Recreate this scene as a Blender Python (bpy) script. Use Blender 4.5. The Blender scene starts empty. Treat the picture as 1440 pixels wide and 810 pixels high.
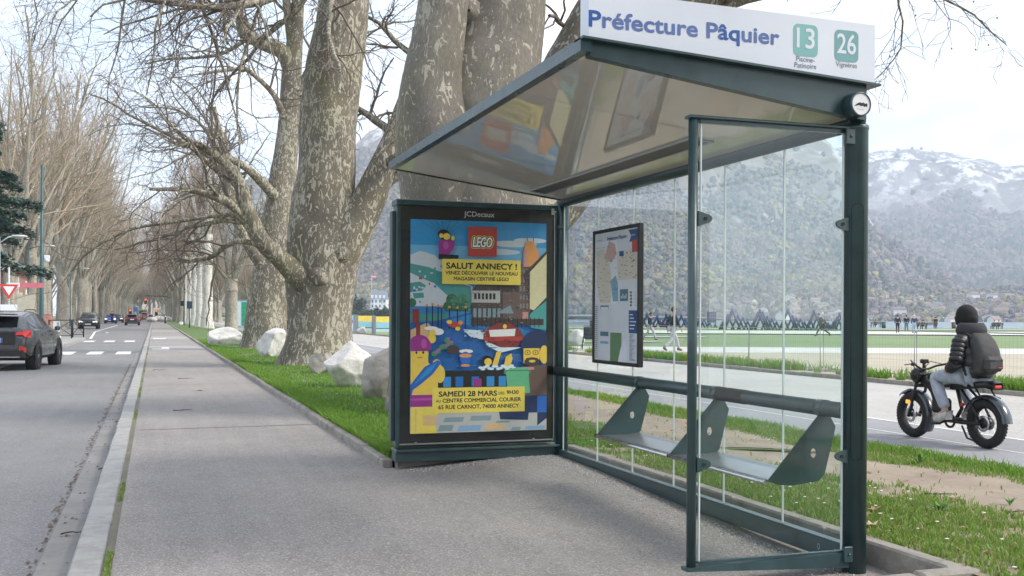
import bpy, math, random
import numpy as np
from mathutils import Vector, Matrix, noise
D = bpy.data
S = bpy.context.scene
COL = S.collection
rad = math.radians
# ------------------------------------------------------------------ camera, sky, sun, exposure
F, ROLL, HY, EYE = 1475.0, rad(.31), 40.2, 1.3
YAW = math.atan(503 / F)
FW = np.array([math.sin(YAW), math.cos(YAW), 0.]); RT = np.array([math.cos(YAW), -math.sin(YAW), 0.]); UP = np.array([0, 0, 1.])
EYEP = np.array([0, 0, EYE])
cam = D.cameras.new('camera'); cam.sensor_width = 36; cam.lens = F / 1440 * 36
cam.shift_y = HY / 1440; cam.clip_start = .05; cam.clip_end = 20000
co = D.objects.new('camera', cam); COL.objects.link(co)
cx = RT * math.cos(ROLL) + UP * math.sin(ROLL); cy = -RT * math.sin(ROLL) + UP * math.cos(ROLL); cz = -FW
co.matrix_world = Matrix(((cx[0], cy[0], cz[0], 0), (cx[1], cy[1], cz[1], 0), (cx[2], cy[2], cz[2], EYE), (0, 0, 0, 1)))
S.camera = co

SUN_AZ, SUN_EL = rad(122), rad(42)          # azimuth clockwise from +Y
w = D.worlds.new('World'); S.world = w; w.use_nodes = True
nt = w.node_tree; nt.nodes.clear()
def nn(t, **k):
    n = nt.nodes.new(t)
    for a, b in k.items(): setattr(n, a, b)
    return n
out = nn('ShaderNodeOutputWorld'); bg = nn('ShaderNodeBackground'); bg.inputs[1].default_value = .1
sky = nn('ShaderNodeTexSky', sky_type='NISHITA', sun_disc=False, sun_elevation=SUN_EL, sun_rotation=SUN_AZ, dust_density=1.5, air_density=1.0)
tc = nn('ShaderNodeTexCoord'); sp = nn('ShaderNodeSeparateXYZ'); nt.links.new(tc.outputs['Generated'], sp.inputs[0])
mx = nn('ShaderNodeMath', operation='MAXIMUM'); nt.links.new(sp.outputs[2], mx.inputs[0]); mx.inputs[1].default_value = 0
ad = nn('ShaderNodeMath', operation='ADD'); nt.links.new(mx.outputs[0], ad.inputs[0]); ad.inputs[1].default_value = .22
dv = nn('ShaderNodeVectorMath', operation='DIVIDE'); nt.links.new(tc.outputs['Generated'], dv.inputs[0])
cb = nn('ShaderNodeCombineXYZ')
for i in range(3): nt.links.new(ad.outputs[0], cb.inputs[i])
nt.links.new(cb.outputs[0], dv.inputs[1])
nz = nn('ShaderNodeTexNoise'); nz.inputs['Scale'].default_value = 1.3; nz.inputs['Detail'].default_value = 7; nz.inputs['Roughness'].default_value = .55
nt.links.new(dv.outputs[0], nz.inputs['Vector'])
cr = nn('ShaderNodeValToRGB'); cr.color_ramp.elements[0].position = .36; cr.color_ramp.elements[0].color = (.22, .22, .22, 1); cr.color_ramp.elements[1].position = .62
nt.links.new(nz.outputs[0], cr.inputs[0])
mix = nn('ShaderNodeMixRGB'); nt.links.new(cr.outputs[0], mix.inputs[0]); nt.links.new(sky.outputs[0], mix.inputs[1])
nz2 = nn('ShaderNodeTexNoise'); nz2.inputs['Scale'].default_value = 2.1; nz2.inputs['Detail'].default_value = 6; nz2.inputs['Roughness'].default_value = .55
nt.links.new(dv.outputs[0], nz2.inputs['Vector']); cr2 = nn('ShaderNodeValToRGB'); nt.links.new(nz2.outputs[0], cr2.inputs[0])
cr2.color_ramp.elements[0].position = .40; cr2.color_ramp.elements[0].color = (.42, .46, .53, 1); cr2.color_ramp.elements[1].position = .60; cr2.color_ramp.elements[1].color = (.985, .985, .99, 1)
sc_ = nn('ShaderNodeVectorMath', operation='SCALE'); nt.links.new(cr2.outputs[0], sc_.inputs[0]); sc_.inputs['Scale'].default_value = 8.2; nt.links.new(sc_.outputs[0], mix.inputs[2])
nt.links.new(mix.outputs[0], bg.inputs[0]); nt.links.new(bg.outputs[0], out.inputs[0])
sl = D.lights.new('sun', 'SUN'); sl.energy = 1.5; sl.angle = rad(18); sl.color = (1, .93, .82)
so = D.objects.new('sun', sl); COL.objects.link(so)
sd = Vector((math.sin(SUN_AZ) * math.cos(SUN_EL), math.cos(SUN_AZ) * math.cos(SUN_EL), math.sin(SUN_EL)))
so.rotation_euler = sd.to_track_quat('Z', 'Y').to_euler(); so.location = sd * 60
vs = S.view_settings; vs.view_transform = 'Standard'; vs.look = 'None'; vs.gamma = 1; vs.use_curve_mapping = False; vs.exposure = 1.56
S.render.engine = 'CYCLES'
cyc = S.cycles; cyc.use_denoising = True; cyc.max_bounces = 8; cyc.diffuse_bounces = 2; cyc.glossy_bounces = 3; cyc.transparent_max_bounces = 16; cyc.volume_bounces = 1
cyc.caustics_reflective = False; cyc.caustics_refractive = False

# ------------------------------------------------------------------ from a sight line to a place in the world
def ray(u, v):
    du, dv_ = u - 720, v - 405
    x = du * math.cos(ROLL) + dv_ * math.sin(ROLL); y = -du * math.sin(ROLL) + dv_ * math.cos(ROLL) - HY
    return FW * F + RT * x - UP * y
def at(u, v, Y=None, X=None, Z=None):
    d = ray(u, v)
    t = (Y / d[1]) if Y is not None else (X / d[0]) if X is not None else ((Z - EYE) / d[2])
    return EYEP + d * t
def fl(d, l, z=0):                      # distance ahead, distance to the right
    p = FW * d + RT * l; return np.array([p[0], p[1], z])

# ------------------------------------------------------------------ mesh building
class MB:
    def __init__(s): s.v = []; s.f = []; s.m = []; s.s = []
    def add(s, V, Fc, m=0, sm=False, M=None):
        o = len(s.v)
        if M is not None: V = [M @ Vector(p) for p in V]
        s.v += [tuple(float(c) for c in p) for p in V]
        s.f += [tuple(i + o for i in f) for f in Fc]; s.m += [m] * len(Fc); s.s += [sm] * len(Fc)
        return s
    def box(s, a, b, m=0, M=None, bev=0.0):
        x0, y0, z0 = a; x1, y1, z1 = b
        if bev <= 0:
            V = [(x0, y0, z0), (x1, y0, z0), (x1, y1, z0), (x0, y1, z0), (x0, y0, z1), (x1, y0, z1), (x1, y1, z1), (x0, y1, z1)]
            return s.add(V, [(3, 2, 1, 0), (4, 5, 6, 7), (0, 1, 5, 4), (1, 2, 6, 5), (2, 3, 7, 6), (3, 0, 4, 7)], m, False, M)
        e = bev; V = []; X = (x0, x1); Y = (y0, y1); Z = (z0, z1); idx = {}
        for i in (0, 1):
            for j in (0, 1):
                for k in (0, 1):
                    sx, sy, sz = (e if i == 0 else -e), (e if j == 0 else -e), (e if k == 0 else -e)
                    for ax in range(3):
                        p = [X[i] + sx, Y[j] + sy, Z[k] + sz]; p[ax] = (X[i], Y[j], Z[k])[ax]
                        idx[i, j, k, ax] = len(V); V.append(tuple(p))
        Fc = []
        for ax in range(3):
            o1, o2 = [(1, 2), (2, 0), (0, 1)][ax]
            for sd_ in (0, 1):
                q = []
                for a1, a2 in ((0, 0), (1, 0), (1, 1), (0, 1)):
                    t = [0, 0, 0]; t[ax] = sd_; t[o1] = a1; t[o2] = a2; q.append(idx[t[0], t[1], t[2], ax])
                Fc.append(tuple(q if sd_ else q[::-1]))
        for ax in range(3):                 # edges running along ax
            o1, o2 = [(1, 2), (2, 0), (0, 1)][ax]
            for a1 in (0, 1):
                for a2 in (0, 1):
                    q = []
                    for e_, fx in ((0, o1), (0, o2), (1, o2), (1, o1)):
                        t = [0, 0, 0]; t[ax] = e_; t[o1] = a1; t[o2] = a2; q.append(idx[t[0], t[1], t[2], fx])
                    Fc.append(tuple(q if a1 != a2 else q[::-1]))
        for i in (0, 1):
            for j in (0, 1):
                for k in (0, 1):
                    q = [idx[i, j, k, 0], idx[i, j, k, 1], idx[i, j, k, 2]]
                    Fc.append(tuple(q if (i + j + k) % 2 else q[::-1]))
        return s.add(V, Fc, m, False, M)
    def tube(s, P, R, k=10, m=0, cap=True, sm=True, M=None, ref=None):
        P = np.asarray(P, float); n = len(P); R = np.full(n, R) if np.isscalar(R) else np.asarray(R, float)
        V, Q = tube_arr(P, R, k, ref)
        Fc = [tuple(q) for q in Q]
        s.add([tuple(p) for p in V], Fc, m, sm, M)
        if cap:
            o = len(s.v) - n * k
            s.f.append(tuple(o + i for i in range(k))[::-1]); s.f.append(tuple(o + (n - 1) * k + i for i in range(k))); s.m += [m, m]; s.s += [False, False]
        return s
    def lathe(s, prof, k=24, m=0, M=None, sm=True, closed=False):       # prof: (r, z) list round local Z
        V = []; n = len(prof)
        for r, z in prof:
            for i in range(k):
                a = 2 * math.pi * i / k; V.append((r * math.cos(a), r * math.sin(a), z))
        Fc = []
        for j in range(n if closed else n - 1):
            j2 = (j + 1) % n
            for i in range(k): Fc.append((j * k + i, j * k + (i + 1) % k, j2 * k + (i + 1) % k, j2 * k + i))
        return s.add(V, Fc, m, sm, M)
    def poly(s, P, m=0, M=None): return s.add(P, [tuple(range(len(P)))], m, False, M)
    def prism(s, P2, t, m=0, M=None, mside=None):               # outline in local XY, thickness along +Z
        n = len(P2); a = sum(P2[i][0] * P2[(i + 1) % n][1] - P2[(i + 1) % n][0] * P2[i][1] for i in range(n))
        if a < 0: P2 = P2[::-1]
        V = [(x, y, 0) for x, y in P2] + [(x, y, t) for x, y in P2]
        s.add(V, [tuple(range(n))[::-1], tuple(range(n, 2 * n))], m, False, M)
        o = len(s.v) - 2 * n
        for i in range(n):
            s.f.append((o + i, o + (i + 1) % n, o + n + (i + 1) % n, o + n + i)); s.m.append(m if mside is None else mside); s.s.append(False)
        return s
    def sphere(s, c, r, m=0, k=14, M=None, sc=(1, 1, 1)):
        n = max(5, k // 2 + 1); V = []; Fc = []
        for j in range(n + 1):
            t = math.pi * j / n
            for i in range(k):
                a = 2 * math.pi * i / k; V.append((c[0] + r * sc[0] * math.sin(t) * math.cos(a), c[1] + r * sc[1] * math.sin(t) * math.sin(a), c[2] + r * sc[2] * math.cos(t)))
        for j in range(n):
            for i in range(k): Fc.append((j * k + i, (j + 1) * k + i, (j + 1) * k + (i + 1) % k, j * k + (i + 1) % k))
        return s.add(V, Fc, m, True, M)
    def build(s, name, mats, parent=None, sub=0):
        me = D.meshes.new(name); o = D.objects.new(name, me)
        V = s.v
        if parent is not None and parent.get('_w'):
            b = wloc(parent); V = [(x - b[0], y - b[1], z - b[2]) for x, y, z in V]
        me.from_pydata(V, [], s.f)
        for q in (mats if isinstance(mats, (list, tuple)) else [mats]): me.materials.append(q)
        me.polygons.foreach_set('material_index', s.m); me.polygons.foreach_set('use_smooth', s.s)
        me.update(); me.validate()
        COL.objects.link(o)
        if parent is not None:
            o.parent = parent
            if parent.get('_w'): o['_w'] = 1
        return o
def wloc(o):
    l = Vector((0, 0, 0))
    while o is not None: l += o.location; o = o.parent
    return l
def tube_arr(P, R, k, ref=None):
    n = len(P); T = np.empty_like(P); T[1:-1] = P[2:] - P[:-2]; T[0] = P[1] - P[0]; T[-1] = P[-1] - P[-2]
    T /= np.linalg.norm(T, axis=1)[:, None] + 1e-9
    if ref is None:
        m = np.abs(T).mean(0); ref = np.zeros(3); ref[int(np.argmin(m))] = 1
    A = np.cross(T, ref); A /= np.linalg.norm(A, axis=1)[:, None] + 1e-9; B = np.cross(T, A)
    an = np.arange(k) * (2 * math.pi / k)
    V = P[:, None, :] + R[:, None, None] * (A[:, None, :] * np.cos(an)[None, :, None] + B[:, None, :] * np.sin(an)[None, :, None])
    i = np.arange(k); j = np.arange(n - 1)[:, None] * k
    Q = np.stack([j + i, j + (i + 1) % k, j + k + (i + 1) % k, j + k + i], -1).reshape(-1, 4)
    return V.reshape(-1, 3), Q
def npmesh(name, V, Q, mats, mi=None, smooth=True, parent=None):      # Q: (n,3) or (n,4)
    me = D.meshes.new(name); V = np.asarray(V, np.float32); Q = np.asarray(Q, np.int32); k = Q.shape[1]
    me.vertices.add(len(V)); me.vertices.foreach_set('co', V.ravel())
    me.loops.add(Q.size); me.loops.foreach_set('vertex_index', Q.ravel())
    me.polygons.add(len(Q)); me.polygons.foreach_set('loop_start', np.arange(len(Q), dtype=np.int32) * k)
    for q in (mats if isinstance(mats, (list, tuple)) else [mats]): me.materials.append(q)
    if mi is not None: me.polygons.foreach_set('material_index', np.asarray(mi, np.int32))
    me.polygons.foreach_set('use_smooth', np.full(len(Q), smooth))
    me.update(calc_edges=True)
    o = D.objects.new(name, me); COL.objects.link(o)
    if parent is not None: o.parent = parent
    return o
def tag(o, label=None, cat=None, group=None, kind=None):
    if label: o['label'] = label
    if cat: o['category'] = cat
    if group: o['group'] = group
    if kind: o['kind'] = kind
    return o
def thing(name, label, cat, loc=(0, 0, 0), rz=0, group=None, world=False):
    o = D.objects.new(name, None); COL.objects.link(o); o.location = loc; o.rotation_euler = (0, 0, rz); o.empty_display_size = .1
    if world: o['_w'] = 1
    return tag(o, label, cat, group)
def struct(o): o['kind'] = 'structure'; return o
def kids(o): return [c for c in CH.get(o.name, [])]
def copy_tree(root, loc, rz=0, sc=None, label=None, group=None, children=None):
    c = root.copy(); COL.objects.link(c); c.location = loc; c.rotation_euler = (0, 0, rz)
    if sc: c.scale = (sc, sc, sc) if np.isscalar(sc) else sc
    if label: c['label'] = label
    if group: c['group'] = group
    for a in root.children:
        b = a.copy(); COL.objects.link(b); b.parent = c
        for g in a.children:
            h = g.copy(); COL.objects.link(h); h.parent = b
    return c
_txt = {}
def text2d(body, size, off=0.0, shear=0.0, sx=1.0):
    key = (body, size, off, shear)
    if key not in _txt:
        cu = D.curves.new('t', 'FONT'); cu.body = body; cu.size = size; cu.offset = off * size; cu.shear = shear; cu.resolution_u = 4
        o = D.objects.new('t', cu); COL.objects.link(o); bpy.context.view_layer.update()
        dg = bpy.context.evaluated_depsgraph_get(); me = o.evaluated_get(dg).to_mesh()
        V = [(p.co.x, p.co.y) for p in me.vertices]; Fc = [tuple(p.vertices) for p in me.polygons]
        o.evaluated_get(dg).to_mesh_clear(); D.objects.remove(o); D.curves.remove(cu)
        _txt[key] = (V, Fc)
    V, Fc = _txt[key]; xs = [p[0] for p in V]; ys = [p[1] for p in V]
    return [(p[0] * sx, p[1]) for p in V], Fc, min(xs) * sx, max(xs) * sx, min(ys), max(ys)
def put_text(mb, body, size, M, m=0, off=0.0, shear=0.0, width=None, align='C', z=0.0):
    V, Fc, x0, x1, y0, y1 = text2d(body, size, 0, shear)
    r = max(off, 0) * size; sx = 1 if width is None else (width - 2 * r) / (x1 - x0)
    ox = {'C': (x0 + x1) / 2, 'L': x0, 'R': x1}[align]
    n = 0 if r == 0 else 8 if off < .06 else 16
    for i in range(n + 1):
        dx, dy = (0, 0) if i == n else (r * math.cos(6.2832 * i / n), r * math.sin(6.2832 * i / n))
        mb.add([((x - ox) * sx + dx, y + dy, z + i * 4e-6) for x, y in V], Fc, m, False, M)
def frame_m(o, ex, ey):                 # local XY plane at o spanned by unit ex, ey
    ex = Vector(ex).normalized(); ey = Vector(ey).normalized(); ez = ex.cross(ey)
    return Matrix(((ex.x, ey.x, ez.x, o[0]), (ex.y, ey.y, ez.y, o[1]), (ex.z, ey.z, ez.z, o[2]), (0, 0, 0, 1)))

# ------------------------------------------------------------------ materials
class NT:
    def __init__(s, name):
        s.m = D.materials.new(name); s.m.use_nodes = True; s.t = s.m.node_tree
        s.b = s.t.nodes['Principled BSDF']; s.o = s.t.nodes['Material Output']
        s.tc = s.t.nodes.new('ShaderNodeTexCoord')
    def n(s, t, ins=None, **k):
        q = s.t.nodes.new(t)
        for a, b in k.items(): setattr(q, a, b)
        for a, b in (ins or {}).items(): s.set(q, a, b)
        return q
    def set(s, q, a, b):
        if hasattr(b, 'is_output') : s.t.links.new(b, q.inputs[a])
        elif hasattr(b, 'outputs'): s.t.links.new(b.outputs[0], q.inputs[a])
        else: q.inputs[a].default_value = b if not (isinstance(b, tuple) and len(b) == 3 and q.inputs[a].type == 'RGBA') else (*b, 1)
    def co(s, scale=(1, 1, 1), rot=(0, 0, 0), kind='Object'):
        return s.n('ShaderNodeMapping', {'Vector': s.tc.outputs[kind], 'Scale': scale, 'Rotation': rot})
    def noise(s, sc, det=4, rough=.55, co=None, dist=0):
        return s.n('ShaderNodeTexNoise', {'Vector': co or s.tc.outputs['Object'], 'Scale': sc, 'Detail': det, 'Roughness': rough, 'Distortion': dist})
    def ramp(s, x, stops, interp='LINEAR'):
        q = s.n('ShaderNodeValToRGB', {'Fac': x}); e = q.color_ramp.elements; q.color_ramp.interpolation = interp
        while len(e) < len(stops): e.new(.5)
        for a, (p, c) in zip(e, stops):
            a.position = p; a.color = (c, c, c, 1) if np.isscalar(c) else (*c, 1)
        return q
    def mix(s, f, a, b, mode='MIX'): return s.n('ShaderNodeMixRGB', {'Fac': f, 'Color1': a, 'Color2': b}, blend_type=mode)
    def bump(s, h, st=.3, dist=.02): s.set(s.b, 'Normal', s.n('ShaderNodeBump', {'Height': h, 'Strength': st, 'Distance': dist}))
    def fin(s, col=None, rough=None, **k):
        if col is not None: s.set(s.b, 'Base Color', col)
        if rough is not None: s.set(s.b, 'Roughness', rough)
        for a, b in k.items(): s.set(s.b, a.replace('_', ' '), b)
        return s.m
_pm = {}
def pm(name, col, rough=.6, metal=0., var=.12, sc=6., bump=0., bsc=40., spec=.5, coat=0.):
    key = (name, col, rough, metal)
    if key in _pm: return _pm[key]
    q = NT(name); a = q.noise(sc, 5, .6)
    lo = tuple(c * (1 - var) for c in col); hi = tuple(min(1, c * (1 + var)) for c in col)
    c = q.ramp(a, [(.3, lo), (.7, hi)])
    if bump: q.bump(q.noise(bsc, 4), bump, .01)
    r = q.ramp(a, [(.3, max(0, rough - .06)), (.7, min(1, rough + .06))])
    q.fin(c, r, Metallic=metal)
    q.b.inputs['Specular IOR Level'].default_value = spec; q.b.inputs['Coat Weight'].default_value = coat
    _pm[key] = q.m; return q.m
def lit(name, col, st):
    q = NT(name); q.fin(col, .5); q.set(q.b, 'Emission Color', col); q.b.inputs['Emission Strength'].default_value = st; return q.m

def m_asphalt(name, c0, c1, speck=.5, patch=.25, warm=None):
    q = NT(name); big = q.noise(.35, 5, .6); mid = q.noise(2.2, 5, .65); st = q.co((6, .25, 1)); streak = q.noise(1, 3, .5, st)
    c = q.ramp(big, [(.3, c0), (.7, c1)])
    c = q.mix(q.ramp(mid, [(.35, 0), (.75, patch)]), c, tuple(v * .62 for v in c0))
    c = q.mix(q.ramp(streak, [(.45, 0), (.8, patch * .8)]), c, tuple(min(1, v * 1.3) for v in c1))
    v = q.n('ShaderNodeTexVoronoi', {'Vector': q.tc.outputs['Object'], 'Scale': 120.})
    sp_ = q.n('ShaderNodeSeparateColor', {'Color': v.outputs['Color']})
    c = q.mix(q.ramp(sp_.outputs[0], [(.70, 0), (.95, speck)]), c, tuple(min(1, v_ * 1.75 + .04) for v_ in c1))
    c = q.mix(q.ramp(sp_.outputs[1], [(.70, 0), (.95, speck)]), c, tuple(v_ * .45 for v_ in c0))
    gm = q.n('ShaderNodeTexVoronoi', {'Vector': q.tc.outputs['Object'], 'Scale': 2.6}); gs = q.n('ShaderNodeSeparateColor', {'Color': gm.outputs['Color']})
    c = q.mix(q.n('ShaderNodeMath', {0: q.ramp(gm.outputs['Distance'], [(.035, .5), (.05, 0)]), 1: q.ramp(gs.outputs[0], [(.55, 0), (.6, 1)])}, operation='MULTIPLY'), c, tuple(v_ * .4 for v_ in c0))
    cr_ = q.n('ShaderNodeTexVoronoi', {'Vector': q.n('ShaderNodeVectorMath', {0: q.tc.outputs['Object'], 1: q.noise(1.5, 3).outputs['Color']}, operation='ADD'), 'Scale': .55}, feature='DISTANCE_TO_EDGE')
    c = q.mix(q.ramp(cr_.outputs['Distance'], [(.0, .22), (.007, 0)]), c, tuple(v_ * .4 for v_ in c0))
    q.bump(v.outputs['Distance'], .35, .004)
    return q.fin(c, .88)
M = {}
M['asphalt'] = m_asphalt('road_asphalt', (.165, .160, .158), (.222, .216, .213), .45, .24)
M['pavement'] = m_asphalt('pavement_asphalt', (.212, .193, .178), (.295, .270, .250), .5, .34)
M['cycle'] = m_asphalt('cycle_asphalt', (.23, .232, .24), (.29, .29, .30), .3, .15)
M['gravel'] = m_asphalt('promenade_gravel', (.33, .315, .295), (.45, .43, .40), .5, .2)
M['palepath'] = m_asphalt('pale_path', (.46, .45, .43), (.60, .585, .56), .3, .1)
M['grit'] = m_asphalt('loose_grit', (.22, .21, .21), (.38, .37, .365), .9, .3)
def m_stone(name, c0, c1, dark=.5, sc=3., bump=.5, stain=.5):
    q = NT(name); a = q.noise(sc, 8, .65); b = q.noise(sc * 9, 6, .7); l = q.noise(sc * .6, 4, .6, dist=1.5)
    c = q.ramp(a, [(.3, c0), (.7, c1)])
    c = q.mix(q.ramp(l, [(.52, 0), (.72, stain)]), c, tuple(v * dark for v in c0))
    c = q.mix(q.ramp(b, [(.4, 0), (.8, .35)]), c, tuple(v * .55 for v in c0))
    q.bump(q.mix(.5, a, b), bump, .03)
    return q.fin(c, .9)
M['granite'] = m_stone('granite_kerb', (.27, .265, .25), (.40, .39, .37), .6, 5, .3, .3)
M['concrete'] = m_stone('gutter_concrete', (.20, .19, .182), (.275, .262, .25), .7, 1.5, .15, .3)
M['kerbconc'] = m_stone('old_concrete_kerb', (.24, .22, .19), (.36, .33, .29), .35, 4, .5, .75)
M['rock'] = m_stone('limestone', (.50, .48, .45), (.72, .70, .67), .42, 2.2, .9, .7)
M['rockdark'] = m_stone('lichen_rock', (.27, .245, .21), (.46, .43, .38), .4, 3, .9, .8)
def m_grass(name, c0, c1, dry, dryamt=.4, sc=1.2):
    q = NT(name); a = q.noise(sc, 6, .65); b = q.noise(sc * 22, 5, .7); c_ = q.noise(sc * .35, 5, .6)
    c = q.ramp(b, [(.3, c0), (.7, c1)])
    c = q.mix(q.ramp(a, [(.45, 0), (.75, dryamt)]), c, dry)
    c = q.mix(q.ramp(c_, [(.4, 0), (.7, .35)]), c, tuple(v * .6 for v in c0))
    q.bump(b, .6, .04)
    return q.fin(c, .9)
M['lawn'] = m_grass('lawn', (.14, .21, .085), (.19, .265, .115), (.22, .25, .12), .3, .12)
M['grassbase'] = m_grass('grass_soil', (.070, .135, .028), (.11, .19, .045), (.19, .15, .09), .5)
M['dirt'] = m_stone('bare_earth', (.245, .195, .145), (.35, .285, .215), .62, 1.2, .6, .4)
M['sand'] = m_stone('sandy_field', (.36, .32, .235), (.45, .405, .31), .75, .4, .2, .4)
M['white'] = pm('white_road_paint', (.72, .72, .70), .7, var=.12, sc=12)
def m_blade(name, cols):
    q = NT(name); i = q.n('ShaderNodeObjectInfo'); g = q.n('ShaderNodeNewGeometry')
    r = q.ramp(g.outputs['Random Per Island'], [(k / (len(cols) - 1), c) for k, c in enumerate(cols)])
    q.fin(r, .6); q.b.inputs['Specular IOR Level'].default_value = .25
    tr = q.n('ShaderNodeBsdfTranslucent', {'Color': r}); ms = q.n('ShaderNodeMixShader', {0: .35, 1: q.b, 2: tr})
    q.t.links.new(ms.outputs[0], q.o.inputs[0]); return q.m
M['blade'] = m_blade('grass_blades', [(.10, .22, .025), (.15, .30, .04), (.19, .34, .05), (.125, .265, .03), (.29, .33, .09)])
M['bladedry'] = m_blade('sparse_grass_blades', [(.125, .24, .035), (.18, .31, .05), (.25, .32, .085), (.15, .28, .04), (.40, .37, .19)])
# plane bark: olive and grey plates, pale flakes with hard edges
def m_bark(name, k=1.0, base=((.15, .13, .10), (.25, .215, .17)), pale=((.46, .43, .33), (.60, .57, .46)), amt=.56, moss=.3):
    q = NT(name); cov = q.co((1, 1, .42)); a = q.noise(1.0 * k, 5, .65, cov); b = q.noise(11 * k, 4, .55, cov, 1.6); f = q.noise(40 * k, 5, .75, cov)
    c = q.ramp(a, [(.25, base[0]), (.48, base[1]), (.75, tuple(v * 1.25 for v in base[1]))])
    c = q.mix(q.ramp(f, [(.35, .0), (.7, .55)]), c, tuple(v * .45 for v in base[0]))
    ms = q.noise(.9 * k, 3, .5); c = q.mix(q.ramp(ms, [(.52, 0), (.68, moss)]), c, (.17, .165, .055))
    thr = q.n('ShaderNodeMath', {0: b, 1: q.n('ShaderNodeMath', {0: a, 1: .35}, operation='MULTIPLY')}, operation='ADD')
    fl_ = q.ramp(thr, [(amt + .16, 0), (amt + .175, 1)]); b2 = q.noise(24 * k, 3, .55, cov, .8)
    fl2 = q.ramp(q.n('ShaderNodeMath', {0: b2, 1: q.n('ShaderNodeMath', {0: a, 1: .5}, operation='MULTIPLY')}, operation='ADD'), [(.90, 0), (.915, .85)])
    pc = q.ramp(f, [(.3, pale[0]), (.7, pale[1])])
    c = q.mix(fl_, c, pc); c = q.mix(fl2, c, pc)
    q.bump(q.mix(.6, f, q.mix(1, fl_, fl2, 'ADD')), .55, .02)
    return q.fin(c, .9)
M['bark'] = m_bark('plane_bark', .85, ((.085, .074, .058), (.18, .158, .125)), ((.30, .28, .215), (.43, .41, .335)), amt=.555, moss=.35)
M['bark2'] = m_bark('plane_bark_smooth', .9, ((.10, .09, .077), (.195, .178, .152)), ((.29, .27, .22), (.41, .39, .325)), amt=.61, moss=.3)
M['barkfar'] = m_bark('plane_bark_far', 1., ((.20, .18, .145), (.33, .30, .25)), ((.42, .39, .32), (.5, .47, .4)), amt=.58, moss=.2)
M['barkwhite'] = m_bark('pale_plane_bark', .6, ((.42, .40, .36), (.60, .58, .53)), ((.66, .64, .58), (.76, .74, .69)), amt=.44, moss=.1)
M['twig'] = pm('twig_bark', (.15, .122, .098), .9, var=.3, sc=3)
M['limb'] = pm('limb_bark', (.20, .175, .13), .9, var=.35, sc=2.5, bump=.3, bsc=14)
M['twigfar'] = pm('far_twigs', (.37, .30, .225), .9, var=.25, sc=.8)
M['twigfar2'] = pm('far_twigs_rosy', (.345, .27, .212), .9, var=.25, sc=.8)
# shelter and street materials
M['green'] = pm('dark_green_enamel', (.026, .057, .063), .36, var=.22, sc=7, spec=.6, coat=.1)
M['greenl'] = pm('green_metal_trim', (.035, .07, .08), .3, metal=.3, var=.15, sc=5)
M['black'] = pm('black_plastic', (.008, .008, .009), .35, var=.2)
M['blackmatt'] = pm('matt_black', (.012, .012, .013), .65, var=.25)
M['rubber'] = pm('tyre_rubber', (.014, .014, .015), .8, var=.3, sc=12, bump=.3)
M['steel'] = pm('brushed_steel', (.52, .52, .52), .28, metal=1., var=.12, sc=14)
M['chrome'] = pm('chrome', (.7, .7, .7), .12, metal=1., var=.05)
M['alu'] = pm('grey_aluminium', (.35, .36, .37), .4, metal=.8, var=.1)
M['galv'] = pm('galvanised_steel', (.50, .51, .52), .5, metal=.5, var=.15)
M['signwhite'] = pm('sign_white', (.66, .69, .76), .4, var=.03, sc=2)
M['navy'] = pm('navy_paint', (.012, .032, .13), .5, var=.15)
def m_glass(name, tint=(.96, .985, .98), refl=1.0, dust=.03):
    q = NT(name); t = q.t; t.nodes.remove(q.b)
    fr = q.n('ShaderNodeFresnel', {'IOR': 1.5}); tr = q.n('ShaderNodeBsdfTransparent', {'Color': tint}); gl = q.n('ShaderNodeBsdfGlossy', {'Color': (1, 1, 1), 'Roughness': .0})
    bf = q.n('ShaderNodeMath', {0: refl, 1: q.n('ShaderNodeNewGeometry').outputs['Backfacing']}, operation='SUBTRACT'); bf.use_clamp = False; bf = q.n('ShaderNodeMath', {0: refl, 1: q.n('ShaderNodeMath', {0: 1., 1: bf.inputs[1].links[0].from_socket}, operation='SUBTRACT')}, operation='MULTIPLY')
    f = q.n('ShaderNodeMath', {0: fr, 1: bf}, operation='MULTIPLY'); f.use_clamp = True
    ms = q.n('ShaderNodeMixShader', {0: f, 1: tr, 2: gl})
    df = q.n('ShaderNodeBsdfDiffuse', {'Color': (.75, .77, .77)})
    du = q.ramp(q.noise(5, 5, .7), [(.35, dust * .4), (.75, dust)])
    m2 = q.n('ShaderNodeMixShader', {0: du, 1: ms, 2: df}); t.links.new(m2.outputs[0], q.o.inputs[0]); return q.m
M['glass'] = m_glass('shelter_glass', refl=1.0, dust=.004)
M['glassedge'] = pm('glass_edge', (.62, .68, .67), .3, var=.05)
M['carglass'] = pm('dark_car_glass', (.012, .014, .016), .05, var=.1, spec=.8)
M['tinglass'] = pm('window_glass', (.03, .04, .05), .06, var=.1, spec=.8)
HAZE = .00021
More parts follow.
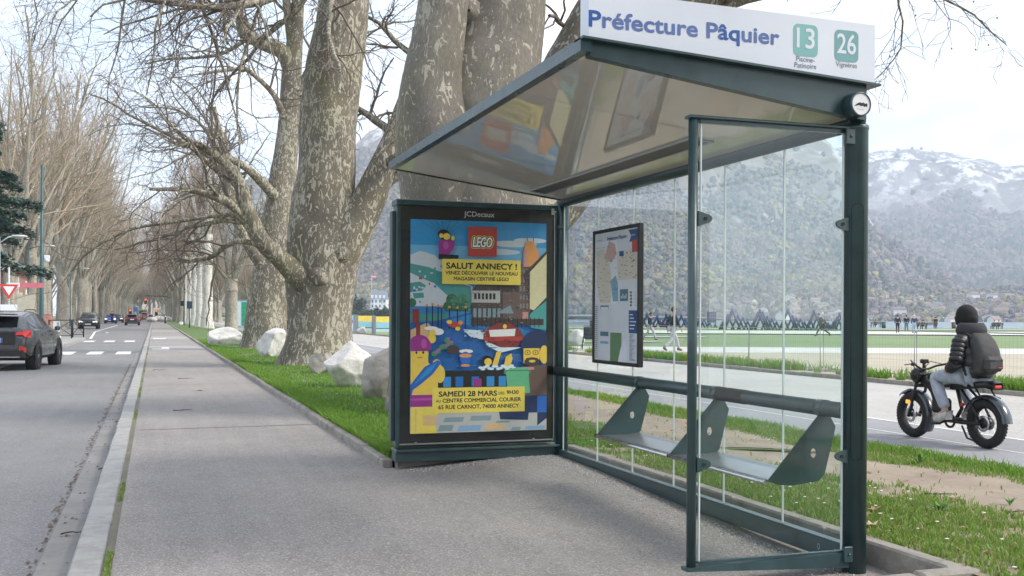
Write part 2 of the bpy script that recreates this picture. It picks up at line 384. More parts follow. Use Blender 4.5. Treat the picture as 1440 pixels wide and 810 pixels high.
# ------------------------------------------------------------------ the ground
def sheet(name, P, z, mat, parent=None, kind='structure'):
    o = MB().poly([(x, y, z) for x, y, *_ in P]).build(name, mat); o['kind'] = kind; return o
SH = [(50, 157), tuple(fl(164.7, 900)[:2])]
sheet('ground', [(-700, -300), (300, -300), (900, -260), SH[1], SH[0], (50, 900), (-700, 900)], -.16, M['lawn'])
bk = MB()
for a, b in (((50, 900), SH[0]), (SH[0], SH[1])):
    bk.poly([(a[0], a[1], -.16), (b[0], b[1], -.16), (b[0] + 2, b[1] + 3, -1.6), (a[0] + 2, a[1] + 3, -1.6)])
struct(bk.build('lake_bank', M['rockdark']))
q = NT('lake_water'); wn = q.noise(.6, 4, .6, q.co((1, 1, 1), (0, 0, -YAW)), 0); q.bump(wn, .25, .08)
M['water'] = q.fin((.22, .31, .36), .18)
lk = MB().poly([tuple(fl(100, -300, -1.2)), tuple(fl(100, 2600, -1.2)), tuple(fl(1300, 2600, -1.2)), tuple(fl(1300, -900, -1.2)), tuple(fl(500, -300, -1.2))]).build('lake', M['water']); struct(lk)

sheet('road', [(-8, -40), (-.62, -40), (-.62, 620), (-8, 620)], -.13, M['asphalt'])
sheet('side_street', [(-70, 26), (-8, 22), (-8, 78), (-70, 70)], -.13, M['asphalt'])
def slab(name, x0, x1, y0, y1, z, mat): return struct(MB().box((x0, y0, -.2), (x1, y1, z), 0).build(name, mat))
slab('left_pavement', -16, -8.15, 78.2, 620, 0, M['pavement']); slab('left_pavement', -16, -8.15, -40, 21.8, 0, M['pavement'])
kb = MB()
for y0, y1 in ((78.2, 620), (-40, 21.8)): kb.box((-8.147, y0, -.2), (-8.0, y1, .004))
struct(kb.build('left_kerb', M['granite']))
# gutter slabs and granite kerb stones, one stone after the other
rng = random.Random(3); g = MB(); k = MB(); y = -12.0
while y < 140:
    L = 1.0 if y < 60 else 3.0
    e = rng.uniform(-.004, .004)
    g.box((-.62, y + .004, -.3), (-.415, y + 2 * L - .004, -.112 + e), 0, None, .008 if y < 40 else 0)
    for j in (0, 1):
        e2 = rng.uniform(-.007, .007); e3 = rng.uniform(-.006, .006)
        k.box((-.41 + e3, y + j * L + .005, -.3), (-.245 + e3 * .6, y + (j + 1) * L - .005, e2), 0, None, .012 if y < 40 else 0)
    y += 2 * L
g.box((-.62, 140, -.3), (-.415, 620, -.112)); k.box((-.41, 140, -.3), (-.245, 620, 0))
struct(g.build('gutter', M['concrete'])); struct(k.build('kerb', M['granite']))
# pavement: one sheet with faint unevenness
def grid(name, x0, x1, y0, y1, nx, ny, zf, mat, kind='structure'):
    X, Y = np.meshgrid(np.linspace(x0, x1, nx + 1), np.linspace(y0, y1, ny + 1)); Z = zf(X, Y)
    V = np.stack([X, Y, Z], -1).reshape(-1, 3); i = np.arange(nx); j = np.arange(ny)[:, None] * (nx + 1)
    Q = np.stack([j + i, j + i + 1, j + i + nx + 2, j + i + nx + 1], -1).reshape(-1, 4)
    o = npmesh(name, V, Q, mat); o['kind'] = kind; return o
def vnoise(X, Y, s, seed=0.):
    sh = X.shape; return np.array([noise.noise((x * s + seed, y * s, seed * 1.7)) for x, y in zip(X.ravel(), Y.ravel())]).reshape(sh)
def vfbm(X, Y, s, oc=4, seed=0.):
    return sum(vnoise(X, Y, s * 2 ** i, seed + i * 7.3) * .5 ** i for i in range(oc))
q = NT('moss_joint'); M['moss'] = m_grass('joint_moss', (.15, .14, .10), (.21, .195, .14), (.25, .225, .19), .9, 3)
struct(MB().box((-.245, -12, -.2), (-.20, 140, -.003)).build('kerb_joint', M['moss']))
grid('pavement', -.20, 1.87, -14, 620, 8, 300, lambda X, Y: 0 * X, M['pavement'])
def smooth(t): t = np.clip(t, 0, 1); return t * t * (3 - 2 * t)
def floor_z(X, Y): return .075 * smooth((np.asarray(Y) - 4.9) / 3.6) * smooth((np.asarray(X) - 1.87) / 1.3)
grid('shelter_floor', 1.87, 3.58, -14, 8.82, 24, 140, floor_z, M['pavement'])
# grit drifted along the foot of the back wall
rngn = np.random.default_rng(5)
V = []; Q = []
for i in range(2600):
    y_ = rngn.uniform(4.1, 8.7); x_ = 3.36 - abs(rngn.normal(0, .13)); 
    if i % 3 == 0: x_, y_ = rngn.uniform(2.0, 3.4), 8.68 - abs(rngn.normal(0, .12))
    s_ = rngn.uniform(.003, .008); o_ = len(V); an = rngn.uniform(0, 3)
    V += [(x_ + s_ * math.cos(an + t), y_ + s_ * math.sin(an + t), float(floor_z(x_, y_))) for t in (0, 2.1, 4.2)] + [(x_, y_, s_ * 1.1 + float(floor_z(x_, y_)))]
    Q += [(o_, o_ + 1, o_ + 3), (o_ + 1, o_ + 2, o_ + 3), (o_ + 2, o_, o_ + 3)]
o = npmesh('loose_grit', V, Q, M['grit'], smooth=False); o['kind'] = 'stuff'
tag(o, 'loose grey grit gathered along the foot of the shelter', 'grit')
# kerbs round the planting strips
k = MB(); y = 8.92
while y < 60:
    e = rng.uniform(-.012, .012); k.box((1.87 + e * .6, y + .006, -.1), (1.97 + e * .6, y + .994, .075 + e), 0, None, .012); y += 1
k.box((1.87, 60, -.1), (1.97, 620, .07))
x = 1.975
while x < 3.55: k.box((x, 8.83, -.1), (x + .79, 8.915, .10), 0, None, .01); x += .8
y = 4.06
while y < 8.6:
    k.box((3.585, y + .004, -.1), (3.685, y + .985, .125 + rng.uniform(-.004, .004)), 0, None, .012); y += .99
for i in range(3): k.box((2.72 + i * .325, 3.955 + i * .002, -.1), (2.72 + i * .325 + (.321 if i < 2 else .33), 4.055, .10 + .01 * i), 0, None, .012)
struct(k.build('planting_kerb', M['kerbconc']))
grid('left_verge', 1.97, 7.45, 8.9, 170, 24, 420, lambda X, Y: np.clip(.06 + .035 * vnoise(X, Y, .8) - np.clip((X - 4.5) * .055, 0, .2), -.15, .14), M['grassbase'])
sheet('left_verge', [(1.97, 170), (7.5, 170), (7.5, 620), (1.97, 620)], .03, M['grassbase'])
# strip behind the shelter: grass, worn earth, grass, falling to the cycle path
def strip_z(X, Y): return .105 - np.clip((X - 3.7) / 3.7, 0, 1) * .20 + .028 * vfbm(X, Y, .9, 3, 3.) * (X > 3.72)
def earth_mask(X, Y):                    # worn ground: 1 inside
    c = 5.95 + .25 * np.sin(Y * .5) + .35 * vnoise(X, Y, .35, 9.); return 1 - np.clip((np.abs(X - c) - .68 - .25 * vnoise(X, Y, 1.4, 4.)) / .3, 0, 1)
grid('earth_strip', 3.64, 7.42, -6, 9.0, 90, 300, strip_z, M['dirt'])
grid('earth_strip', 4.7, 7.42, 9.0, 44, 40, 220, lambda X, Y: np.clip(.06 + .035 * vnoise(X, Y, .8) - np.clip((X - 4.5) * .055, 0, .2), -.15, .14) + .006, M['dirt'])
sheet('earth_strip', [(2.6, -6), (3.66, -6), (3.66, 4.0), (2.6, 4.0)], .075, M['dirt'])
sheet('cycle_path', [(7.42, -20), (9.55, -20), (9.55, 300), (7.42, 300)], -.10, M['cycle'])
sheet('promenade', [(9.55, -20), (14.95, -20), (14.95, 300), (9.55, 300)], -.104, M['gravel'])
mk = MB()
mk.poly([(9.5, -20, -.096), (9.57, -20, -.096), (9.57, 120, -.096), (9.5, 120, -.096)])
y = -6
mk.poly([(8.58, -6, -.0965), (8.61, -6, -.0965), (8.61, 120, -.0965), (8.58, 120, -.0965)])
struct(mk.build('path_marking', M['white']))
k = MB(); y = -10
while y < 120: k.box((14.95, y + .01, -.2), (15.08, y + 1.99, -.01 + rng.uniform(-.01, .01)), 0, None, .01); y += 2
struct(k.build('promenade_kerb', M['kerbconc']))
B = np.array([15.085, 39.0])
sheet('sandy_field', [(15.085, -20), (90, -40), tuple(fl(41, 80)[:2]), tuple(fl(41.5, 1.8)[:2]), (15.085, 39)], -.06, M['sand'])
sheet('footpath', [tuple(fl(41, -1)[:2]), tuple(fl(41, 130)[:2]), tuple(fl(48.5, 140)[:2]), tuple(fl(48.5, -3)[:2])], -.055, M['palepath'])
sheet('footpath', [tuple(fl(92, 6)[:2]), tuple(fl(90, 160)[:2]), tuple(fl(113, 200)[:2]), tuple(fl(113, 6)[:2])], -.075, M['palepath'])
sheet('footpath', [tuple(fl(134, -3)[:2]), tuple(fl(134, 260)[:2]), tuple(fl(139, 260)[:2]), tuple(fl(139, -3)[:2])], -.075, M['palepath'])
sheet('footpath', [tuple(fl(56, -4)[:2]), tuple(fl(60, 8)[:2]), tuple(fl(61.5, 9)[:2]), tuple(fl(57.5, -4)[:2])], -.075, M['palepath'])
sheet('footpath', [tuple(fl(70, -5)[:2]), tuple(fl(75, 14)[:2]), tuple(fl(77, 14)[:2]), tuple(fl(72, -5)[:2])], -.072, M['palepath'])
# road paint
mk = MB(); zp = -.126
for i in range(3): mk.poly([(-1.33 - i * .98, 40.2, zp), (-.82 - i * .98, 40.2, zp), (-.82 - i * .98, 43.2, zp), (-1.33 - i * .98, 43.2, zp)])
for i in range(3): mk.poly([(-5.6 - i * .98, 40.2, zp), (-5.1 - i * .98, 40.2, zp), (-5.1 - i * .98, 43.2, zp), (-5.6 - i * .98, 43.2, zp)])
for i in range(3): mk.poly([(-1.5 - i * 1.0, 58.3, zp), (-.98 - i * 1.0, 58.3, zp), (-.98 - i * 1.0, 61, zp), (-1.5 - i * 1.0, 61, zp)])
mk.poly([(-3.92, -10, zp), (-3.80, -10, zp), (-3.80, 33, zp), (-3.92, 33, zp)])
mk.poly([(-3.6, 66, zp), (-3.45, 66, zp), (-4.5, 92, zp), (-4.65, 92, zp)])
mk.poly([(-4.65, 92, zp), (-4.5, 92, zp), (-4.5, 150, zp), (-4.65, 150, zp)])
mk.poly([(-3.55, 86, zp), (-3.4, 86, zp), (-3.4, 89, zp), (-3.55, 89, zp)])
for i in range(20): mk.poly([(-4.62, 160 + i * 9, zp), (-4.5, 160 + i * 9, zp), (-4.5, 164 + i * 9, zp), (-4.62, 164 + i * 9, zp)])
z2 = .004
mk.poly([(-.08, 41.4, z2), (.55, 41.4, z2), (.55, 42.1, z2), (-.08, 42.1, z2)]); mk.poly([(.28, 42.1, z2), (.55, 42.1, z2), (.55, 43.9, z2), (.28, 43.9, z2)])
mk.poly([(-.05, 59.5, z2), (.62, 59.5, z2), (.62, 61.2, z2), (-.05, 61.2, z2)])
struct(mk.build('road_marking', M['white']))
V = []; Q = []
for i in range(1000):
    y_ = -2 + 34 * rngn.random() ** 1.6; x_ = -.632 - abs(rngn.normal(0, .02)) * (1 + (math.sin(y_ * 3.1) > .6)); s_ = rngn.uniform(.006, .02); o_ = len(V); an = rngn.uniform(0, 3)
    if rngn.random() < .15: x_ = rngn.uniform(-.6, -.43)
    V += [(x_ + s_ * math.cos(an + t), y_ + s_ * math.sin(an + t) * 1.3, -.124 if x_ < -.625 else -.108) for t in (0, 2.1, 4.2)] + [(x_, y_, (-.124 if x_ < -.625 else -.108) + s_ * .5)]; Q += [(o_, o_ + 1, o_ + 3), (o_ + 1, o_ + 2, o_ + 3), (o_ + 2, o_, o_ + 3)]
o = npmesh('gutter_litter', V, Q, pm('litter_brown', (.12, .09, .065), .9, var=.4, sc=20), smooth=False); tag(o, 'brown crumbs of bark and leaf along the gutter edge', 'litter', None, 'stuff')
# pale resurfaced bands across the pavement
pb = MB()
for y0, y1 in ((41.2, 46), (59.2, 66), (84, 92)): pb.poly([(-.19, y0, .002), (1.86, y0, .002), (1.86, y1, .002), (-.19, y1, .002)])
struct(pb.build('pavement_band', m_asphalt('pale_band', (.28, .27, .26), (.35, .34, .33), .3, .1)))
sm = MB()
for y0 in (12.5, 20.4, 27.6): sm.poly([(-.19, y0, .002), (1.86, y0 + .1, .002), (1.86, y0 + .125, .002), (-.19, y0 + .022, .002)])
struct(sm.build('pavement_seam', M['blackmatt']))
# refuge island
sheet_i = [(-3.62, 49), (-3.55, 62), (-4.6, 64.5), (-5.9, 62), (-5.9, 49), (-4.8, 47)]
struct(MB().prism(sheet_i, .2, 0, Matrix.Translation((0, 0, -.19))).build('refuge_island', M['granite']))

# ------------------------------------------------------------------ hills round the lake
def mslope(name, stops, rocks, snow, sc, hz):
    q = NT(name); P = q.tc.outputs['Object']; sp_ = q.n('ShaderNodeSeparateXYZ', {'Vector': P})
    a = q.noise(sc * .004, 7, .62); b = q.noise(sc * .09, 8, .8); st = q.noise(sc * .012, 6, .65, q.co((1, 1, .35)), .8)
    c = q.ramp(b, stops)
    g_ = q.n('ShaderNodeNewGeometry'); nz_ = q.n('ShaderNodeSeparateXYZ', {'Vector': g_.outputs['Normal']})
    c = q.mix(q.ramp(a, [(.5, 0), (.62, .55)]), c, stops[0][1])
    rk = q.ramp(st, [(.60 - rocks, 0), (.66 - rocks, 1)])
    steep = q.ramp(nz_.outputs[2], [(.55, 1), (.88, 0)])
    rc = q.ramp(q.noise(sc * .03, 5, .7, q.co((1, 1, .3))), [(.3, (.20, .195, .19)), (.7, (.46, .44, .42))])
    c = q.mix(q.n('ShaderNodeMath', {0: rk, 1: steep}, operation='MULTIPLY'), c, rc)
    if snow:
        hgt = q.n('ShaderNodeMapRange', {'Value': sp_.outputs[2], 'From Min': snow[0], 'From Max': snow[1]})
        sn = q.ramp(q.noise(sc * .022, 9, .75), [(.50, 0), (.56, 1)])
        c = q.mix(q.n('ShaderNodeMath', {0: q.n('ShaderNodeMath', {0: hgt, 1: sn}, operation='MULTIPLY'), 1: .95}, operation='MULTIPLY'), c, (.80, .81, .83))
    return q.fin(c, .95)
ST = [(.28, (.085, .085, .062)), (.42, (.175, .145, .12)), (.58, (.215, .175, .145)), (.74, (.20, .20, .10))]
M['hill_near'] = mslope('wooded_spur', ST, .03, None, 1.6, 0)
M['hill_mid'] = mslope('wooded_mountain', ST, .10, (300, 470), 1.0, 0)
M['hill_far'] = mslope('snowy_mountain', [(.28, (.05, .055, .055)), (.45, (.10, .092, .09)), (.7, (.15, .135, .125))], .15, (320, 520), .8, 0)
def hill(name, prof, r0, r1, nu, nr, amp, sc, mat, seed, shape, rock=0.):
    us = np.linspace(prof[0][0], prof[-1][0], nu); el = np.interp(us, [p[0] for p in prof], [p[1] for p in prof])
    el = np.convolve(np.pad(el, 6, 'edge'), np.ones(13) / 13, 'valid')
    rs = np.linspace(0, 1, nr); V = np.zeros((nr, nu, 3)); th = np.arctan((us - 720) / F)
    for i, t in enumerate(rs):
        r = r0 + (r1 - r0) * t; d = r * np.cos(th); l = r * np.sin(th)
        ridge = el / F * r1 * np.cos(th)
        h = np.interp(t, [p[0] for p in shape], [p[1] for p in shape])
        X = FW[0] * d + RT[0] * l; Y = FW[1] * d + RT[1] * l
        nzv = np.array([noise.hetero_terrain((x * sc, y * sc, seed), .9, 2.1, 6, .3) - noise.noise((x * sc * 3, y * sc * 3, seed)) * .15 for x, y in zip(X, Y)])
        env = min(1, t * 5) * (.5 + .5 * min(1, (1 - t) * 6))
        rg = np.array([abs(noise.noise((x * sc * 2.2, y * sc * 2.2, seed + 5))) for x, y in zip(X, Y)])
        z = ridge * h + amp * env * (nzv - .55) + rock * env * (rg - .25) * ridge / 400
        if t == 1: pass
        V[i, :, 0] = X; V[i, :, 1] = Y; V[i, :, 2] = z - 3
    # back slope
    back = V[-1].copy(); back[:, 0] += FW[0] * 600; back[:, 1] += FW[1] * 600; back[:, 2] = -60
    V = np.concatenate([V, back[None]], 0); nr += 1
    i = np.arange(nu - 1); j = np.arange(nr - 1)[:, None] * nu
    Q = np.stack([j + i, j + i + 1, j + i + nu + 1, j + i + nu], -1).reshape(-1, 4)
    o = npmesh(name, V.reshape(-1, 3), Q, mat); struct(o); return o, V[:-1]
PM = [(300, 110), (400, 190), (450, 215), (500, 240), (550, 268), (620, 300), (700, 325), (850, 335), (960, 318), (1060, 292), (1120, 268), (1160, 250), (1184, 236), (1205, 170), (1240, 110), (1300, 40), (1360, 5)]
hm, HMV = hill('mountain', PM, 1150, 2600, 330, 110, 70, .0035, M['hill_mid'], 3.1, [(0, 0), (.1, .05), (.35, .33), (.6, .6), (.72, .82), (.85, .93), (1, 1)], 55)
PF = [(900, 240), (1100, 250), (1184, 236), (1215, 230), (1260, 232), (1300, 231), (1345, 232), (1380, 223), (1410, 214), (1445, 210), (1500, 200), (1600, 180), (1800, 150), (2100, 90)]
hf, HFV = hill('mountain', PF, 1900, 4600, 420, 120, 34, .0026, M['hill_far'], 8.4, [(0, .0), (.2, .09), (.45, .32), (.62, .56), (.70, .80), (.85, .92), (1, 1)], 34)
PS = [(300, 160), (480, 180), (600, 235), (700, 240), (800, 225), (900, 200), (1000, 162), (1050, 138), (1100, 108), (1150, 82), (1200, 64), (1260, 52), (1340, 44), (1450, 42), (1700, 40), (2000, 40)]
hs, HSV = hill('hillside', PS, 1000, 1700, 420, 70, 18, .008, M['hill_near'], 5.7, [(0, 0.02), (.12, .05), (.5, .45), (1, 1)], 14)
# ------------------------------------------------------------------ bare trees
class TA:                                   # collects tapered tubes as arrays
    def __init__(s): s.V = []; s.Q = []; s.n = 0
    def tube(s, P, R, k):
        V, Q = tube_arr(np.asarray(P, float), np.asarray(R, float), k); s.V.append(V); s.Q.append(Q + s.n); s.n += len(V)
    def ball(s, p, r):
        o = np.array([[1, 0, 0], [0, 1, 0], [-1, 0, 0], [0, -1, 0]], float) * r
        V = np.concatenate([p + o + [0, 0, r * .0], p + o * .55 + [0, 0, r * .85], p + o * .55 - [0, 0, r * .85]])
        q = []
        for i in range(4): q += [[i, (i + 1) % 4, 4 + (i + 1) % 4, 4 + i], [8 + i, 8 + (i + 1) % 4, (i + 1) % 4, i]]
        q += [[4, 5, 6, 7], [11, 10, 9, 8]]
        s.V.append(V); s.Q.append(np.array(q) + s.n); s.n += 12
    def build(s, name, mat, parent=None, off=(0, 0, 0)):
        return npmesh(name, np.concatenate(s.V) - np.asarray(off), np.concatenate(s.Q), mat, parent=parent)
def unit(v): return v / (np.linalg.norm(v) + 1e-9)
def grow(acc, p, d, L, r, lv, P, g):
    """one crooked branch and everything that grows from it; P: per level dicts"""
    c = P[lv]; n = c['n']; pts = [p]; dirs = [d]; w_ = c['w']; up = c['up']
    for i in range(n):
        d = unit(d + g.normal(0, w_, 3) + np.array([0, 0, up])); p = p + d * (L / n) * g.uniform(.8, 1.2); pts.append(p); dirs.append(d)
    R = np.maximum(r * (1 - np.linspace(0, 1, n + 1) * (1 - c['tip'])), .9 * P['rmin'])
    A = acc[min(c.get('acc', 0), len(acc) - 1)]
    A.tube(pts, R, c['k'])
    if c.get('ball') and g.random() < c['ball']: A.ball(pts[-1] - np.array([0, 0, .05]), .016)
    if lv + 1 >= P['levels']: return
    spawn(acc, pts, R, L, lv + 1, P, g, c['ch'], c.get('t0', .2))
def spawn(acc, pts, R, L, lv, P, g, nch, t0=.2):
    c = P[lv]; pts = np.asarray(pts); n = len(pts) - 1; ph = g.uniform(0, 6.28)
    for k in range(nch):
        t = t0 + (1 - t0) * (k + g.uniform(.1, .9)) / nch; f = t * n; i = min(int(f), n - 1); fr = f - i
        q = pts[i] * (1 - fr) + pts[i + 1] * fr; rr = R[i] * (1 - fr) + R[i + 1] * fr
        t_ = unit(pts[i + 1] - pts[i]); a = unit(np.cross(t_, g.normal(0, 1, 3))); 
        an = c['ang'] * g.uniform(.7, 1.3); d = unit(t_ * math.cos(an) + a * math.sin(an) + np.array([0, 0, c.get('bias', 0)]))
        grow(acc, q, d, L * c['lr'] * g.uniform(.65, 1.25) * (1.15 - .55 * t), min(rr * c['rr'], rr * .9), lv, P, g)
# ---- avenue planes: tall brooms of upright limbs, seen small
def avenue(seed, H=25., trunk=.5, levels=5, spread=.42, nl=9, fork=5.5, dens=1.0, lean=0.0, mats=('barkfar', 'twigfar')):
    g = np.random.default_rng(seed); tr = TA(); br = TA()
    P = {'levels': levels, 'rmin': .008,
         1: dict(n=9, w=.07, up=.05, tip=.25, k=6, ch=int(9 * dens), t0=.2, ang=spread, lr=1, rr=.6),
         2: dict(n=6, w=.11, up=.05, tip=.3, k=4, ch=int(8 * dens), t0=.15, ang=.6, lr=.42, rr=.55, acc=1),
         3: dict(n=4, w=.16, up=.03, tip=.4, k=3, ch=int(7 * dens), t0=.1, ang=.75, lr=.42, rr=.55, acc=1),
         4: dict(n=3, w=.2, up=.0, tip=.5, k=3, ch=0, ang=.8, lr=.5, rr=.6, acc=1)}
    z = np.linspace(0, fork + 1, 8); tp = np.stack([lean * z * .06 + g.normal(0, .04, 8), g.normal(0, .04, 8), z], -1)
    tr.tube(tp, trunk * np.array([1.45, 1.12, 1.02, 1, .98, .98, 1.0, .7]), 12)
    for i in range(nl):
        a = 6.283 * i / nl + g.uniform(-.3, .3); tl = g.uniform(.18, .55) if i else .05
        d = unit(np.array([math.cos(a) * tl + lean * .15, math.sin(a) * tl, 1])); zz = fork * g.uniform(.72, 1.08)
        grow((tr, br), np.array([lean * zz * .06, 0, zz]), d, (H - zz) * g.uniform(.75, 1.0), trunk * g.uniform(.28, .5), 1, P, g)
    t = thing('plane_tree', 'tall bare plane tree', 'tree', (0, 0, 0))
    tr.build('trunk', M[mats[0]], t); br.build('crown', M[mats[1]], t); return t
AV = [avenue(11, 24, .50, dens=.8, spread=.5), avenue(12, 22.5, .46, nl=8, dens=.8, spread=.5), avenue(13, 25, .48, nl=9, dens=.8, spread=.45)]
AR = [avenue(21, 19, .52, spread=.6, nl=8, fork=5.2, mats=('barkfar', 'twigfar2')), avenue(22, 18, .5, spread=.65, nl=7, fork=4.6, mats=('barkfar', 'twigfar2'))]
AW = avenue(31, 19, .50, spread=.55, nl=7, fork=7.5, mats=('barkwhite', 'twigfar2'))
g = np.random.default_rng(77); used = set()
def place(src, x, y, rz, sc, label, group):
    s = sc if not np.isscalar(sc) else (sc, sc, sc)
    if src.name not in used:
        used.add(src.name); src.location = (x, y, -.05); src.rotation_euler = (0, 0, rz); src.scale = s; src['label'] = label; src['group'] = group; return src
    o = copy_tree(src, (x, y, -.05), rz, s, label, group); return o
GL = 'plane trees along the left side of the avenue'; GR = 'plane trees along the park side of the avenue'
y = 82.; i = 0
first = ['pale slim first plane of the left avenue row, beside the tall green pole', 'second plane of the left avenue row, thick darker trunk beside the black barrier',
         'third plane of the left avenue row, leaning pale trunk above the barrier end', 'fourth plane of the left avenue row, before the oncoming black car']
while y < 430:
    lab = first[i] if i < 4 else ('bare plane in the dense left avenue row beyond the oncoming black car' if y < 260 else 'far bare plane closing the left side of the avenue tunnel')
    place(AV[i % 3], -8.9 + g.uniform(-.6, .6) - (1.2 if i == 0 else 0), y, g.uniform(0, 6.28), g.uniform(.88, 1.06), lab, GL); y += g.uniform(6.5, 8.5); i += 1
y = 135.; i = 0
while y < 330:
    place(AV[(i + 1) % 3], -17.5 + g.uniform(-1.5, 1.5), y, g.uniform(0, 6.28), g.uniform(.9, 1.1), 'bare plane in the second row behind the left avenue trees', 'plane trees behind the left avenue row'); y += g.uniform(11, 15); i += 1
wl = ['nearest and rightmost of the five pale straight trunks on the lawn', 'second from the right of the five pale straight trunks', 'middle one of the five pale straight trunks', 'pale straight trunk fourth from the right, behind a dark blue box', 'farthest and leftmost of the five pale straight trunks']
for i, yy in enumerate((104, 117, 131, 147, 164)):
    place(AW, 4.75 - i * .05, yy, g.uniform(0, 6.28), (.95, .95, 1), wl[i], 'pale trunked planes on the park lawn')
y = 177.; i = 0
while y < 430:
    place(AR[i % 2], 4.3 + g.uniform(-.3, .3), y, g.uniform(0, 6.28), g.uniform(.95, 1.2), 'bare plane in the far park side row beyond the pale trunks', GR); y += g.uniform(8, 10); i += 1
# bare park trees far behind the lawn
i = 0
for k in range(46):
    yy = g.uniform(190, 470); xx = 9 + g.uniform(0, 1) * (yy - 150) * .16
    if xx > 47: continue
    place(AR[k % 2], xx, yy, g.uniform(0, 6.28), g.uniform(.7, 1.05), 'bare tree in the brown thicket at the back of the park', 'bare trees at the back of the park')
# ---- near planes: trunk and great limbs drawn where they stand, the rest grown from them
PN = {'levels': 5, 'rmin': .0045,
      1: dict(n=9, w=.16, up=.02, tip=.3, k=6, ch=9, t0=.15, ang=.8, lr=.8, rr=.5, bias=.05, acc=1),
      2: dict(n=12, w=.17, up=-.02, tip=.25, k=5, ch=9, t0=.15, ang=.75, lr=1., rr=.40, acc=1),
      3: dict(n=8, w=.24, up=-.05, tip=.35, k=4, ch=6, t0=.1, ang=.85, lr=.45, rr=.48, ball=.03, acc=2),
      4: dict(n=5, w=.3, up=-.03, tip=.6, k=3, ch=0, ang=.9, lr=.42, rr=.6, ball=.07, acc=2)}
def limb_pts(L):                            # (u, v, Y, width in sight-line units) -> smooth world path
    P = np.array([at(u, v, Y=Y) for u, v, Y, w_ in L]); R = np.array([w_ / 2 * (P[i] @ FW) / F for i, (u, v, Y, w_) in enumerate(L)])
    if len(P) < 3: return P, R
    t = np.arange(len(P)); tt = np.linspace(0, len(P) - 1, (len(P) - 1) * 4 + 1)
    def cat(A):
        A = np.asarray(A, float); ext = np.concatenate([2 * A[:1] - A[1:2], A, 2 * A[-1:] - A[-2:-1]]); o_ = []
        for x in tt:
            i = min(int(x), len(A) - 2); f = x - i; a, b, c, d = ext[i:i + 4]
            o_.append(.5 * ((2 * b) + (-a + c) * f + (2 * a - 5 * b + 4 * c - d) * f * f + (-a + 3 * b - 3 * c + d) * f ** 3))
        return np.array(o_)
    return cat(P), np.maximum(cat(R[:, None])[:, 0], .01)
def lumpy(P, R, k, seed, amp=.10):          # trunk with bulges and ribs
    V, Q = tube_arr(P, R, k); C_ = np.repeat(P, k, 0); d = V - C_
    for i in range(len(V)):
        p = V[i]; d[i] *= 1 + amp * noise.noise((p[0] * 1.5, p[1] * 1.5, p[2] * .7 + seed)) + amp * .35 * noise.noise((p[0] * 5, p[1] * 5, p[2] * 2.5 + seed)) + amp * .1 * noise.noise((p[0] * 16, p[1] * 16, p[2] * 9))
    return C_ + d, Q
def big_tree(label, trunks, limbs, hidden, seed, base, dens=(5, 4), knobs=(), scale=1.0, barkm='bark', nlen=4.2, group='great planes along the park verge'):
    g = np.random.default_rng(seed); tr = TA(); lb = TA(); br = TA()
    for i, L in enumerate(trunks):
        P, R = limb_pts(L)
        m = max(2, len(P)); tt = np.linspace(0, 1, m * 4); ii = tt * (len(P) - 1)
        P = np.stack([np.interp(ii, np.arange(len(P)), P[:, c]) for c in range(3)], -1); R = np.interp(ii, np.arange(len(R)), R)
        V, Q = lumpy(P, R, 40, seed + i); tr.V.append(V); tr.Q.append(Q + tr.n); tr.n += len(V)
    for (u, v, Y, w_) in knobs:
        p = at(u, v, Y=Y); r = w_ / 2 * (p @ FW) / F; V, Q = lumpy(np.array([p + FW * .1, p - FW * r * .3, p - FW * r * .7, p - FW * r * .95]), np.array([r * 1.5, r * 1.1, r * .75, r * .1]), 18, seed, .25); tr.V.append(V); tr.Q.append(Q + tr.n); tr.n += len(V)
    for L, nch in limbs:
        P, R = limb_pts(L); V, Q = lumpy(P, R, 16, seed, .12); lb.V.append(V); lb.Q.append(Q + lb.n); lb.n += len(V)
        if nch: spawn((lb, lb, br), P, R, nlen * scale, 2, PN, g, nch, .25)
    for L, nch in hidden:
        P, R = limb_pts(L); lb.tube(P, R, 8); spawn((lb, lb, br), P, R, nlen * scale * 1.1, 2, PN, g, nch, .1)
    t = thing('plane_tree', label, 'tree', base, 0, group)
    tr.build('trunk', M[barkm], t, base)
    if lb.V: lb.build('limb', M['bark2'] if not limbs else M['bark'], t, base)
    if br.V: br.build('crown', M['twig'], t, base)
    return t
T1Y, T2Y, T3Y = 13.2, 26.6, 40.0
b1 = (3.95, T1Y, 0)
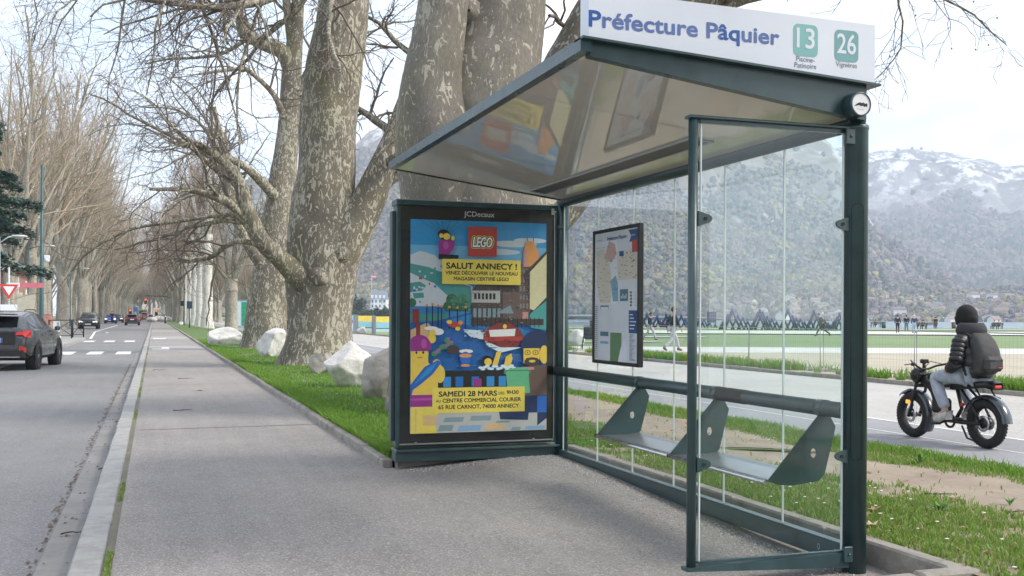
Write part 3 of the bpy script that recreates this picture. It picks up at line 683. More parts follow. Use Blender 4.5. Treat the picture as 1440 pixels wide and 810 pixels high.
big_tree('huge mottled plane with forked grey trunk right behind the advert case',
    [[(664, 585, T1Y, 248), (664, 540, T1Y, 232), (665, 450, T1Y, 218), (666, 340, T1Y, 207), (665, 270, T1Y, 200), (664, 205, T1Y, 192), (676, 140, T1Y, 165), (696, 75, T1Y, 138), (712, 0, T1Y, 116), (722, -90, T1Y, 100), (730, -220, T1Y, 80)],
     [(640, 420, T1Y - .1, 150), (628, 300, T1Y - .3, 132), (610, 200, T1Y - .45, 112), (606, 120, T1Y - .45, 86), (617, 45, T1Y - .45, 72), (626, -30, T1Y - .4, 66), (622, -140, T1Y, 58), (600, -240, T1Y, 40)]],
    [([(700, 330, T1Y + .3, 130), (758, 225, T1Y + .5, 112), (792, 130, T1Y + .6, 92), (826, 50, T1Y + .6, 76), (868, -30, T1Y + .6, 60), (930, -110, T1Y + .4, 44), (1010, -170, T1Y, 30)], 0),
     ([(700, 360, T1Y + .3, 120), (768, 270, T1Y + .5, 116), (822, 215, T1Y + .6, 96), (880, 150, T1Y + .6, 84), (940, 75, T1Y + .6, 74), (992, 0, T1Y + .5, 64), (1060, -60, T1Y, 44), (1130, -90, T1Y, 24)], 4)],
    [([(600, -240, T1Y, 30), (520, -280, T1Y - 1, 24), (420, -250, T1Y - 1.5, 18), (330, -190, T1Y - 2, 11)], 7),
     ([(1010, -170, T1Y, 26), (1120, -180, T1Y - 1, 22), (1230, -120, T1Y - 1.5, 14), (1300, -80, T1Y - 1.5, 8)], 8)], 101, b1,
    knobs=[(708, 22, T1Y - .05, 36), (660, 20, T1Y - .25, 40)], barkm='bark2', nlen=3.0)
b2 = (3.95, T2Y, 0)
big_tree('broad mottled plane with two low forking limbs between the white rocks',
    [[(446, 524, T2Y, 128), (447, 508, T2Y, 112), (449, 470, T2Y, 92), (451, 420, T2Y, 90), (452, 375, T2Y, 98), (452, 330, T2Y, 94), (457, 250, T2Y, 82), (464, 150, T2Y, 78), (475, 60, T2Y, 76), (484, 0, T2Y, 68), (490, -90, T2Y, 55), (485, -200, T2Y, 40)]],
    [([(462, 400, T2Y - .2, 60), (484, 340, T2Y - .3, 62), (514, 290, T2Y - .4, 50), (536, 240, T2Y - .5, 40), (556, 192, T2Y - .5, 34), (580, 120, T2Y - .5, 28), (590, 40, T2Y - .5, 20)], 4),
     ([(440, 405, T2Y - .3, 42), (416, 385, T2Y - .5, 34), (392, 362, T2Y - .7, 27), (368, 338, T2Y - 1, 24), (350, 300, T2Y - 1.2, 21), (338, 262, T2Y - 1.4, 18), (324, 238, T2Y - 1.6, 15), (296, 214, T2Y - 1.8, 11), (262, 196, T2Y - 2, 6)], 5),
     ([(366, 342, T2Y - 1.0, 20), (352, 318, T2Y - 1.1, 17), (328, 290, T2Y - 1.3, 14), (300, 276, T2Y - 1.5, 11), (262, 267, T2Y - 1.8, 8), (210, 266, T2Y - 2, 4)], 6)],
    [([(484, -60, T2Y, 40), (420, -110, T2Y - .5, 32), (330, -110, T2Y - 1.5, 22), (240, -80, T2Y - 2.5, 15), (150, -45, T2Y - 3, 9), (90, -20, T2Y - 3, 5)], 18),
     ([(480, -20, T2Y - .2, 30), (430, -30, T2Y - 1, 22), (370, 0, T2Y - 2, 14), (300, 10, T2Y - 2.5, 9), (200, 0, T2Y - 2.5, 5)], 15),
     ([(500, -60, T2Y, 30), (540, -120, T2Y, 24), (560, -200, T2Y, 14)], 4)], 102, b2, knobs=[(478, 357, T2Y - .75, 22), (447, 388, T2Y - .75, 26)], nlen=4.2)
b3 = (3.95, T3Y, 0)
big_tree('third great plane with pale flaking bark beside the white boulders',
    [[(371, 494, T3Y, 72), (372, 480, T3Y, 62), (375, 440, T3Y, 56), (383, 380, T3Y, 52), (390, 320, T3Y, 46), (398, 250, T3Y, 36), (406, 170, T3Y, 30), (410, 100, T3Y, 27), (416, 40, T3Y, 20), (420, -30, T3Y, 14), (420, -110, T3Y, 10)]],
    [([(410, 100, T3Y, 22), (396, 72, T3Y - .2, 22), (368, 60, T3Y - .4, 19), (344, 46, T3Y - .5, 17), (336, 18, T3Y - .5, 13), (328, -40, T3Y - .5, 9), (318, -110, T3Y - .5, 6)], 7),
     ([(399, 165, T3Y - .3, 10), (384, 132, T3Y - .5, 8), (350, 100, T3Y - .8, 6.5), (332, 97, T3Y - 1, 6), (280, 104, T3Y - 1.5, 3.5)], 7),
     ([(376, 380, T3Y - .3, 22), (350, 345, T3Y - .5, 17), (330, 300, T3Y - .8, 14), (318, 250, T3Y - 1, 12), (312, 200, T3Y - 1.2, 9), (300, 150, T3Y - 1.4, 6)], 6),
     ([(390, 280, T3Y - .3, 16), (345, 235, T3Y - 1, 11), (300, 215, T3Y - 1.5, 9), (250, 200, T3Y - 2, 6)], 8),
     ([(410, 60, T3Y, 14), (402, 0, T3Y, 11), (395, -60, T3Y, 8)], 6)],
    [([(415, 140, T3Y, 14), (440, 80, T3Y, 9), (450, 10, T3Y, 7)], 6)], 103, b3, nlen=5.0)
# fourth: a pollard with a pale bole
big_tree('lone pollarded plane with flaking bole and knuckled top, beside the green cabin',
    [[(325, 466, 99, 21), (325, 455, 99, 18), (325, 415, 99, 16.5), (325, 408, 99, 19), (325, 400, 99, 17), (325, 392, 99, 19)]],
    [([(322, 396, 99, 8), (308, 378, 99, 6.5), (290, 362, 98, 5), (270, 340, 97, 3.5)], 8), ([(323, 394, 99, 8), (318, 360, 99, 6.5), (308, 310, 99, 5), (300, 250, 98, 3.5)], 8), ([(327, 394, 99, 8), (330, 350, 99, 6.5), (334, 290, 99, 5), (336, 220, 99, 3.5)], 8),
     ([(328, 396, 99, 8), (340, 372, 99, 6.5), (352, 340, 99, 5), (366, 300, 99, 3.5)], 8), ([(326, 394, 99, 6), (346, 340, 98, 5), (354, 260, 98, 3)], 6)], [], 104, (6.7, 99, 0), barkm='barkfar', nlen=6.5, group='great planes along the park verge')
# the next plane of the row stands just behind the camera and hangs over it
b0 = (5.2, -3.2, 0)

g = np.random.default_rng(55); tr = TA(); lb = TA(); br = TA()
zz = np.linspace(0, 6, 14); tp = np.stack([5.4 + .02 * zz, -3.0 + .03 * zz, zz], -1); V, Q = lumpy(tp, .85 * np.interp(zz, [0, .5, 1.5, 6], [1.4, 1.12, 1, .9]), 30, 4.); tr.V.append(V); tr.Q.append(Q); tr.n = len(V)
for path, nch in (([(5.5, -2.9, 5.6), (6.2, 0, 7.5), (6.8, 4, 8), (7.2, 8, 7.4), (7.4, 10.5, 6.6)], 12), ([(5.5, -2.9, 5.6), (7, 1, 7.2), (9.0, 5, 7.4), (10.4, 8, 6.8), (11.2, 10, 6.0)], 13), ([(5.4, -2.9, 5.6), (4.8, 1, 8), (4.6, 5, 8.4), (4.6, 9, 7.4)], 9), ([(5.3, -3, 5.4), (3, -1, 8), (0, 2, 10)], 8), ([(5.3, -3, 5.4), (5.4, -6, 8.5), (5, -9, 11)], 8), ([(5.3, -3, 5.4), (8, -5, 8.5), (11, -6, 11)], 8)):
    A = np.array(path, float); tt = np.linspace(0, len(A) - 1, 14); P = np.stack([np.interp(tt, np.arange(len(A)), A[:, c]) for c in range(3)], -1); P += g.normal(0, .08, P.shape); R = np.linspace(.26, .045, 14)
    lb.tube(P, R, 10); spawn((lb, lb, br), P, R, 3.2, 2, PN, g, nch, .3)
t0 = thing('plane_tree', 'plane beside the viewer whose drooping twigs hang over the shelter sign', 'tree', b0, 0, 'great planes along the park verge')
tr.build('trunk', M['bark2'], t0, b0); lb.build('limb', M['limb'], t0, b0); br.build('crown', M['twig'], t0, b0)
# ------------------------------------------------------------------ grass, rocks, litter
def blades(name, pts, h, wd, mat, label, lean=.5, seed=1):
    g = np.random.default_rng(seed); n = len(pts); a = g.uniform(0, 6.283, n); hh = h * g.uniform(.45, 1.3, n); ww = wd * g.uniform(.7, 1.3, n)
    dx, dy = np.cos(a) * ww, np.sin(a) * ww; b = g.uniform(0, 6.283, n); ln = lean * hh * g.uniform(.2, 1.2, n)
    P = np.asarray(pts); V = np.empty((n, 5, 3))
    V[:, 0] = P + np.stack([dx, dy, 0 * dx - .01], -1); V[:, 1] = P - np.stack([dx, dy, 0 * dx + .01], -1)
    mid = P + np.stack([np.cos(b) * ln * .35, np.sin(b) * ln * .35, hh * .6], -1)
    V[:, 2] = mid - np.stack([dx, dy, 0 * dx], -1) * .75; V[:, 3] = mid + np.stack([dx, dy, 0 * dx], -1) * .75
    V[:, 4] = P + np.stack([np.cos(b) * ln, np.sin(b) * ln, hh], -1)
    i = np.arange(n)[:, None] * 5; Q = np.concatenate([i + [0, 1, 2], i + [0, 2, 3], i + [3, 2, 4]], 0)
    o = npmesh(name, V.reshape(-1, 3), Q, mat, smooth=False); tag(o, label, 'grass', None, 'stuff'); return o
g = np.random.default_rng(9)
def lv_z(X, Y): return np.clip(.06 + .035 * vnoise(X, Y, .8) - np.clip((X - 4.5) * .055, 0, .2), -.15, .14)
n = 90000; Y = 8.95 + 46 * g.random(n) ** 1.7; X = 1.96 + g.random(n) * 5.4
ok = ((vnoise(X, Y, .9, 2.) + .35 * vnoise(X, Y, 4., 6.)) > -.38 - .2 * (X < 2.3)) & ((X < 4.7) | (earth_mask(X, Y) < .5)); X, Y = X[ok], Y[ok]
blades('verge_grass', np.stack([X, Y, lv_z(X, Y)], -1), .055, .006, M['blade'], 'bright short grass of the verge under the great planes', .6, 2)
n = 60000; Y = 8.95 + 40 * g.random(n) ** 1.6; X = 1.94 + abs(g.normal(0, .16, n)); blades('verge_grass', np.stack([X, Y, lv_z(X, Y)], -1), .075, .006, M['blade'], 'longer grass leaning over the kerb of the verge', .8, 3)
# strip behind the shelter
n = 330000; Y = -1 + 15 * g.random(n); X = 3.70 + g.random(n) * 3.8
m_ = earth_mask(X, Y); dn = np.clip(.62 + .75 * vnoise(X, Y, 1.1, 2.) + .5 * vnoise(X, Y, 4.2, 6.), 0.04, 1)
ok = g.random(n) < (1 - m_) ** 1.4 * dn + .004; X, Y = X[ok], Y[ok]; zz_ = np.where(Y < 9.0, strip_z(X, Y), lv_z(X, Y))
blades('strip_grass', np.stack([X, Y, zz_], -1), .038, .0055, M['bladedry'], 'thin tufty grass of the strip behind the bus shelter', .7, 4)
n = 9000; Y = -1 + 4.9 * g.random(n); X = 2.6 + g.random(n) * 1.2; ok = (Y < 3.95); blades('strip_grass', np.stack([X, Y, 0 * X + .075], -1)[ok], .05, .006, M['bladedry'], 'thin grass in front of the shelter kerb', .7, 5)
n = 26000; Y = 1 + 22 * g.random(n); X = 7.28 + g.normal(0, .14, n); blades('path_edge_grass', np.stack([X, Y, np.where(Y < 9.0, strip_z(X, Y), lv_z(X, Y))], -1), .07, .006, M['blade'], 'ragged line of grass along the edge of the cycle path', .8, 6)
n = 30000; Y = 8 + 40 * g.random(n) ** 1.3; X = 15.1 + abs(g.normal(0, .55, n)); ok = (vnoise(X, Y, .35, 3.) + .4 * vnoise(X, Y, 1.5, 7.)) > -.18
blades('kerb_tufts', np.stack([X, Y, 0 * X - .07], -1)[ok], .24, .014, M['blade'], 'tufts of long grass along the far kerb of the promenade', .6, 7)
n = 6000; Y = 4.5 + 40 * g.random(n) ** 1.5; X = -.232 + abs(g.normal(0, .012, n)); ok = (vnoise(X * 0, Y, .8, 3.) > .18); blades('joint_moss_tufts', np.stack([X, Y, 0 * X], -1)[ok], .022, .004, M['bladedry'], 'moss and small weeds in the joint behind the granite kerb', .9, 8)
# broad leaved weeds and a sprig in the worn ground
def rosette(x, y, z, n, L, name, label, col, upr=.5, seed=1):
    g_ = np.random.default_rng(seed); b = MB()
    for i in range(n):
        a = 6.283 * i / n + g_.uniform(-.3, .3); l = L * g_.uniform(.6, 1.1); u_ = upr * g_.uniform(.6, 1.3); w_ = l * .13
        c, s_ = math.cos(a), math.sin(a)
        pts = [(0, 0, 0), (l * .4 * c, l * .4 * s_, l * .5 * u_), (l * c, l * s_, l * u_ * .75)]
        b.add([(pts[0][0] - s_ * w_ * .3, pts[0][1] + c * w_ * .3, 0), (pts[0][0] + s_ * w_ * .3, pts[0][1] - c * w_ * .3, 0), (pts[1][0] + s_ * w_, pts[1][1] - c * w_, pts[1][2]), (pts[1][0] - s_ * w_, pts[1][1] + c * w_, pts[1][2]), pts[2]], [(0, 1, 2, 3), (3, 2, 4)])
    o = b.build(name, col); o.location = (x, y, z); tag(o, label, 'weed', 'weeds behind the shelter'); return o
M['weed'] = pm('weed_leaf', (.09, .22, .035), .6, var=.25)
for i, (u, v, L, n_, up, lab) in enumerate(((1322, 726, .10, 11, .9, 'broad leaved pale green weed right of the shelter kerb'), (1420, 705, .07, 8, 1.4, 'upright sprig of blades alone on the bare earth'), (1293, 640, .12, 8, 1.2, 'small tuft in the worn earth left of the bicycle'), (1395, 790, .08, 9, .8, 'flat weed at the lower right corner of the grass'))):
    p = at(u, v, Z=.03); rosette(p[0], p[1], float(strip_z(np.array([[p[0]]]), np.array([[p[1]]]))[0, 0]), n_, L, 'weed', lab, M['weed'], up, i)
# dead leaves and twigs lying about
leafm = [pm('dead_leaf_tan', (.42, .25, .13), .7, var=.3, sc=30), pm('dead_leaf_brown', (.25, .15, .08), .7, var=.3, sc=30), pm('dead_leaf_pale', (.48, .36, .24), .7, var=.3, sc=30)]
def leaf(x, y, z, s_, m, lab, seed):
    g_ = random.Random(seed); b = MB(); n = 10; P = []
    for i in range(n):
        r_ = s_ * (1 if i % 2 == 0 else .5) * g_.uniform(.8, 1.15); a = 6.283 * i / n; P.append((r_ * math.cos(a), r_ * math.sin(a) * .8, .008 + g_.uniform(0, .02) * (i % 2 == 0)))
    V = [(0, 0, .004)] + P; b.add(V, [(0, i + 1, (i + 1) % n + 1) for i in range(n)]); b.tube([(0, 0, .005), (-s_ * 1.5, .01, .01)], .0016, 4)
    o = b.build('dead_leaf', m); o.location = (x, y, z); o.rotation_euler = (0, 0, g_.uniform(0, 6.28)); tag(o, lab, 'leaf', 'fallen plane leaves'); return o
for i, (u, v, z, s_, lab) in enumerate(((281, 549, .004, .10, 'tan leaf lying in the middle of the pavement'), (1230, 717, .1, .06, 'orange brown leaf on the grass just right of the big post'), (1226, 739, .12, .05, 'pale leaf against the near kerb right of the post'), (1352, 775, .1, .045, 'pinkish leaf on the grass by the kerb corner'), (1385, 733, .06, .05, 'pale crumpled leaf at the edge of the bare earth'), (1341, 701, .06, .045, 'small pale leaf left of the bare earth'), (976, 470 + 250, .004, .03, 'crumpled brown leaf on the shelter floor behind the side screen'))):
    p = at(u, v, Z=z); leaf(p[0], p[1], z, s_, leafm[i % 3], lab, i)
tw = pm('fallen_twig', (.07, .05, .04), .9, var=.3)
for i, (u, v, z, L, a, lab) in enumerate(((162, 594, -.105, .26, .3, 'crooked dark twig lying in the gutter'), (138, 661, -.105, .16, 1.4, 'straight short stick across the gutter'), (215, 521, .004, .34, 1.5, 'dark twig on the pavement beside the kerb joint'), (250, 533, .004, .3, 1.3, 'thin pale twig on the pavement'), (243, 578, .004, .25, 1.45, 'short twig flat on the grey pavement'), (85, 753, -.105, .12, 1.2, 'tiny curled twig in the near gutter'), (1293, 697, .03, .25, .9, 'stick on the bare earth behind the shelter'), (1410, 722, .02, .22, 1.1, 'thin stick on the bare earth at the right'), (400, 545, .06, .45, 1.6, 'fallen branch on the verge grass by the rocks'))):
    p = at(u, v, Z=z); r_ = random.Random(i); b = MB(); P = [(0, 0, .008)]
    for k in range(5): P.append((P[-1][0] + L / 5, P[-1][1] + r_.uniform(-.25, .25) * L / 3, .008 + r_.uniform(0, .01)))
    b.tube(P, np.linspace(.006, .003, 6), 5); b.tube([P[2], (P[2][0] + L * .2, P[2][1] + L * .14, .015)], .003, 4)
    o = b.build('twig', tw); o.location = (p[0], p[1], z); o.rotation_euler = (0, 0, a - 1.2); tag(o, lab, 'twig', 'fallen twigs')
# scraps of dead leaf in the grass
V = []; Q = []
for i in range(330):
    if i < 230: x, y = g.uniform(3.72, 7.3), 2 + 12 * g.random() ** 1.4
    else: x, y = g.uniform(2.0, 6), 9 + 20 * g.random() ** 1.5
    z = float((lv_z if y > 9.0 else strip_z)(np.array([[x]]), np.array([[y]]))[0, 0]) + g.uniform(.015, .05); s_ = g.uniform(.010, .034); an = g.uniform(0, 6.28); o_ = len(V)
    for k in range(5): V.append((x + s_ * g.uniform(.6, 1.2) * math.cos(an + k * 1.257), y + s_ * g.uniform(.6, 1.2) * math.sin(an + k * 1.257), z + g.uniform(-.3, .6) * s_))
    V.append((x, y, z)); Q += [(o_ + k, o_ + (k + 1) % 5, o_ + 5) for k in range(5)]
o = npmesh('leaf_litter', V, Q, m_blade('leaf_scraps', [(.40, .24, .14), (.30, .18, .10), (.50, .40, .28), (.44, .30, .24)]), smooth=False); tag(o, 'scraps of tan dead leaf caught in the grass', 'litter', None, 'stuff')
# little white daisies
b = MB()
for i in range(260):
    x, y = g.uniform(2.2, 6.5), 9.5 + 26 * g.random() ** 1.5
    if i > 190: x, y = g.uniform(3.75, 5.2), g.uniform(3.0, 9.2)
    z = float((lv_z if y > 9.3 else strip_z)(np.array([[x]]), np.array([[y]]))[0, 0]) + g.uniform(.03, .05); b.lathe([(0, z), (.012, z + .003), (0, z + .006)], 6, 0, Matrix.Translation((x, y, 0)), False)
o = b.build('daisies', pm('daisy_white', (.75, .74, .70), .7)); tag(o, 'scattered tiny white daisies in the grass', 'flowers', None, 'stuff')
# limestone boulders
def boulder(label, u, v, z, wpx, hpx, depth, mat, seed, rz=0., skew=0.):
    p = at(u, v, Z=z); d = p @ FW; W = wpx * d / F; H = hpx * d / F; import bmesh
    bm = bmesh.new(); bmesh.ops.create_icosphere(bm, subdivisions=5, radius=1.); r_ = random.Random(seed)
    pl_ = [(Vector((r_.gauss(0, 1), r_.gauss(0, 1), r_.gauss(0, .8))).normalized(), r_.uniform(.6, .94)) for _ in range(24)]
    for vt in bm.verts:
        c = vt.co.copy(); c.x = math.copysign(abs(c.x) ** .85, c.x); c.z = math.copysign(abs(c.z) ** .8, c.z)
        for nrm, dd in pl_:
            t = c.dot(nrm) - dd
            if t > 0: c -= nrm * t * .97
        k_ = 1 + .07 * noise.noise(c * 1.6 + Vector((seed, 0, 0))) + .05 * noise.noise(c * 3 + Vector((seed, 3, 0))) - .05 * max(0, .12 - abs(noise.noise(c * 2.7 + Vector((0, seed, 0))))) * 8 * .5 + .016 * noise.noise(c * 9) + .014 * noise.noise(c * 22) + .010 * noise.noise(c * 45)
        vt.co = c * k_
    xs = [a.co.x for a in bm.verts]; zs = [a.co.z for a in bm.verts]
    for vt in bm.verts:
        x = (vt.co.x - min(xs)) / (max(xs) - min(xs)) - .5; zz = (vt.co.z - min(zs)) / (max(zs) - min(zs))
        vt.co = Vector((x * W + skew * zz * W, vt.co.y * depth * .5, zz * (H + .12) - .12))
    me = D.meshes.new('boulder'); bm.to_mesh(me); bm.free(); me.materials.append(mat)
    for f in me.polygons: f.use_smooth = True
    o = D.objects.new('boulder', me); COL.objects.link(o); o.location = (p[0], p[1] + depth * .3, z - .02); o.rotation_euler = (0, 0, -YAW + rz); tag(o, label, 'rock', 'pale boulders along the verge'); return o
for a in (('low pale boulder at the foot of the third plane', 322, 486, .05, 58, 27, 1.6, 'rock', 1), ('white boulder between the second and third planes', 384, 502, .05, 46, 42, 1.3, 'rock', 2, 0, .05), ('small grey lichened stone right of the broad plane trunk', 454, 527, .05, 36, 32, .6, 'rockdark', 3), ('big white faceted boulder, largest of the verge rocks', 493, 546, .05, 70, 68, 1.0, 'rock', 4, .1, .04), ('tall grey boulder half hidden by the advert case', 548, 561, .05, 66, 76, .8, 'rockdark', 5), ('small white stone by the picture boards', 509, 469, -.08, 15, 10, .9, 'rock', 6), ('white stone left of the pale trunks', 255, 457, .03, 9, 5, .9, 'rock', 8)): boulder(a[0], *a[1:7], M[a[7]], *a[8:])
# ------------------------------------------------------------------ woods, houses and trees on the hills
def forest(name, V, n, mats, wts, smin, smax, seed, label, lo=.02, hi=.97, el=1.15, line=None, clus=None):
    g = np.random.default_rng(seed); nr, nu = V.shape[:2]; ico_v = []; 
    t = (1 + 5 ** .5) / 2; iv = np.array([(-1, t, 0), (1, t, 0), (-1, -t, 0), (1, -t, 0), (0, -1, t), (0, 1, t), (0, -1, -t), (0, 1, -t), (t, 0, -1), (t, 0, 1), (-t, 0, -1), (-t, 0, 1)]) / 1.902
    it = np.array([(0, 11, 5), (0, 5, 1), (0, 1, 7), (0, 7, 10), (0, 10, 11), (1, 5, 9), (5, 11, 4), (11, 10, 2), (10, 7, 6), (7, 1, 8), (3, 9, 4), (3, 4, 2), (3, 2, 6), (3, 6, 8), (3, 8, 9), (4, 9, 5), (2, 4, 11), (6, 2, 10), (8, 6, 7), (9, 8, 1)])
    VV = []; QQ = []; MI = []; c = 0
    fi = g.uniform(lo, hi, n) * (nr - 1); fj = g.uniform(0, 1, n) * (nu - 1)
    for k in range(n):
        i, j = int(fi[k]), int(fj[k]); a, b = fi[k] - i, fj[k] - j; i2, j2 = min(i + 1, nr - 1), min(j + 1, nu - 1)
        p = (V[i, j] * (1 - a) + V[i2, j] * a) * (1 - b) + (V[i, j2] * (1 - a) + V[i2, j2] * a) * b
        kn = noise.noise((p[0] * .004, p[1] * .004, seed)) + .7 * noise.noise((p[0] * .012, p[1] * .012, seed + 4)); 
        w_ = np.array([x + y * kn for x, y in wts]).clip(.01); m = int(g.choice(len(mats), p=w_ / w_.sum()))
        slope = abs(V[i2, j, 2] - V[i, j, 2]) / (np.linalg.norm(V[i2, j, :2] - V[i, j, :2]) + 1e-6)
        if slope > 1.1 and g.random() < .4: continue
        if clus and kn < clus + .25 * (noise.noise((p[0] * .03, p[1] * .03, 2.)) - .1): continue
        if line and p[2] > line * (1 + .35 * kn) and g.random() < .985: continue
        s_ = g.uniform(smin, smax); e = el * (1.55 if mats[m] in DARK else 1.0)
        VV.append(p + iv * g.uniform(.55, 1.35, (12, 1)) * np.array([s_, s_, s_ * e]) + [0, 0, s_ * .7]); QQ.append(it + c); MI.append(np.full(20, m)); c += 12
    o = npmesh(name, np.concatenate(VV), np.concatenate(QQ), [M[x] for x in mats], np.concatenate(MI), False); tag(o, label, 'forest', None, 'stuff'); return o
for n_, c_ in (('f_bare', (.130, .098, .094)), ('f_bare2', (.17, .130, .122)), ('f_yellow', (.24, .21, .085)), ('f_green', (.11, .13, .055)), ('f_dark', (.03, .052, .04)), ('f_grey', (.155, .142, .13))): M[n_] = pm('crowns_' + n_[2:], c_, .95, var=.3, sc=.12)
DARK = ('f_dark',)
forest('hillside_wood', HSV, 46000, ['f_bare', 'f_bare2', 'f_yellow', 'f_green', 'f_dark', 'f_grey'], [(.30, -.3), (.25, -.2), (.13, .5), (.07, .3), (.06, -.25), (.16, 0)], 1.8, 3.7, 3, 'mixed spring woodland covering the near slope beyond the lake')
forest('mountain_wood', HMV, 34000, ['f_bare', 'f_bare2', 'f_yellow', 'f_dark', 'f_grey'], [(.38, 0), (.3, 0), (.08, .2), (.10, -.35), (.2, 0)], 3.2, 6.5, 4, 'brown and grey woodland covering the great mountain', .05, .95, line=265)
forest('far_mountain_wood', HFV, 26000, ['f_bare', 'f_bare2', 'f_dark', 'f_grey'], [(.4, 0), (.25, 0), (.22, -.4), (.2, 0)], 6, 11, 5, 'hazy woodland covering the far snowy mountain', .06, .9, line=370)
# village: every house with its roof
hw = [pm('far_wall_white', (.62, .60, .56), .9), pm('far_wall_cream', (.52, .46, .37), .9), pm('far_wall_pink', (.50, .39, .34), .9)]; hr = [pm('far_roof_tile', (.27, .17, .14), .9), pm('far_roof_slate', (.14, .13, .14), .9), pm('far_roof_brown', (.24, .17, .13), .9)]
def house(w_, d_, h_, r_, wm, rm):
    t = thing('house', 'small far house', 'house'); b = MB(); b.box((-w_ / 2, -d_ / 2, -3), (w_ / 2, d_ / 2, h_)); b.add([(-w_ / 2, -d_ / 2, h_), (-w_ / 2, d_ / 2, h_), (-w_ / 2, 0, h_ + r_)], [(0, 1, 2)]); b.add([(w_ / 2, -d_ / 2, h_), (w_ / 2, d_ / 2, h_), (w_ / 2, 0, h_ + r_)], [(2, 1, 0)]); b.build('wall', wm, t)
    b = MB(); e = .8
    for s_ in (-1, 1): b.add([(-w_ / 2 - e, s_ * (d_ / 2 + e), h_ - .5), (w_ / 2 + e, s_ * (d_ / 2 + e), h_ - .5), (w_ / 2 + e, 0, h_ + r_ + .1), (-w_ / 2 - e, 0, h_ + r_ + .1), (-w_ / 2 - e, s_ * (d_ / 2 + e), h_ - .1), (w_ / 2 + e, s_ * (d_ / 2 + e), h_ - .1), (w_ / 2 + e, 0, h_ + r_ + .5), (-w_ / 2 - e, 0, h_ + r_ + .5)], [(0, 1, 2, 3), (4, 5, 6, 7), (0, 1, 5, 4), (1, 2, 6, 5), (3, 0, 4, 7)])
    b.build('roof', rm, t)
    return t
HP = [house(12, 9, 6, 3, hw[0], hr[0]), house(15, 10, 6.5, 3.4, hw[1], hr[2]), house(10, 9, 6, 3.2, hw[2], hr[0]), house(18, 11, 8, 3, hw[0], hr[1])]; used_h = set(); g = np.random.default_rng(21)
def ground_of(V, p):
    f = V.reshape(-1, 3); i = np.argmin((f[:, 0] - p[0]) ** 2 + (f[:, 1] - p[1]) ** 2); return f[i, 2]
def put_house(u, r, lab, grp='houses of the village across the lake', sc=None, rz=None, k=None):
    th = math.atan((u - 720) / F); p = fl(r * math.cos(th), r * math.sin(th)); z = ground_of(HSV, p); k = int(g.integers(0, 4)) if k is None else k; s_ = sc or g.uniform(.45, .85); rz_ = g.uniform(0, 3.14) if rz is None else rz
    if k not in used_h: used_h.add(k); o = HP[k]; o.location = (p[0], p[1], z); o.rotation_euler = (0, 0, rz_); o.scale = (s_,) * 3; o['label'] = lab; o['group'] = grp
    else: copy_tree(HP[k], (p[0], p[1], z), rz_, s_, lab, grp)
for i in range(150):
    u = g.uniform(1215, 1470); r = 1015 + 480 * g.random() ** 1.3; put_house(u, r, 'pale house among trees on the slope across the lake, right of the shelter')
for i in range(50): put_house(g.uniform(1040, 1205), 1010 + 130 * g.random(), 'pale house on the lake shore seen through the side screen of the shelter')
for u, lab in ((1338, 'white house with steep roof on the far shore left of the rider'), (1398, 'lone white house with grey roof on the far shore right of the rider')): put_house(u, 1006, lab, None, .75, -YAW + .4, 0)
# ------------------------------------------------------------------ the bus shelter
XB, YF, YE = 3.42, 4.53, 8.70                # back wall, near post row, advert plane
sh = thing('bus_shelter', 'dark green glass bus shelter with white name sign and advert case', 'bus shelter', (XB, 6.8, 0), 0, None, True)
G = M['green']
def zcyl(mb, x, y, z0, z1, r, k=28, m=0): mb.lathe([(0, z0), (r, z0), (r, z1), (0, z1)], k, m, Matrix.Translation((x, y, 0)), True); return mb
def ycyl(mb, x, z, y0, y1, r, k=20, m=0): return mb.tube([(x, y0, z), (x, y1, z)], r, k, m)
# posts
b = MB(); px = XB - .012
b.lathe([(.0, -.02), (.060, -.02), (.060, 2.262), (.063, 2.268), (.063, 2.285), (.058, 2.29), (.0, 2.29)], 36, 0, Matrix.Translation((px, YF, 0)))
post = b.build('post', [G], sh)
b = MB(); zcyl(b, px, YF, 2.285, 2.40, .046); b.build('post_head', [G], post)
b = MB()
hp = [(-.034 + .034 * (1 - math.cos(a)) - .0, 0) for a in (0,)]
pts = [(.030 * math.cos(a), .60 + .025 * math.sin(a)) for a in np.linspace(math.pi, 2 * math.pi, 9)] + [(.030 * math.cos(a), 1.86 + .025 * math.sin(a)) for a in np.linspace(0, math.pi, 9)]
# service hatch outline on the post, wrapped round its face
hv = [(px + .0612 * math.sin(p[0] / .06 - .5), YF - .0612 * math.cos(p[0] / .06 - .5), p[1]) for p in pts + pts[:1]]
b.tube(hv, .0012, 4); b.build('service_hatch', [M['blackmatt']], post)
b = MB(); b.lathe([(.0, 0), (.058, 0), (.058, 2.33), (0, 2.33)], 28, 0, Matrix.Translation((XB + .01, YE - .02, 0))); b.lathe([(.061, 2.08), (.061, 2.11)], 28, 0, Matrix.Translation((XB + .01, YE - .02, 0))); b.build('post', [G], sh)
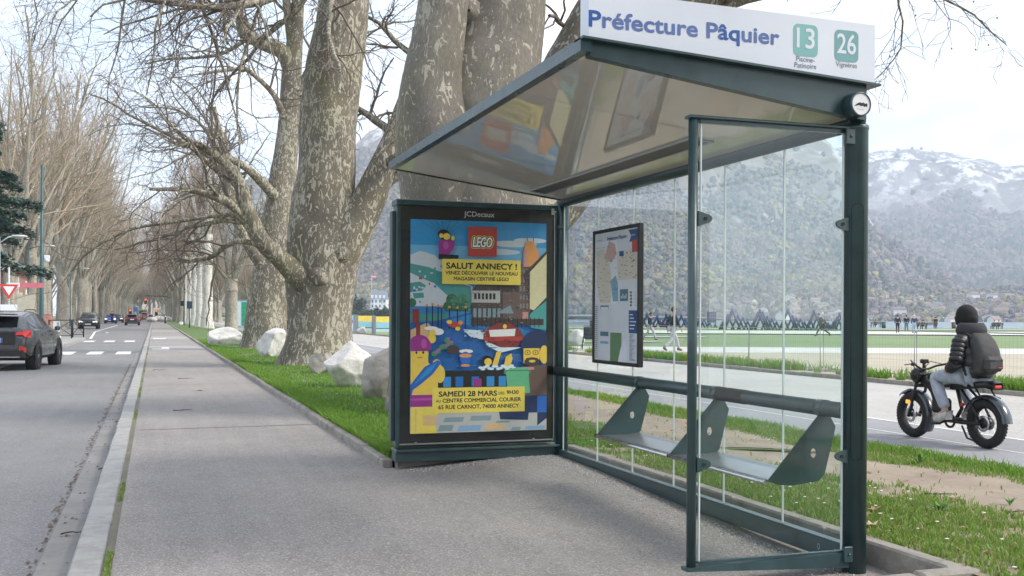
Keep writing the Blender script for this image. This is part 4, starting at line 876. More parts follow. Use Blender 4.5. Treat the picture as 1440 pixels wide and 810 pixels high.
# round emblem at the post head
b = MB(); DX, DZ = 3.312, 2.364
Mx = Matrix.Translation((DX, 4.385, DZ)) @ Matrix.Rotation(rad(90), 4, 'X')
b.lathe([(0, -.10), (.062, -.10), (.062, .012), (.060, .020), (.053, .022), (.053, .017), (0, .017)], 32, 0, Mx); em = b.build('emblem', [G], sh)
b = MB(); b.lathe([(0, .0182), (.0525, .0182)], 32, 0, Mx); 
fish = [(-.040, -.012), (-.030, -.004), (-.018, .004), (-.004, .008), (.004, .004), (.012, .008), (.026, .002), (.034, .006), (.038, -.002), (.036, -.014), (.028, -.010), (.020, -.014), (.010, -.008), (.0, -.012), (-.012, -.006), (-.024, -.010)]
b.poly([(x, y, .0192) for x, y in fish], 1, Mx)
for i in range(6): b.poly([(-.021 + i * .007, -.030 + abs(i - 2.5) * .0012, .0192), (-.018 + i * .007, -.030 + abs(i - 2.5) * .0012, .0192), (-.018 + i * .007, -.026 + abs(i - 2.5) * .0012, .0192), (-.021 + i * .007, -.026 + abs(i - 2.5) * .0012, .0192)], 2, Mx)
b.build('emblem_face', [pm('emblem_white', (.72, .72, .74), .4), M['blackmatt'], pm('grey_ink', (.3, .3, .33), .6)], em)
# roof: tilted up towards the kerb
XR0, XR1 = 1.85, XB - .0; YR0, YR1 = 4.44, 8.56
zu = lambda x: 2.525 + (x - XR0) * (2.335 - 2.525) / (3.30 - XR0)           # underside
q = NT('polished_ceiling'); rr_ = q.ramp(q.noise(1.2, 3), [(.3, .02), (.7, .05)]); wv = q.noise(2.2, 2, .5, q.co((1, .25, 1))); q.bump(wv, .06, .02)
M['ceiling'] = q.fin((.72, .685, .62), rr_, Metallic=.0); q.b.inputs['Specular IOR Level'].default_value = .5; q.b.inputs['IOR'].default_value = 1.66; q.b.inputs['Coat Weight'].default_value = .0
b = MB(); e = .03
V = [(x, y, zu(x) + dz) for dz in (0, .03) for x, y in ((XR0 + e, YR0 + e), (XR1, YR0 + e), (XR1, YR1 - .01), (XR0 + e, YR1 - .01))]
b.add(V, [(3, 2, 1, 0), (4, 5, 6, 7), (0, 1, 5, 4), (1, 2, 6, 5), (2, 3, 7, 6), (3, 0, 4, 7)])
roof = b.build('roof', [M['ceiling']], sh)
b = MB()
b.add([(XR0 - .02, YR0 - .02, zu(XR0) - .012), (XR0 + .035, YR0 - .02, zu(XR0) - .012), (XR0 + .035, YR1, zu(XR0) - .012), (XR0 - .02, YR1, zu(XR0) - .012), (XR0 - .02, YR0 - .02, zu(XR0) + .05), (XR0 + .035, YR0 - .02, zu(XR0) + .05), (XR0 + .035, YR1, zu(XR0) + .05), (XR0 - .02, YR1, zu(XR0) + .05)],
      [(3, 2, 1, 0), (4, 5, 6, 7), (0, 1, 5, 4), (1, 2, 6, 5), (2, 3, 7, 6), (3, 0, 4, 7)])
b.build('roof_edge', [M['greenl']], roof)
def rbeam(name, y0, y1, f0, f1, mat, x0=XR0, x1=XB - .06):
    b = MB(); V = [(x, y, z) for y in (y0, y1) for x, z in ((x0, f0(x0)), (x1, f0(x1)), (x1, f1(x1)), (x0, f1(x0)))]
    b.add(V, [(0, 1, 2, 3), (7, 6, 5, 4), (4, 5, 1, 0), (1, 5, 6, 2), (2, 6, 7, 3), (4, 0, 3, 7)]); return b.build(name, [mat], roof)
top = lambda x: 2.576 + (x - XR0) * (2.482 - 2.576) / (3.435 - XR0)
rbeam('near_beam', YR0, YR0 + .055, lambda x: zu(x) - .022, lambda x: top(x) - .012, G, XR0 + .036, 3.40)
rbeam('beam_lip', YR0 - .045, YR0 + .06, lambda x: top(x) - .011, lambda x: top(x) + .0, G, XR0 - .02, 3.455)
rbeam('far_trim', YR1 - .009, YR1 + .03, lambda x: zu(x) - .006, lambda x: zu(x) + .04, M['black'], XR0 + .036)
rbeam('roof_skin', YR0 + .062, YR1 - .012, lambda x: zu(x) + .034, lambda x: zu(x) + .06, M['greenl'], XR0 + .04)
b = MB(); ycyl(b, XB, 2.315, YF - .0, YE - .04, .048, 24); b.box((XB - .03, YF + .06, 2.35), (XB + .02, YR1, 2.40)); b.build('back_beam', [G], roof)
# recessed light slot under the roof
b = MB(); xa, xb_, ya, yb = 3.02, 3.14, 5.55, 8.35
for (x0, y0, x1, y1) in ((xa, ya, xb_, yb),): b.add([(x, y, zu(x) + dz) for dz in (-.006, -.001) for x, y in ((x0, y0), (x1, y0), (x1, y1), (x0, y1))], [(3, 2, 1, 0), (4, 5, 6, 7), (0, 1, 5, 4), (1, 2, 6, 5), (2, 3, 7, 6), (3, 0, 4, 7)])
lt = b.build('light_slot', [pm('slot_grey', (.10, .095, .09), .5)], roof)
b = MB()
for (x0, y0, x1, y1) in ((xa - .014, ya - .014, xa, yb + .014), (xb_, ya - .014, xb_ + .014, yb + .014), (xa, ya - .014, xb_, ya), (xa, yb, xb_, yb + .014)):
    b.add([(x, y, zu(x) + dz) for dz in (-.012, -.001) for x, y in ((x0, y0), (x1, y0), (x1, y1), (x0, y1))], [(3, 2, 1, 0), (4, 5, 6, 7), (0, 1, 5, 4), (1, 2, 6, 5), (2, 3, 7, 6), (3, 0, 4, 7)])
b.build('slot_rim', [M['alu']], lt)
for yy in (5.4, 6.3, 7.2): b = MB(); b.add([(x, yy + dy, zu(x) - .0012) for x, dy in ((XR0 + .04, 0), (XR0 + .04, .004), (XB - .06, .004), (XB - .06, 0))], [(0, 1, 2, 3)]); b.build('panel_joint', [M['alu']], roof)
# name sign: a wedge-shaped box, level on top, following the roof below
SX0, SX1, SY = 1.872, 3.438, YR0 - .015; stop_ = lambda x: 2.80 - (x - SX0) * .012
b = MB(); V = [(x, y, z) for y in (SY, SY + .10) for x, z in ((SX0, top(SX0) + .003), (SX1, top(SX1) + .003), (SX1, stop_(SX1)), (SX0, stop_(SX0)))]
b.add(V, [(0, 1, 2, 3), (7, 6, 5, 4), (4, 5, 1, 0), (1, 5, 6, 2), (2, 6, 7, 3), (4, 0, 3, 7)])
sign = b.build('name_sign', [M['signwhite']], sh)
def onsign(u, v): p = at(u, v, Y=SY); return p[0], p[2]
b = MB(); ys = SY - .0015
x0, z0 = onsign(828, 36.5); x1, z1 = onsign(1095, 63)
ex = Vector((x1 - x0, 0, z1 - z0)).normalized(); ez = Vector((-ex.z, 0, ex.x)).normalized(); FM = frame_m((x0, ys, z0), ex, (0, 0, 1))
FM = Matrix(((ex.x, 0, 0, x0), (0, 0, 1, ys), (ex.z, 1, 0, z0), (0, 0, 0, 1)))
P_ = onsign(828, 13)[1] - z0; blue = [pm('sign_blue', (.012, .085, .33), .45), pm('sign_blue_faded', (.09, .15, .36), .45)]
W_ = x1 - x0; cap = .73
V, Fc, tx0, tx1, ty0, ty1 = text2d('Préfecture Pâquier', P_ / cap, 0); k_ = W_ / (tx1 - tx0)
def fsign(x, y): return ((x - tx0) * k_, y)
cols = []
for f in Fc:
    cx_ = sum(V[i][0] for i in f) / len(f); r_ = (cx_ - tx0) / (tx1 - tx0); cols.append(0 if r_ < .06 or .68 < r_ < .795 else 1)
for mi in (0, 1):
    for i in range(9): a_ = 6.2832 * i / 8; r_ = .0029 * (i < 8); b.add([(fsign(x, y)[0] + r_ * math.cos(a_), y + r_ * math.sin(a_), -i * 4e-6) for x, y in V], [f for f, c in zip(Fc, cols) if c == mi], mi, False, FM)
b.build('stop_name', blue, sign)
def rrect(cx_, cy_, w_, h_, r_, n=6):
    P = []
    for sx_, sy_, a0 in ((1, 1, 0), (-1, 1, 90), (-1, -1, 180), (1, -1, 270)):
        for i in range(n + 1):
            a = rad(a0 + 90 * i / n); P.append((cx_ + sx_ * (w_ / 2 - r_) + r_ * math.cos(a), cy_ + sy_ * (h_ / 2 - r_) + r_ * math.sin(a)))
    return P
for num, u, v, col, dests in (('13', 1132.5, 57, (.19, .42, .41), ('Piscine-', 'Patinoire')), ('26', 1190, 65, (.15, .33, .345), ('Vignières',))):
    x_, z_ = onsign(u, v); b = MB(); hh = .158; ww = .142
    BM = Matrix(((1, 0, 0, x_), (0, 0, 1, SY - .001), (ex.z * .8, 1, 0, z_), (0, 0, 0, 1)))
    b.poly([(px_, py_, 0) for px_, py_ in rrect(0, 0, ww, hh, .028)], 0, BM)
    put_text(b, num, .102 / .73, BM @ Matrix.Translation((0, -.037, -.0012)), 1, .012, width=.112 if num == '26' else .104)
    for i, t_ in enumerate(dests):
        put_text(b, t_, .036, BM @ Matrix.Translation((0, -.105 - i * .031, -.0005)), 2, .002, width={'Piscine-': .105, 'Patinoire': .125, 'Vignières': .125}[t_])
    b.build('line_badge', [pm('badge_%s' % num, col, .45, var=.05), M['signwhite'], pm('grey_lettering', (.16, .17, .21), .6)], sign)
# back wall: glass panes, foot rail
ZG0, ZG1 = .125, 2.275
b = MB(); b.box((XB - .035, YF + .06, .025), (XB + .03, YE - .07, .128), 0, None, .006); b.build('foot_rail', [G], sh)
for u_, v_ in ((1151, 754), (1175, 764)):
    b = MB(); p = at(u_, v_, X=XB - .036); FMx = frame_m((XB - .0365, p[1], .075), (0, -1, 0), (0, 0, 1))
    b.poly([(x, y, 0) for x, y in rrect(0, 0, .022, .034, .01)], 0, FMx)
    b.poly([(x, y, .001) for x, y in rrect(0, 0, .012, .018, .005)], 1, FMx)
    b.build('rail_sticker', [pm('sticker_grey', (.25, .28, .28), .6), G], sh)
J = [YE - .09, 7.859, 7.197, 6.533, 5.856, 5.196, YF + .07]
for i in range(6):
    y1_, y0_ = J[i] - .004, J[i + 1] + .004
    b = MB(); b.box((XB - .005, y0_, ZG0), (XB + .005, y1_, ZG1)); p = b.build('glass_pane', [M['glass']], sh)
    b = MB(); b.box((XB - .0055, y0_ - .0022, ZG0), (XB + .0055, y0_, ZG1)); b.box((XB - .0055, y1_, ZG0), (XB + .0055, y1_ + .0022, ZG1)); b.build('pane_edge', [M['glassedge']], p)
# lean bar
b = MB(); ycyl(b, XB - .045, .822, YF + .03, YE - .05, .042, 28); bar = b.build('lean_bar', [G], sh)
b = MB(); b.lathe([(.0445, 5.52), (.0445, 5.86)], 28, 0, Matrix(((1, 0, 0, XB - .045), (0, 0, 1, 0), (0, 1, 0, .822), (0, 0, 0, 1)))); b.build('bar_sleeve', [M['blackmatt']], bar)
# bench: three fin brackets and two perforated seats
bench = None
def fin(y):
    o = [(3.405, .80), (3.452, .72), (3.385, .47), (3.35, .435), (3.19, .418), (3.10, .425), (3.035, .447), (3.36, .80)]
    h = [(3.315 + .019 * math.cos(a), .585 + .026 * math.sin(a)) for a in np.linspace(0, 2 * math.pi, 17)[:-1]]
    b = MB(); t = .008
    import mathutils
    pts2 = [Vector((x, z, 0)) for x, z in o]; hol = [Vector((x, z, 0)) for x, z in h]
    tri = mathutils.geometry.tessellate_polygon([pts2, hol]); al = o + h; n = len(al)
    b.add([(x, y, z) for x, z in al] + [(x, y + t, z) for x, z in al], [tuple(f) for f in tri] + [tuple(i + n for i in f)[::-1] for f in tri])
    base = len(b.v) - 2 * n
    for lo, m_ in ((0, len(o)), (len(o), len(h))):
        for i in range(m_):
            i2 = (i + 1) % m_; b.f.append((base + lo + i, base + lo + i2, base + n + lo + i2, base + n + lo + i)); b.m.append(0); b.s.append(False)
    return b
for y in (4.75, 5.85, 6.98):
    f = fin(y).build('bench_bracket', [G], sh)
    b = MB(); b.tube([(XB - .045, y - .03, .822), (XB - .045, y + .04, .822)], .0455, 24); b.build('clamp', [G], f)
q = NT('perforated_steel'); v = q.n('ShaderNodeTexVoronoi', {'Vector': q.co((1, 1, 1)), 'Scale': 75., 'Randomness': 0.}); hole = q.ramp(v.outputs['Distance'], [(.30, .0), (.36, 1)])
q.fin(q.mix(hole, (.03, .03, .03), (.42, .43, .44)), .33, Metallic=.85); M['perf'] = q.m
for ya, yb in ((4.765, 5.845), (5.865, 6.975)):
    b = MB(); prof = [(3.375, .458), (3.30, .448), (3.18, .445), (3.08, .449), (3.04, .447)]
    V = [(x, y, z + dz) for dz in (0, -.006) for y in (ya, yb) for x, z in prof]; n = len(prof); Fc = []
    for i in range(n - 1): Fc += [(i, i + 1, n + i + 1, n + i), (2 * n + i + 1, 2 * n + i, 3 * n + i, 3 * n + i + 1)]
    Fc += [(0, n, 3 * n, 2 * n), (n - 1, 3 * n - 1, 4 * n - 1, 2 * n - 1)]
    b.add(V, Fc, 0, True); s_ = b.build('seat', [M['perf']], sh)
    b = MB(); b.tube([(3.033, ya, .438), (3.033, yb, .438)], .013, 14); b.build('seat_nosing', [M['steel']], s_)
b = MB(); b.box((3.03, 6.99, .425), (3.2, 7.02, .452), 0, None, .004); b.box((3.06, 7.02, .42), (3.10, 7.035, .447)); b.box((3.13, 7.02, .42), (3.16, 7.03, .447)); b.build('seat_end', [M['blackmatt']], sh)
# side screen
b = MB(); b.lathe([(0, .085), (.0235, .085), (.0235, 2.262), (0, 2.262)], 20, 0, Matrix.Translation((2.468, YF, 0))); b.build('side_post', [G], sh)
b = MB(); b.box((2.435, YF - .03, 2.263), (3.365, YF + .03, 2.279), 0, None, .004); b.box((2.50, YF - .016, 2.245), (3.35, YF + .016, 2.2625)); b.build('top_rail', [G], sh)
b = MB(); b.add([(2.43, YF - .03, .075), (3.36, YF - .03, .03), (3.36, YF + .03, .03), (2.43, YF + .03, .075), (2.43, YF - .03, .092), (3.36, YF - .03, .108), (3.36, YF + .03, .108), (2.43, YF + .03, .092)], [(3, 2, 1, 0), (4, 5, 6, 7), (0, 1, 5, 4), (1, 2, 6, 5), (2, 3, 7, 6), (3, 0, 4, 7)])
b.box((2.50, YF - .012, .104), (3.34, YF + .012, .116)); b.build('bottom_rail', [G], sh)
b = MB(); b.box((2.513, YF - .005, .117), (3.326, YF + .005, 2.243)); gp = b.build('glass_pane', [M['glass']], sh)
b = MB(); b.box((2.507, YF - .0055, .117), (2.5128, YF + .0055, 2.243)); b.box((3.3262, YF - .0055, .117), (3.332, YF + .0055, 2.243)); b.build('pane_edge', [M['glassedge']], gp)
for x_, s_, zz_ in ((2.487, 1, 1.782), (2.487, 1, .590), (3.352, -1, 1.782), (3.352, -1, .60)):
    o = [(0, .034), (.058, .018), (.072, .010), (.076, 0), (.072, -.012), (.058, -.022), (0, -.040)]
    b = MB(); Mz = Matrix(((s_, 0, 0, x_), (0, 0, 1, YF - .022), (0, 1, 0, zz_), (0, 0, 0, 1)))
    b.prism(o, .012, 0, Mz); lg = b.build('glass_lug', [G], sh)
    b = MB(); Mr = Matrix.Translation((x_ + s_ * .038, YF - .0225, zz_ - .002)) @ Matrix.Rotation(rad(90), 4, 'X'); b.lathe([(0, 0), (.009, 0), (.009, .004), (.005, .004), (.005, .002), (0, .002)], 14, 0, Mr); b.build('screw', [M['blackmatt']], lg)
for zz_ in (2.235, .11):
    b = MB(); b.box((3.318, YF - .045, zz_ - .05), (3.372, YF - .028, zz_ + .03), 0, None, .003); b.lathe([(0, 0), (.008, 0), (.006, .006), (0, .006)], 10, 0, Matrix.Translation((3.345, YF - .045, zz_ - .01)) @ Matrix.Rotation(rad(90), 4, 'X')); b.build('rail_bracket', [G], sh)
# network map hung on the glass
mz0, mz1, my0, my1 = .93, 1.995, 6.985, 7.845; XM = XB - .045
b = MB(); fw = .028
for (ya, yb, za, zb) in ((my0, my0 + fw, mz0, mz1), (my1 - fw, my1, mz0, mz1), (my0 + fw, my1 - fw, mz0, mz0 + fw), (my0 + fw, my1 - fw, mz1 - fw, mz1)):
    b.box((XM - .014, ya, za), (XM + .03, yb, zb), 0, None, .006)
b.box((XM + .0, my0 + fw, mz0 + fw), (XM + .028, my1 - fw, mz1 - fw)); mp = b.build('map_case', [M['black']], sh)
b = MB(); Wm, Hm = my1 - my0 - 2 * fw, mz1 - mz0 - 2 * fw; FMm = frame_m((XM - .0015, my1 - fw, mz0 + fw), (0, -1, 0), (0, 0, 1))
mc = {'paper': (.54, .57, .61), 'ink': (.09, .10, .14), 'cream': (.54, .51, .43), 'pink': (.48, .33, .30), 'lake': (.16, .32, .42), 'navy': (.02, .07, .20), 'red': (.42, .06, .05), 'green': (.10, .20, .10), 'pale': (.60, .63, .67), 'teal': (.06, .16, .20)}
mk_ = list(mc); mm = [pm('print_' + n_, c_, .55, var=.06) for n_, c_ in mc.items()]; lay = [0]
def mpx(x0, y0, x1, y1, n_):
    lay[0] += 1; z_ = .00002 * lay[0]
    b.poly([(x0 * Wm, y0 * Hm, z_), (x1 * Wm, y0 * Hm, z_), (x1 * Wm, y1 * Hm, z_), (x0 * Wm, y1 * Hm, z_)], mk_.index(n_), FMm)
def mpp(P, n_): lay[0] += 1; b.poly([(x * Wm, y * Hm, (.00002 * lay[0])) for x, y in P], mk_.index(n_), FMm)
mpx(0, 0, 1, 1, 'paper'); mpx(0, .44, .52, .93, 'pale'); mpp([(.03, .86), (.20, .88), (.36, .74), (.42, .60), (.38, .45), (.12, .45), (.05, .6)], 'cream')
mpp([(.22, .80), (.34, .93), (.48, .90), (.52, .82), (.40, .76)], 'pink'); mpp([(.38, .62), (.50, .66), (.55, .60), (.56, .46), (.44, .46)], 'lake')
mpx(.54, .62, .98, .84, 'cream'); mpp([(.78, .99), (.99, .99), (.99, .90), (.80, .90), (.84, .945)], 'navy'); mpx(.86, .82, .99, .91, 'red'); mpx(.58, .80, .68, .84, 'navy')
mpx(.60, .46, .78, .55, 'teal'); mpx(.80, .40, .99, .55, 'pale'); mpx(.80, .22, .99, .39, 'navy'); mpx(.38, .0, .64, .22, 'green'); mpp([(.56, .0), (.62, .10), (.70, .18), (.76, .10), (.74, .0)], 'pale')
mpx(.14, .19, .34, .225, 'teal'); mpx(.14, .40, .34, .43, 'teal'); mpx(.15, .40, .33, .418, 'pale'); mpx(.14, .13, .34, .15, 'lake')
rg = random.Random(8)
for i in range(60): x = rg.uniform(.02, .5); y = rg.uniform(.46, .9); mpx(x, y, x + rg.uniform(.01, .06), y + .003, 'ink')
for i in range(50): x = rg.uniform(.55, .95); y = rg.uniform(.63, .82); mpx(x, y, x + rg.uniform(.01, .03), y + rg.uniform(.004, .009), rg.choice(['ink', 'ink', 'red', 'paper']))
for i in range(26): y = .02 + i * .016; mpx(.02, y, .08, y + .004, 'ink'); mpx(.82, .02 + i * .0075, .82 + rg.uniform(.04, .14), .0225 + i * .0075, rg.choice(['ink', 'navy', 'lake']))
for i in range(5): mpx(.83, .25 + i * .026, .83 + rg.uniform(.06, .14), .258 + i * .026, 'pale'); mpx(.83, .42 + i * .024, .87, .435 + i * .024, 'ink'); mpx(.90, .42 + i * .024, .96, .435 + i * .024, 'paper')
for i in range(4): mpx(.63 + i * .035, .48, .65 + i * .035, .48 + .02 + .015 * (i % 2), 'paper')
lay[0] += 4; put_text(b, 'Préfecture Pâquier', .038, FMm @ Matrix.Translation((.53 * Wm, .935 * Hm, (.00002 * lay[0]))), mk_.index('navy'), .02, width=.36)
put_text(b, 'sibra', .026, FMm @ Matrix.Translation((.90 * Wm, .94 * Hm, (.00002 * lay[0]))), mk_.index('pale'), .0, width=.07)
put_text(b, 'Annecy', .024, FMm @ Matrix.Translation((.13 * Wm, .94 * Hm, (.00002 * lay[0]))), mk_.index('lake'), .0, width=.09)
b.build('network_map', mm, mp)
# ---- advert case at the far end
AX0, AX1, AZ0, AZ1 = 1.928, 3.355, .19, 2.287
ac = MB()
ac.box((AX0 + .01, YE, AZ0), (AX1, YE + .16, AZ1 - .01), 0, None, .01)
ac.box((AX0, YE - .03, AZ0), (AX0 + .035, YE + .001, AZ1 - .06), 0, None, .004); ac.box((AX1 - .0, YE - .03, AZ0), (AX1 + .022, YE + .001, AZ1 - .06), 0, None, .004)
ac.box((AX0 - .005, YE - .04, AZ1 - .05), (AX1 + .03, YE + .16, AZ1), 0, None, .006)
ac.box((AX0 - .03, YE + .03, .24), (AX0 + .009, YE + .12, 2.19), 0, None, .006)
ac.box((AX0 - .004, YE - .07, .148), (3.40, YE + .14, .175), 0, None, .008)
ac.box((AX0, YE - .03, .066), (3.37, YE + .12, .1475), 0, None, .004)
adv = ac.build('advert_case', [G], sh)
b = MB(); b.box((AX0 + .036, YE - .022, AZ0 + .03), (AX1 - .001, YE - .001, AZ1 - .06)); b.build('black_surround', [M['black']], adv)
b = MB(); b.box((AX0 + .033, YE - .033, AZ0 + .02), (AX1 - .003, YE - .0235, AZ0 + .032)); b.box((AX1 - .008, YE - .035, AZ0 + .03), (AX1 - .002, YE - .0235, AZ1 - .07))
for x_ in (2.09, 3.15): b.box((x_, YE - .042, AZ0 + .034), (x_ + .02, YE - .0335, AZ0 + .044))
b.box((AX1 - .04, YE - .045, AZ1 - .085), (AX1 - .012, YE - .0405, AZ1 - .03)); b.build('case_trim', [M['alu']], adv)
b = MB(); put_text(b, 'JCDecaux', .062, frame_m((2.655, YE - .0232, 2.162), (1, 0, 0), (0, 0, 1)), 0, .003, width=.275); b.build('lettering', [pm('letter_white', (.75, .75, .77), .5)], adv)
PX0, PX1, PZ0, PZ1 = 2.048, 3.275, .306, 2.122; PW, PH = PX1 - PX0, PZ1 - PZ0
pc = {'sky': (.03, .30, .62), 'sky2': (.16, .45, .70), 'cloud': (.62, .68, .72), 'snow': (.62, .66, .70), 'teal': (.07, .32, .30), 'tree': (.03, .14, .08), 'tree2': (.06, .24, .12), 'lake': (.03, .24, .55), 'deep': (.012, .13, .42), 'foam': (.62, .74, .80), 'yellow': (.72, .58, .10), 'skin': (.74, .52, .08), 'black': (.012, .012, .014), 'white': (.72, .72, .70), 'red': (.42, .055, .045), 'dred': (.22, .035, .03), 'purple': (.28, .03, .22), 'magenta': (.42, .08, .34), 'blue': (.02, .12, .45), 'navy': (.012, .03, .09), 'green': (.12, .42, .22), 'orange': (.62, .28, .10), 'cream': (.62, .58, .35), 'brown': (.13, .085, .07), 'dbrown': (.055, .04, .04), 'grey': (.20, .21, .22), 'stone': (.42, .42, .40), 'slate': (.20, .28, .31), 'pblue': (.20, .34, .50), 'tan': (.62, .42, .20), 'pinkish': (.5, .25, .22)}
pk = list(pc); pmm = [pm('poster_' + n_, c_, .6, var=.05, sc=25) for n_, c_ in pc.items()]
po = MB(); FP = frame_m((PX0, YE - .0228, PZ0), (1, 0, 0), (0, 0, 1)); pl = [0]
def L_(): pl[0] += 1; return .000045 * pl[0]
# poster coordinates follow the close-up sheet: x 73..468, y 75..703 (down)
def PT(x, y): return ((x - 73) / 395 * PW, (703 - y) / 628 * PH)
def pp(P, c): z_ = L_(); po.poly([(*PT(min(468, max(73, x)), min(703, max(75, y))), z_) for x, y in P], pk.index(c), FP)
def pr(x0, y0, x1, y1, c): pp([(x0, y1), (x1, y1), (x1, y0), (x0, y0)], c)
def pe(cx_, cy_, rx, ry, c, n=18, a0=0, a1=360): pp([(cx_ + rx * math.cos(rad(a)), cy_ - ry * math.sin(rad(a))) for a in np.linspace(a0, a1, n, endpoint=(a1 - a0) != 360)], c)
def pt(s_, x, y, cap_, w_, c, off=.02, shear=0.):
    x_, y_ = PT(x, y); put_text(po, s_, cap_ / 628 * PH / .73, FP @ Matrix.Translation((x_, y_, L_())), pk.index(c), off, shear, width=w_ / 395 * PW)
pr(73, 75, 468, 703, 'sky'); pr(73, 150, 468, 260, 'sky2')
for x, y, rx, ry in ((370, 140, 70, 10), (420, 128, 50, 8), (330, 165, 60, 9), (110, 190, 40, 16), (90, 205, 30, 20), (140, 200, 25, 14)): pe(x, y, rx, ry, 'cloud')
pp([(73, 180), (100, 168), (120, 172), (140, 190), (150, 205), (180, 240), (250, 270), (250, 330), (73, 340)], 'snow')
rg = random.Random(4)
for P in ([(73, 205), (125, 215), (150, 225), (185, 235), (215, 262), (245, 270), (250, 330), (200, 325), (180, 300), (140, 262), (110, 250), (73, 232)], [(73, 262), (100, 258), (118, 270), (105, 285), (73, 290)], [(80, 292), (110, 290), (112, 305), (84, 308)]): pp(P, 'teal')
for i in range(14): x = rg.uniform(80, 150); y = rg.uniform(215, 320); pr(x, y, x + rg.uniform(4, 9), y + rg.uniform(4, 8), rg.choice(['snow', 'snow', 'teal', 'blue', 'red']))
pr(73, 330, 260, 400, 'lake'); pr(73, 352, 180, 372, 'teal')
for x, y, r_ in ((190, 310, 16), (210, 322, 20), (235, 328, 14), (180, 330, 14), (222, 305, 12), (78, 320, 12)): pe(x, y, r_, r_ * 1.1, rg.choice(['tree', 'tree2']))
pr(180, 320, 260, 345, 'tree')
pp([(73, 380), (150, 372), (250, 345), (468, 385), (468, 600), (73, 600)], 'deep')
pp([(180, 372), (260, 350), (330, 375), (420, 405), (400, 430), (300, 400)], 'lake')
for i in range(110): x = rg.uniform(150, 460); y = rg.uniform(385, 520); pr(x, y, x + rg.uniform(5, 18), y + rg.uniform(.8, 1.8), rg.choice(['lake', 'lake', 'pblue', 'navy', 'sky']))
for i in range(60): x = rg.uniform(175, 250); y = rg.uniform(300, 340); pe(x, y, rg.uniform(2, 5), rg.uniform(2, 4), rg.choice(['tree', 'tree2', 'tree2', 'teal']), 6)
# buildings of the far bank
pp([(246, 283), (262, 264), (330, 260), (338, 283)], 'dbrown'); pr(246, 282, 338, 318, 'stone'); pr(248, 318, 338, 366, 'dbrown')
for i in range(6): pr(254 + i * 11, 290, 261 + i * 11, 308, 'black')
for i in range(6): pr(252 + i * 14, 335, 261 + i * 14, 362, 'slate')
pr(330, 235, 400, 380, 'dbrown'); pr(338, 285, 396, 368, 'brown'); pr(384, 200, 420, 345, 'brown')
for j in range(5):
    for i in range(3): pr(388 + i * 10, 215 + j * 26, 393 + i * 10, 230 + j * 26, 'grey')
pp([(398, 208), (398, 165), (404, 140), (410, 130), (428, 130), (438, 150), (445, 165), (445, 205)], 'orange'); pp([(398, 208), (398, 165), (407, 150), (410, 208)], 'pinkish')
pr(409, 118, 411, 130, 'dbrown'); pr(427, 118, 429, 130, 'dbrown')
pp([(398, 230), (468, 158), (468, 360), (420, 345)], 'dbrown'); pp([(418, 224), (468, 168), (468, 300), (430, 340), (418, 335)], 'cream'); pp([(418, 352), (468, 310), (468, 400), (418, 392)], 'teal')
pp([(318, 350), (360, 325), (370, 350)], 'slate'); pr(396, 345, 414, 385, 'pinkish')
pr(246, 366, 460, 385, 'dbrown')
for i in range(16): x = 250 + i * 13; pr(x, 362, x + 2, 392, 'black')
for i in range(90): x = rg.uniform(384, 418); y = rg.uniform(205, 345); pr(x, y, x + rg.uniform(1.5, 4), y + 1.2, rg.choice(['dbrown', 'grey', 'pinkish']))
for i in range(70): x = rg.uniform(246, 400); y = rg.uniform(262, 382); pr(x, y, x + rg.uniform(2, 6), y + rg.uniform(1, 3), rg.choice(['black', 'brown', 'grey', 'slate', 'dbrown']))
for i in range(40): x = rg.uniform(420, 466); y = 175 + (466 - x) * .9 + rg.uniform(10, 90); pr(x, y, x + 3, y + 1, 'tan')
# quay at left with lamps
pp([(73, 400), (120, 378), (140, 400), (110, 470), (73, 470)], 'tan'); pr(78, 338, 96, 380, 'dred'); pr(88, 380, 100, 420, 'dred')
for x, y in ((118, 330), (134, 326), (160, 332), (182, 334), (205, 336), (150, 330), (228, 334)): pr(x - 1.5, y, x + 1.5, y + 62, 'black'); pe(x, y - 2, 4, 4, 'orange', 8)
for x, y in ((176, 430), (150, 462), (185, 440), (140, 470), (162, 450), (172, 448)): pe(x, y, 9, 8, 'tree2', 9); pe(x + 4, y - 5, 5, 4, 'magenta', 8)
# bather on the slide, boat, swimmers: plain little figures
pe(198, 384, 20, 8, 'red'); pe(182, 376, 8, 6, 'skin'); pe(214, 378, 7, 6, 'orange'); pe(206, 396, 7, 6, 'skin')
pp([(222, 398), (260, 400), (300, 418), (290, 430), (240, 418)], 'foam'); pp([(280, 400), (320, 380), (350, 374), (390, 400), (400, 425), (370, 455), (330, 450), (280, 428)], 'dred'); pp([(296, 400), (375, 396), (372, 418), (300, 420)], 'white'); pr(283, 420, 398, 432, 'red'); pe(342, 385, 9, 11, 'dbrown'); pe(343, 389, 6, 7, 'skin')
pp([(285, 432), (330, 452), (395, 452), (330, 468), (290, 446)], 'foam')

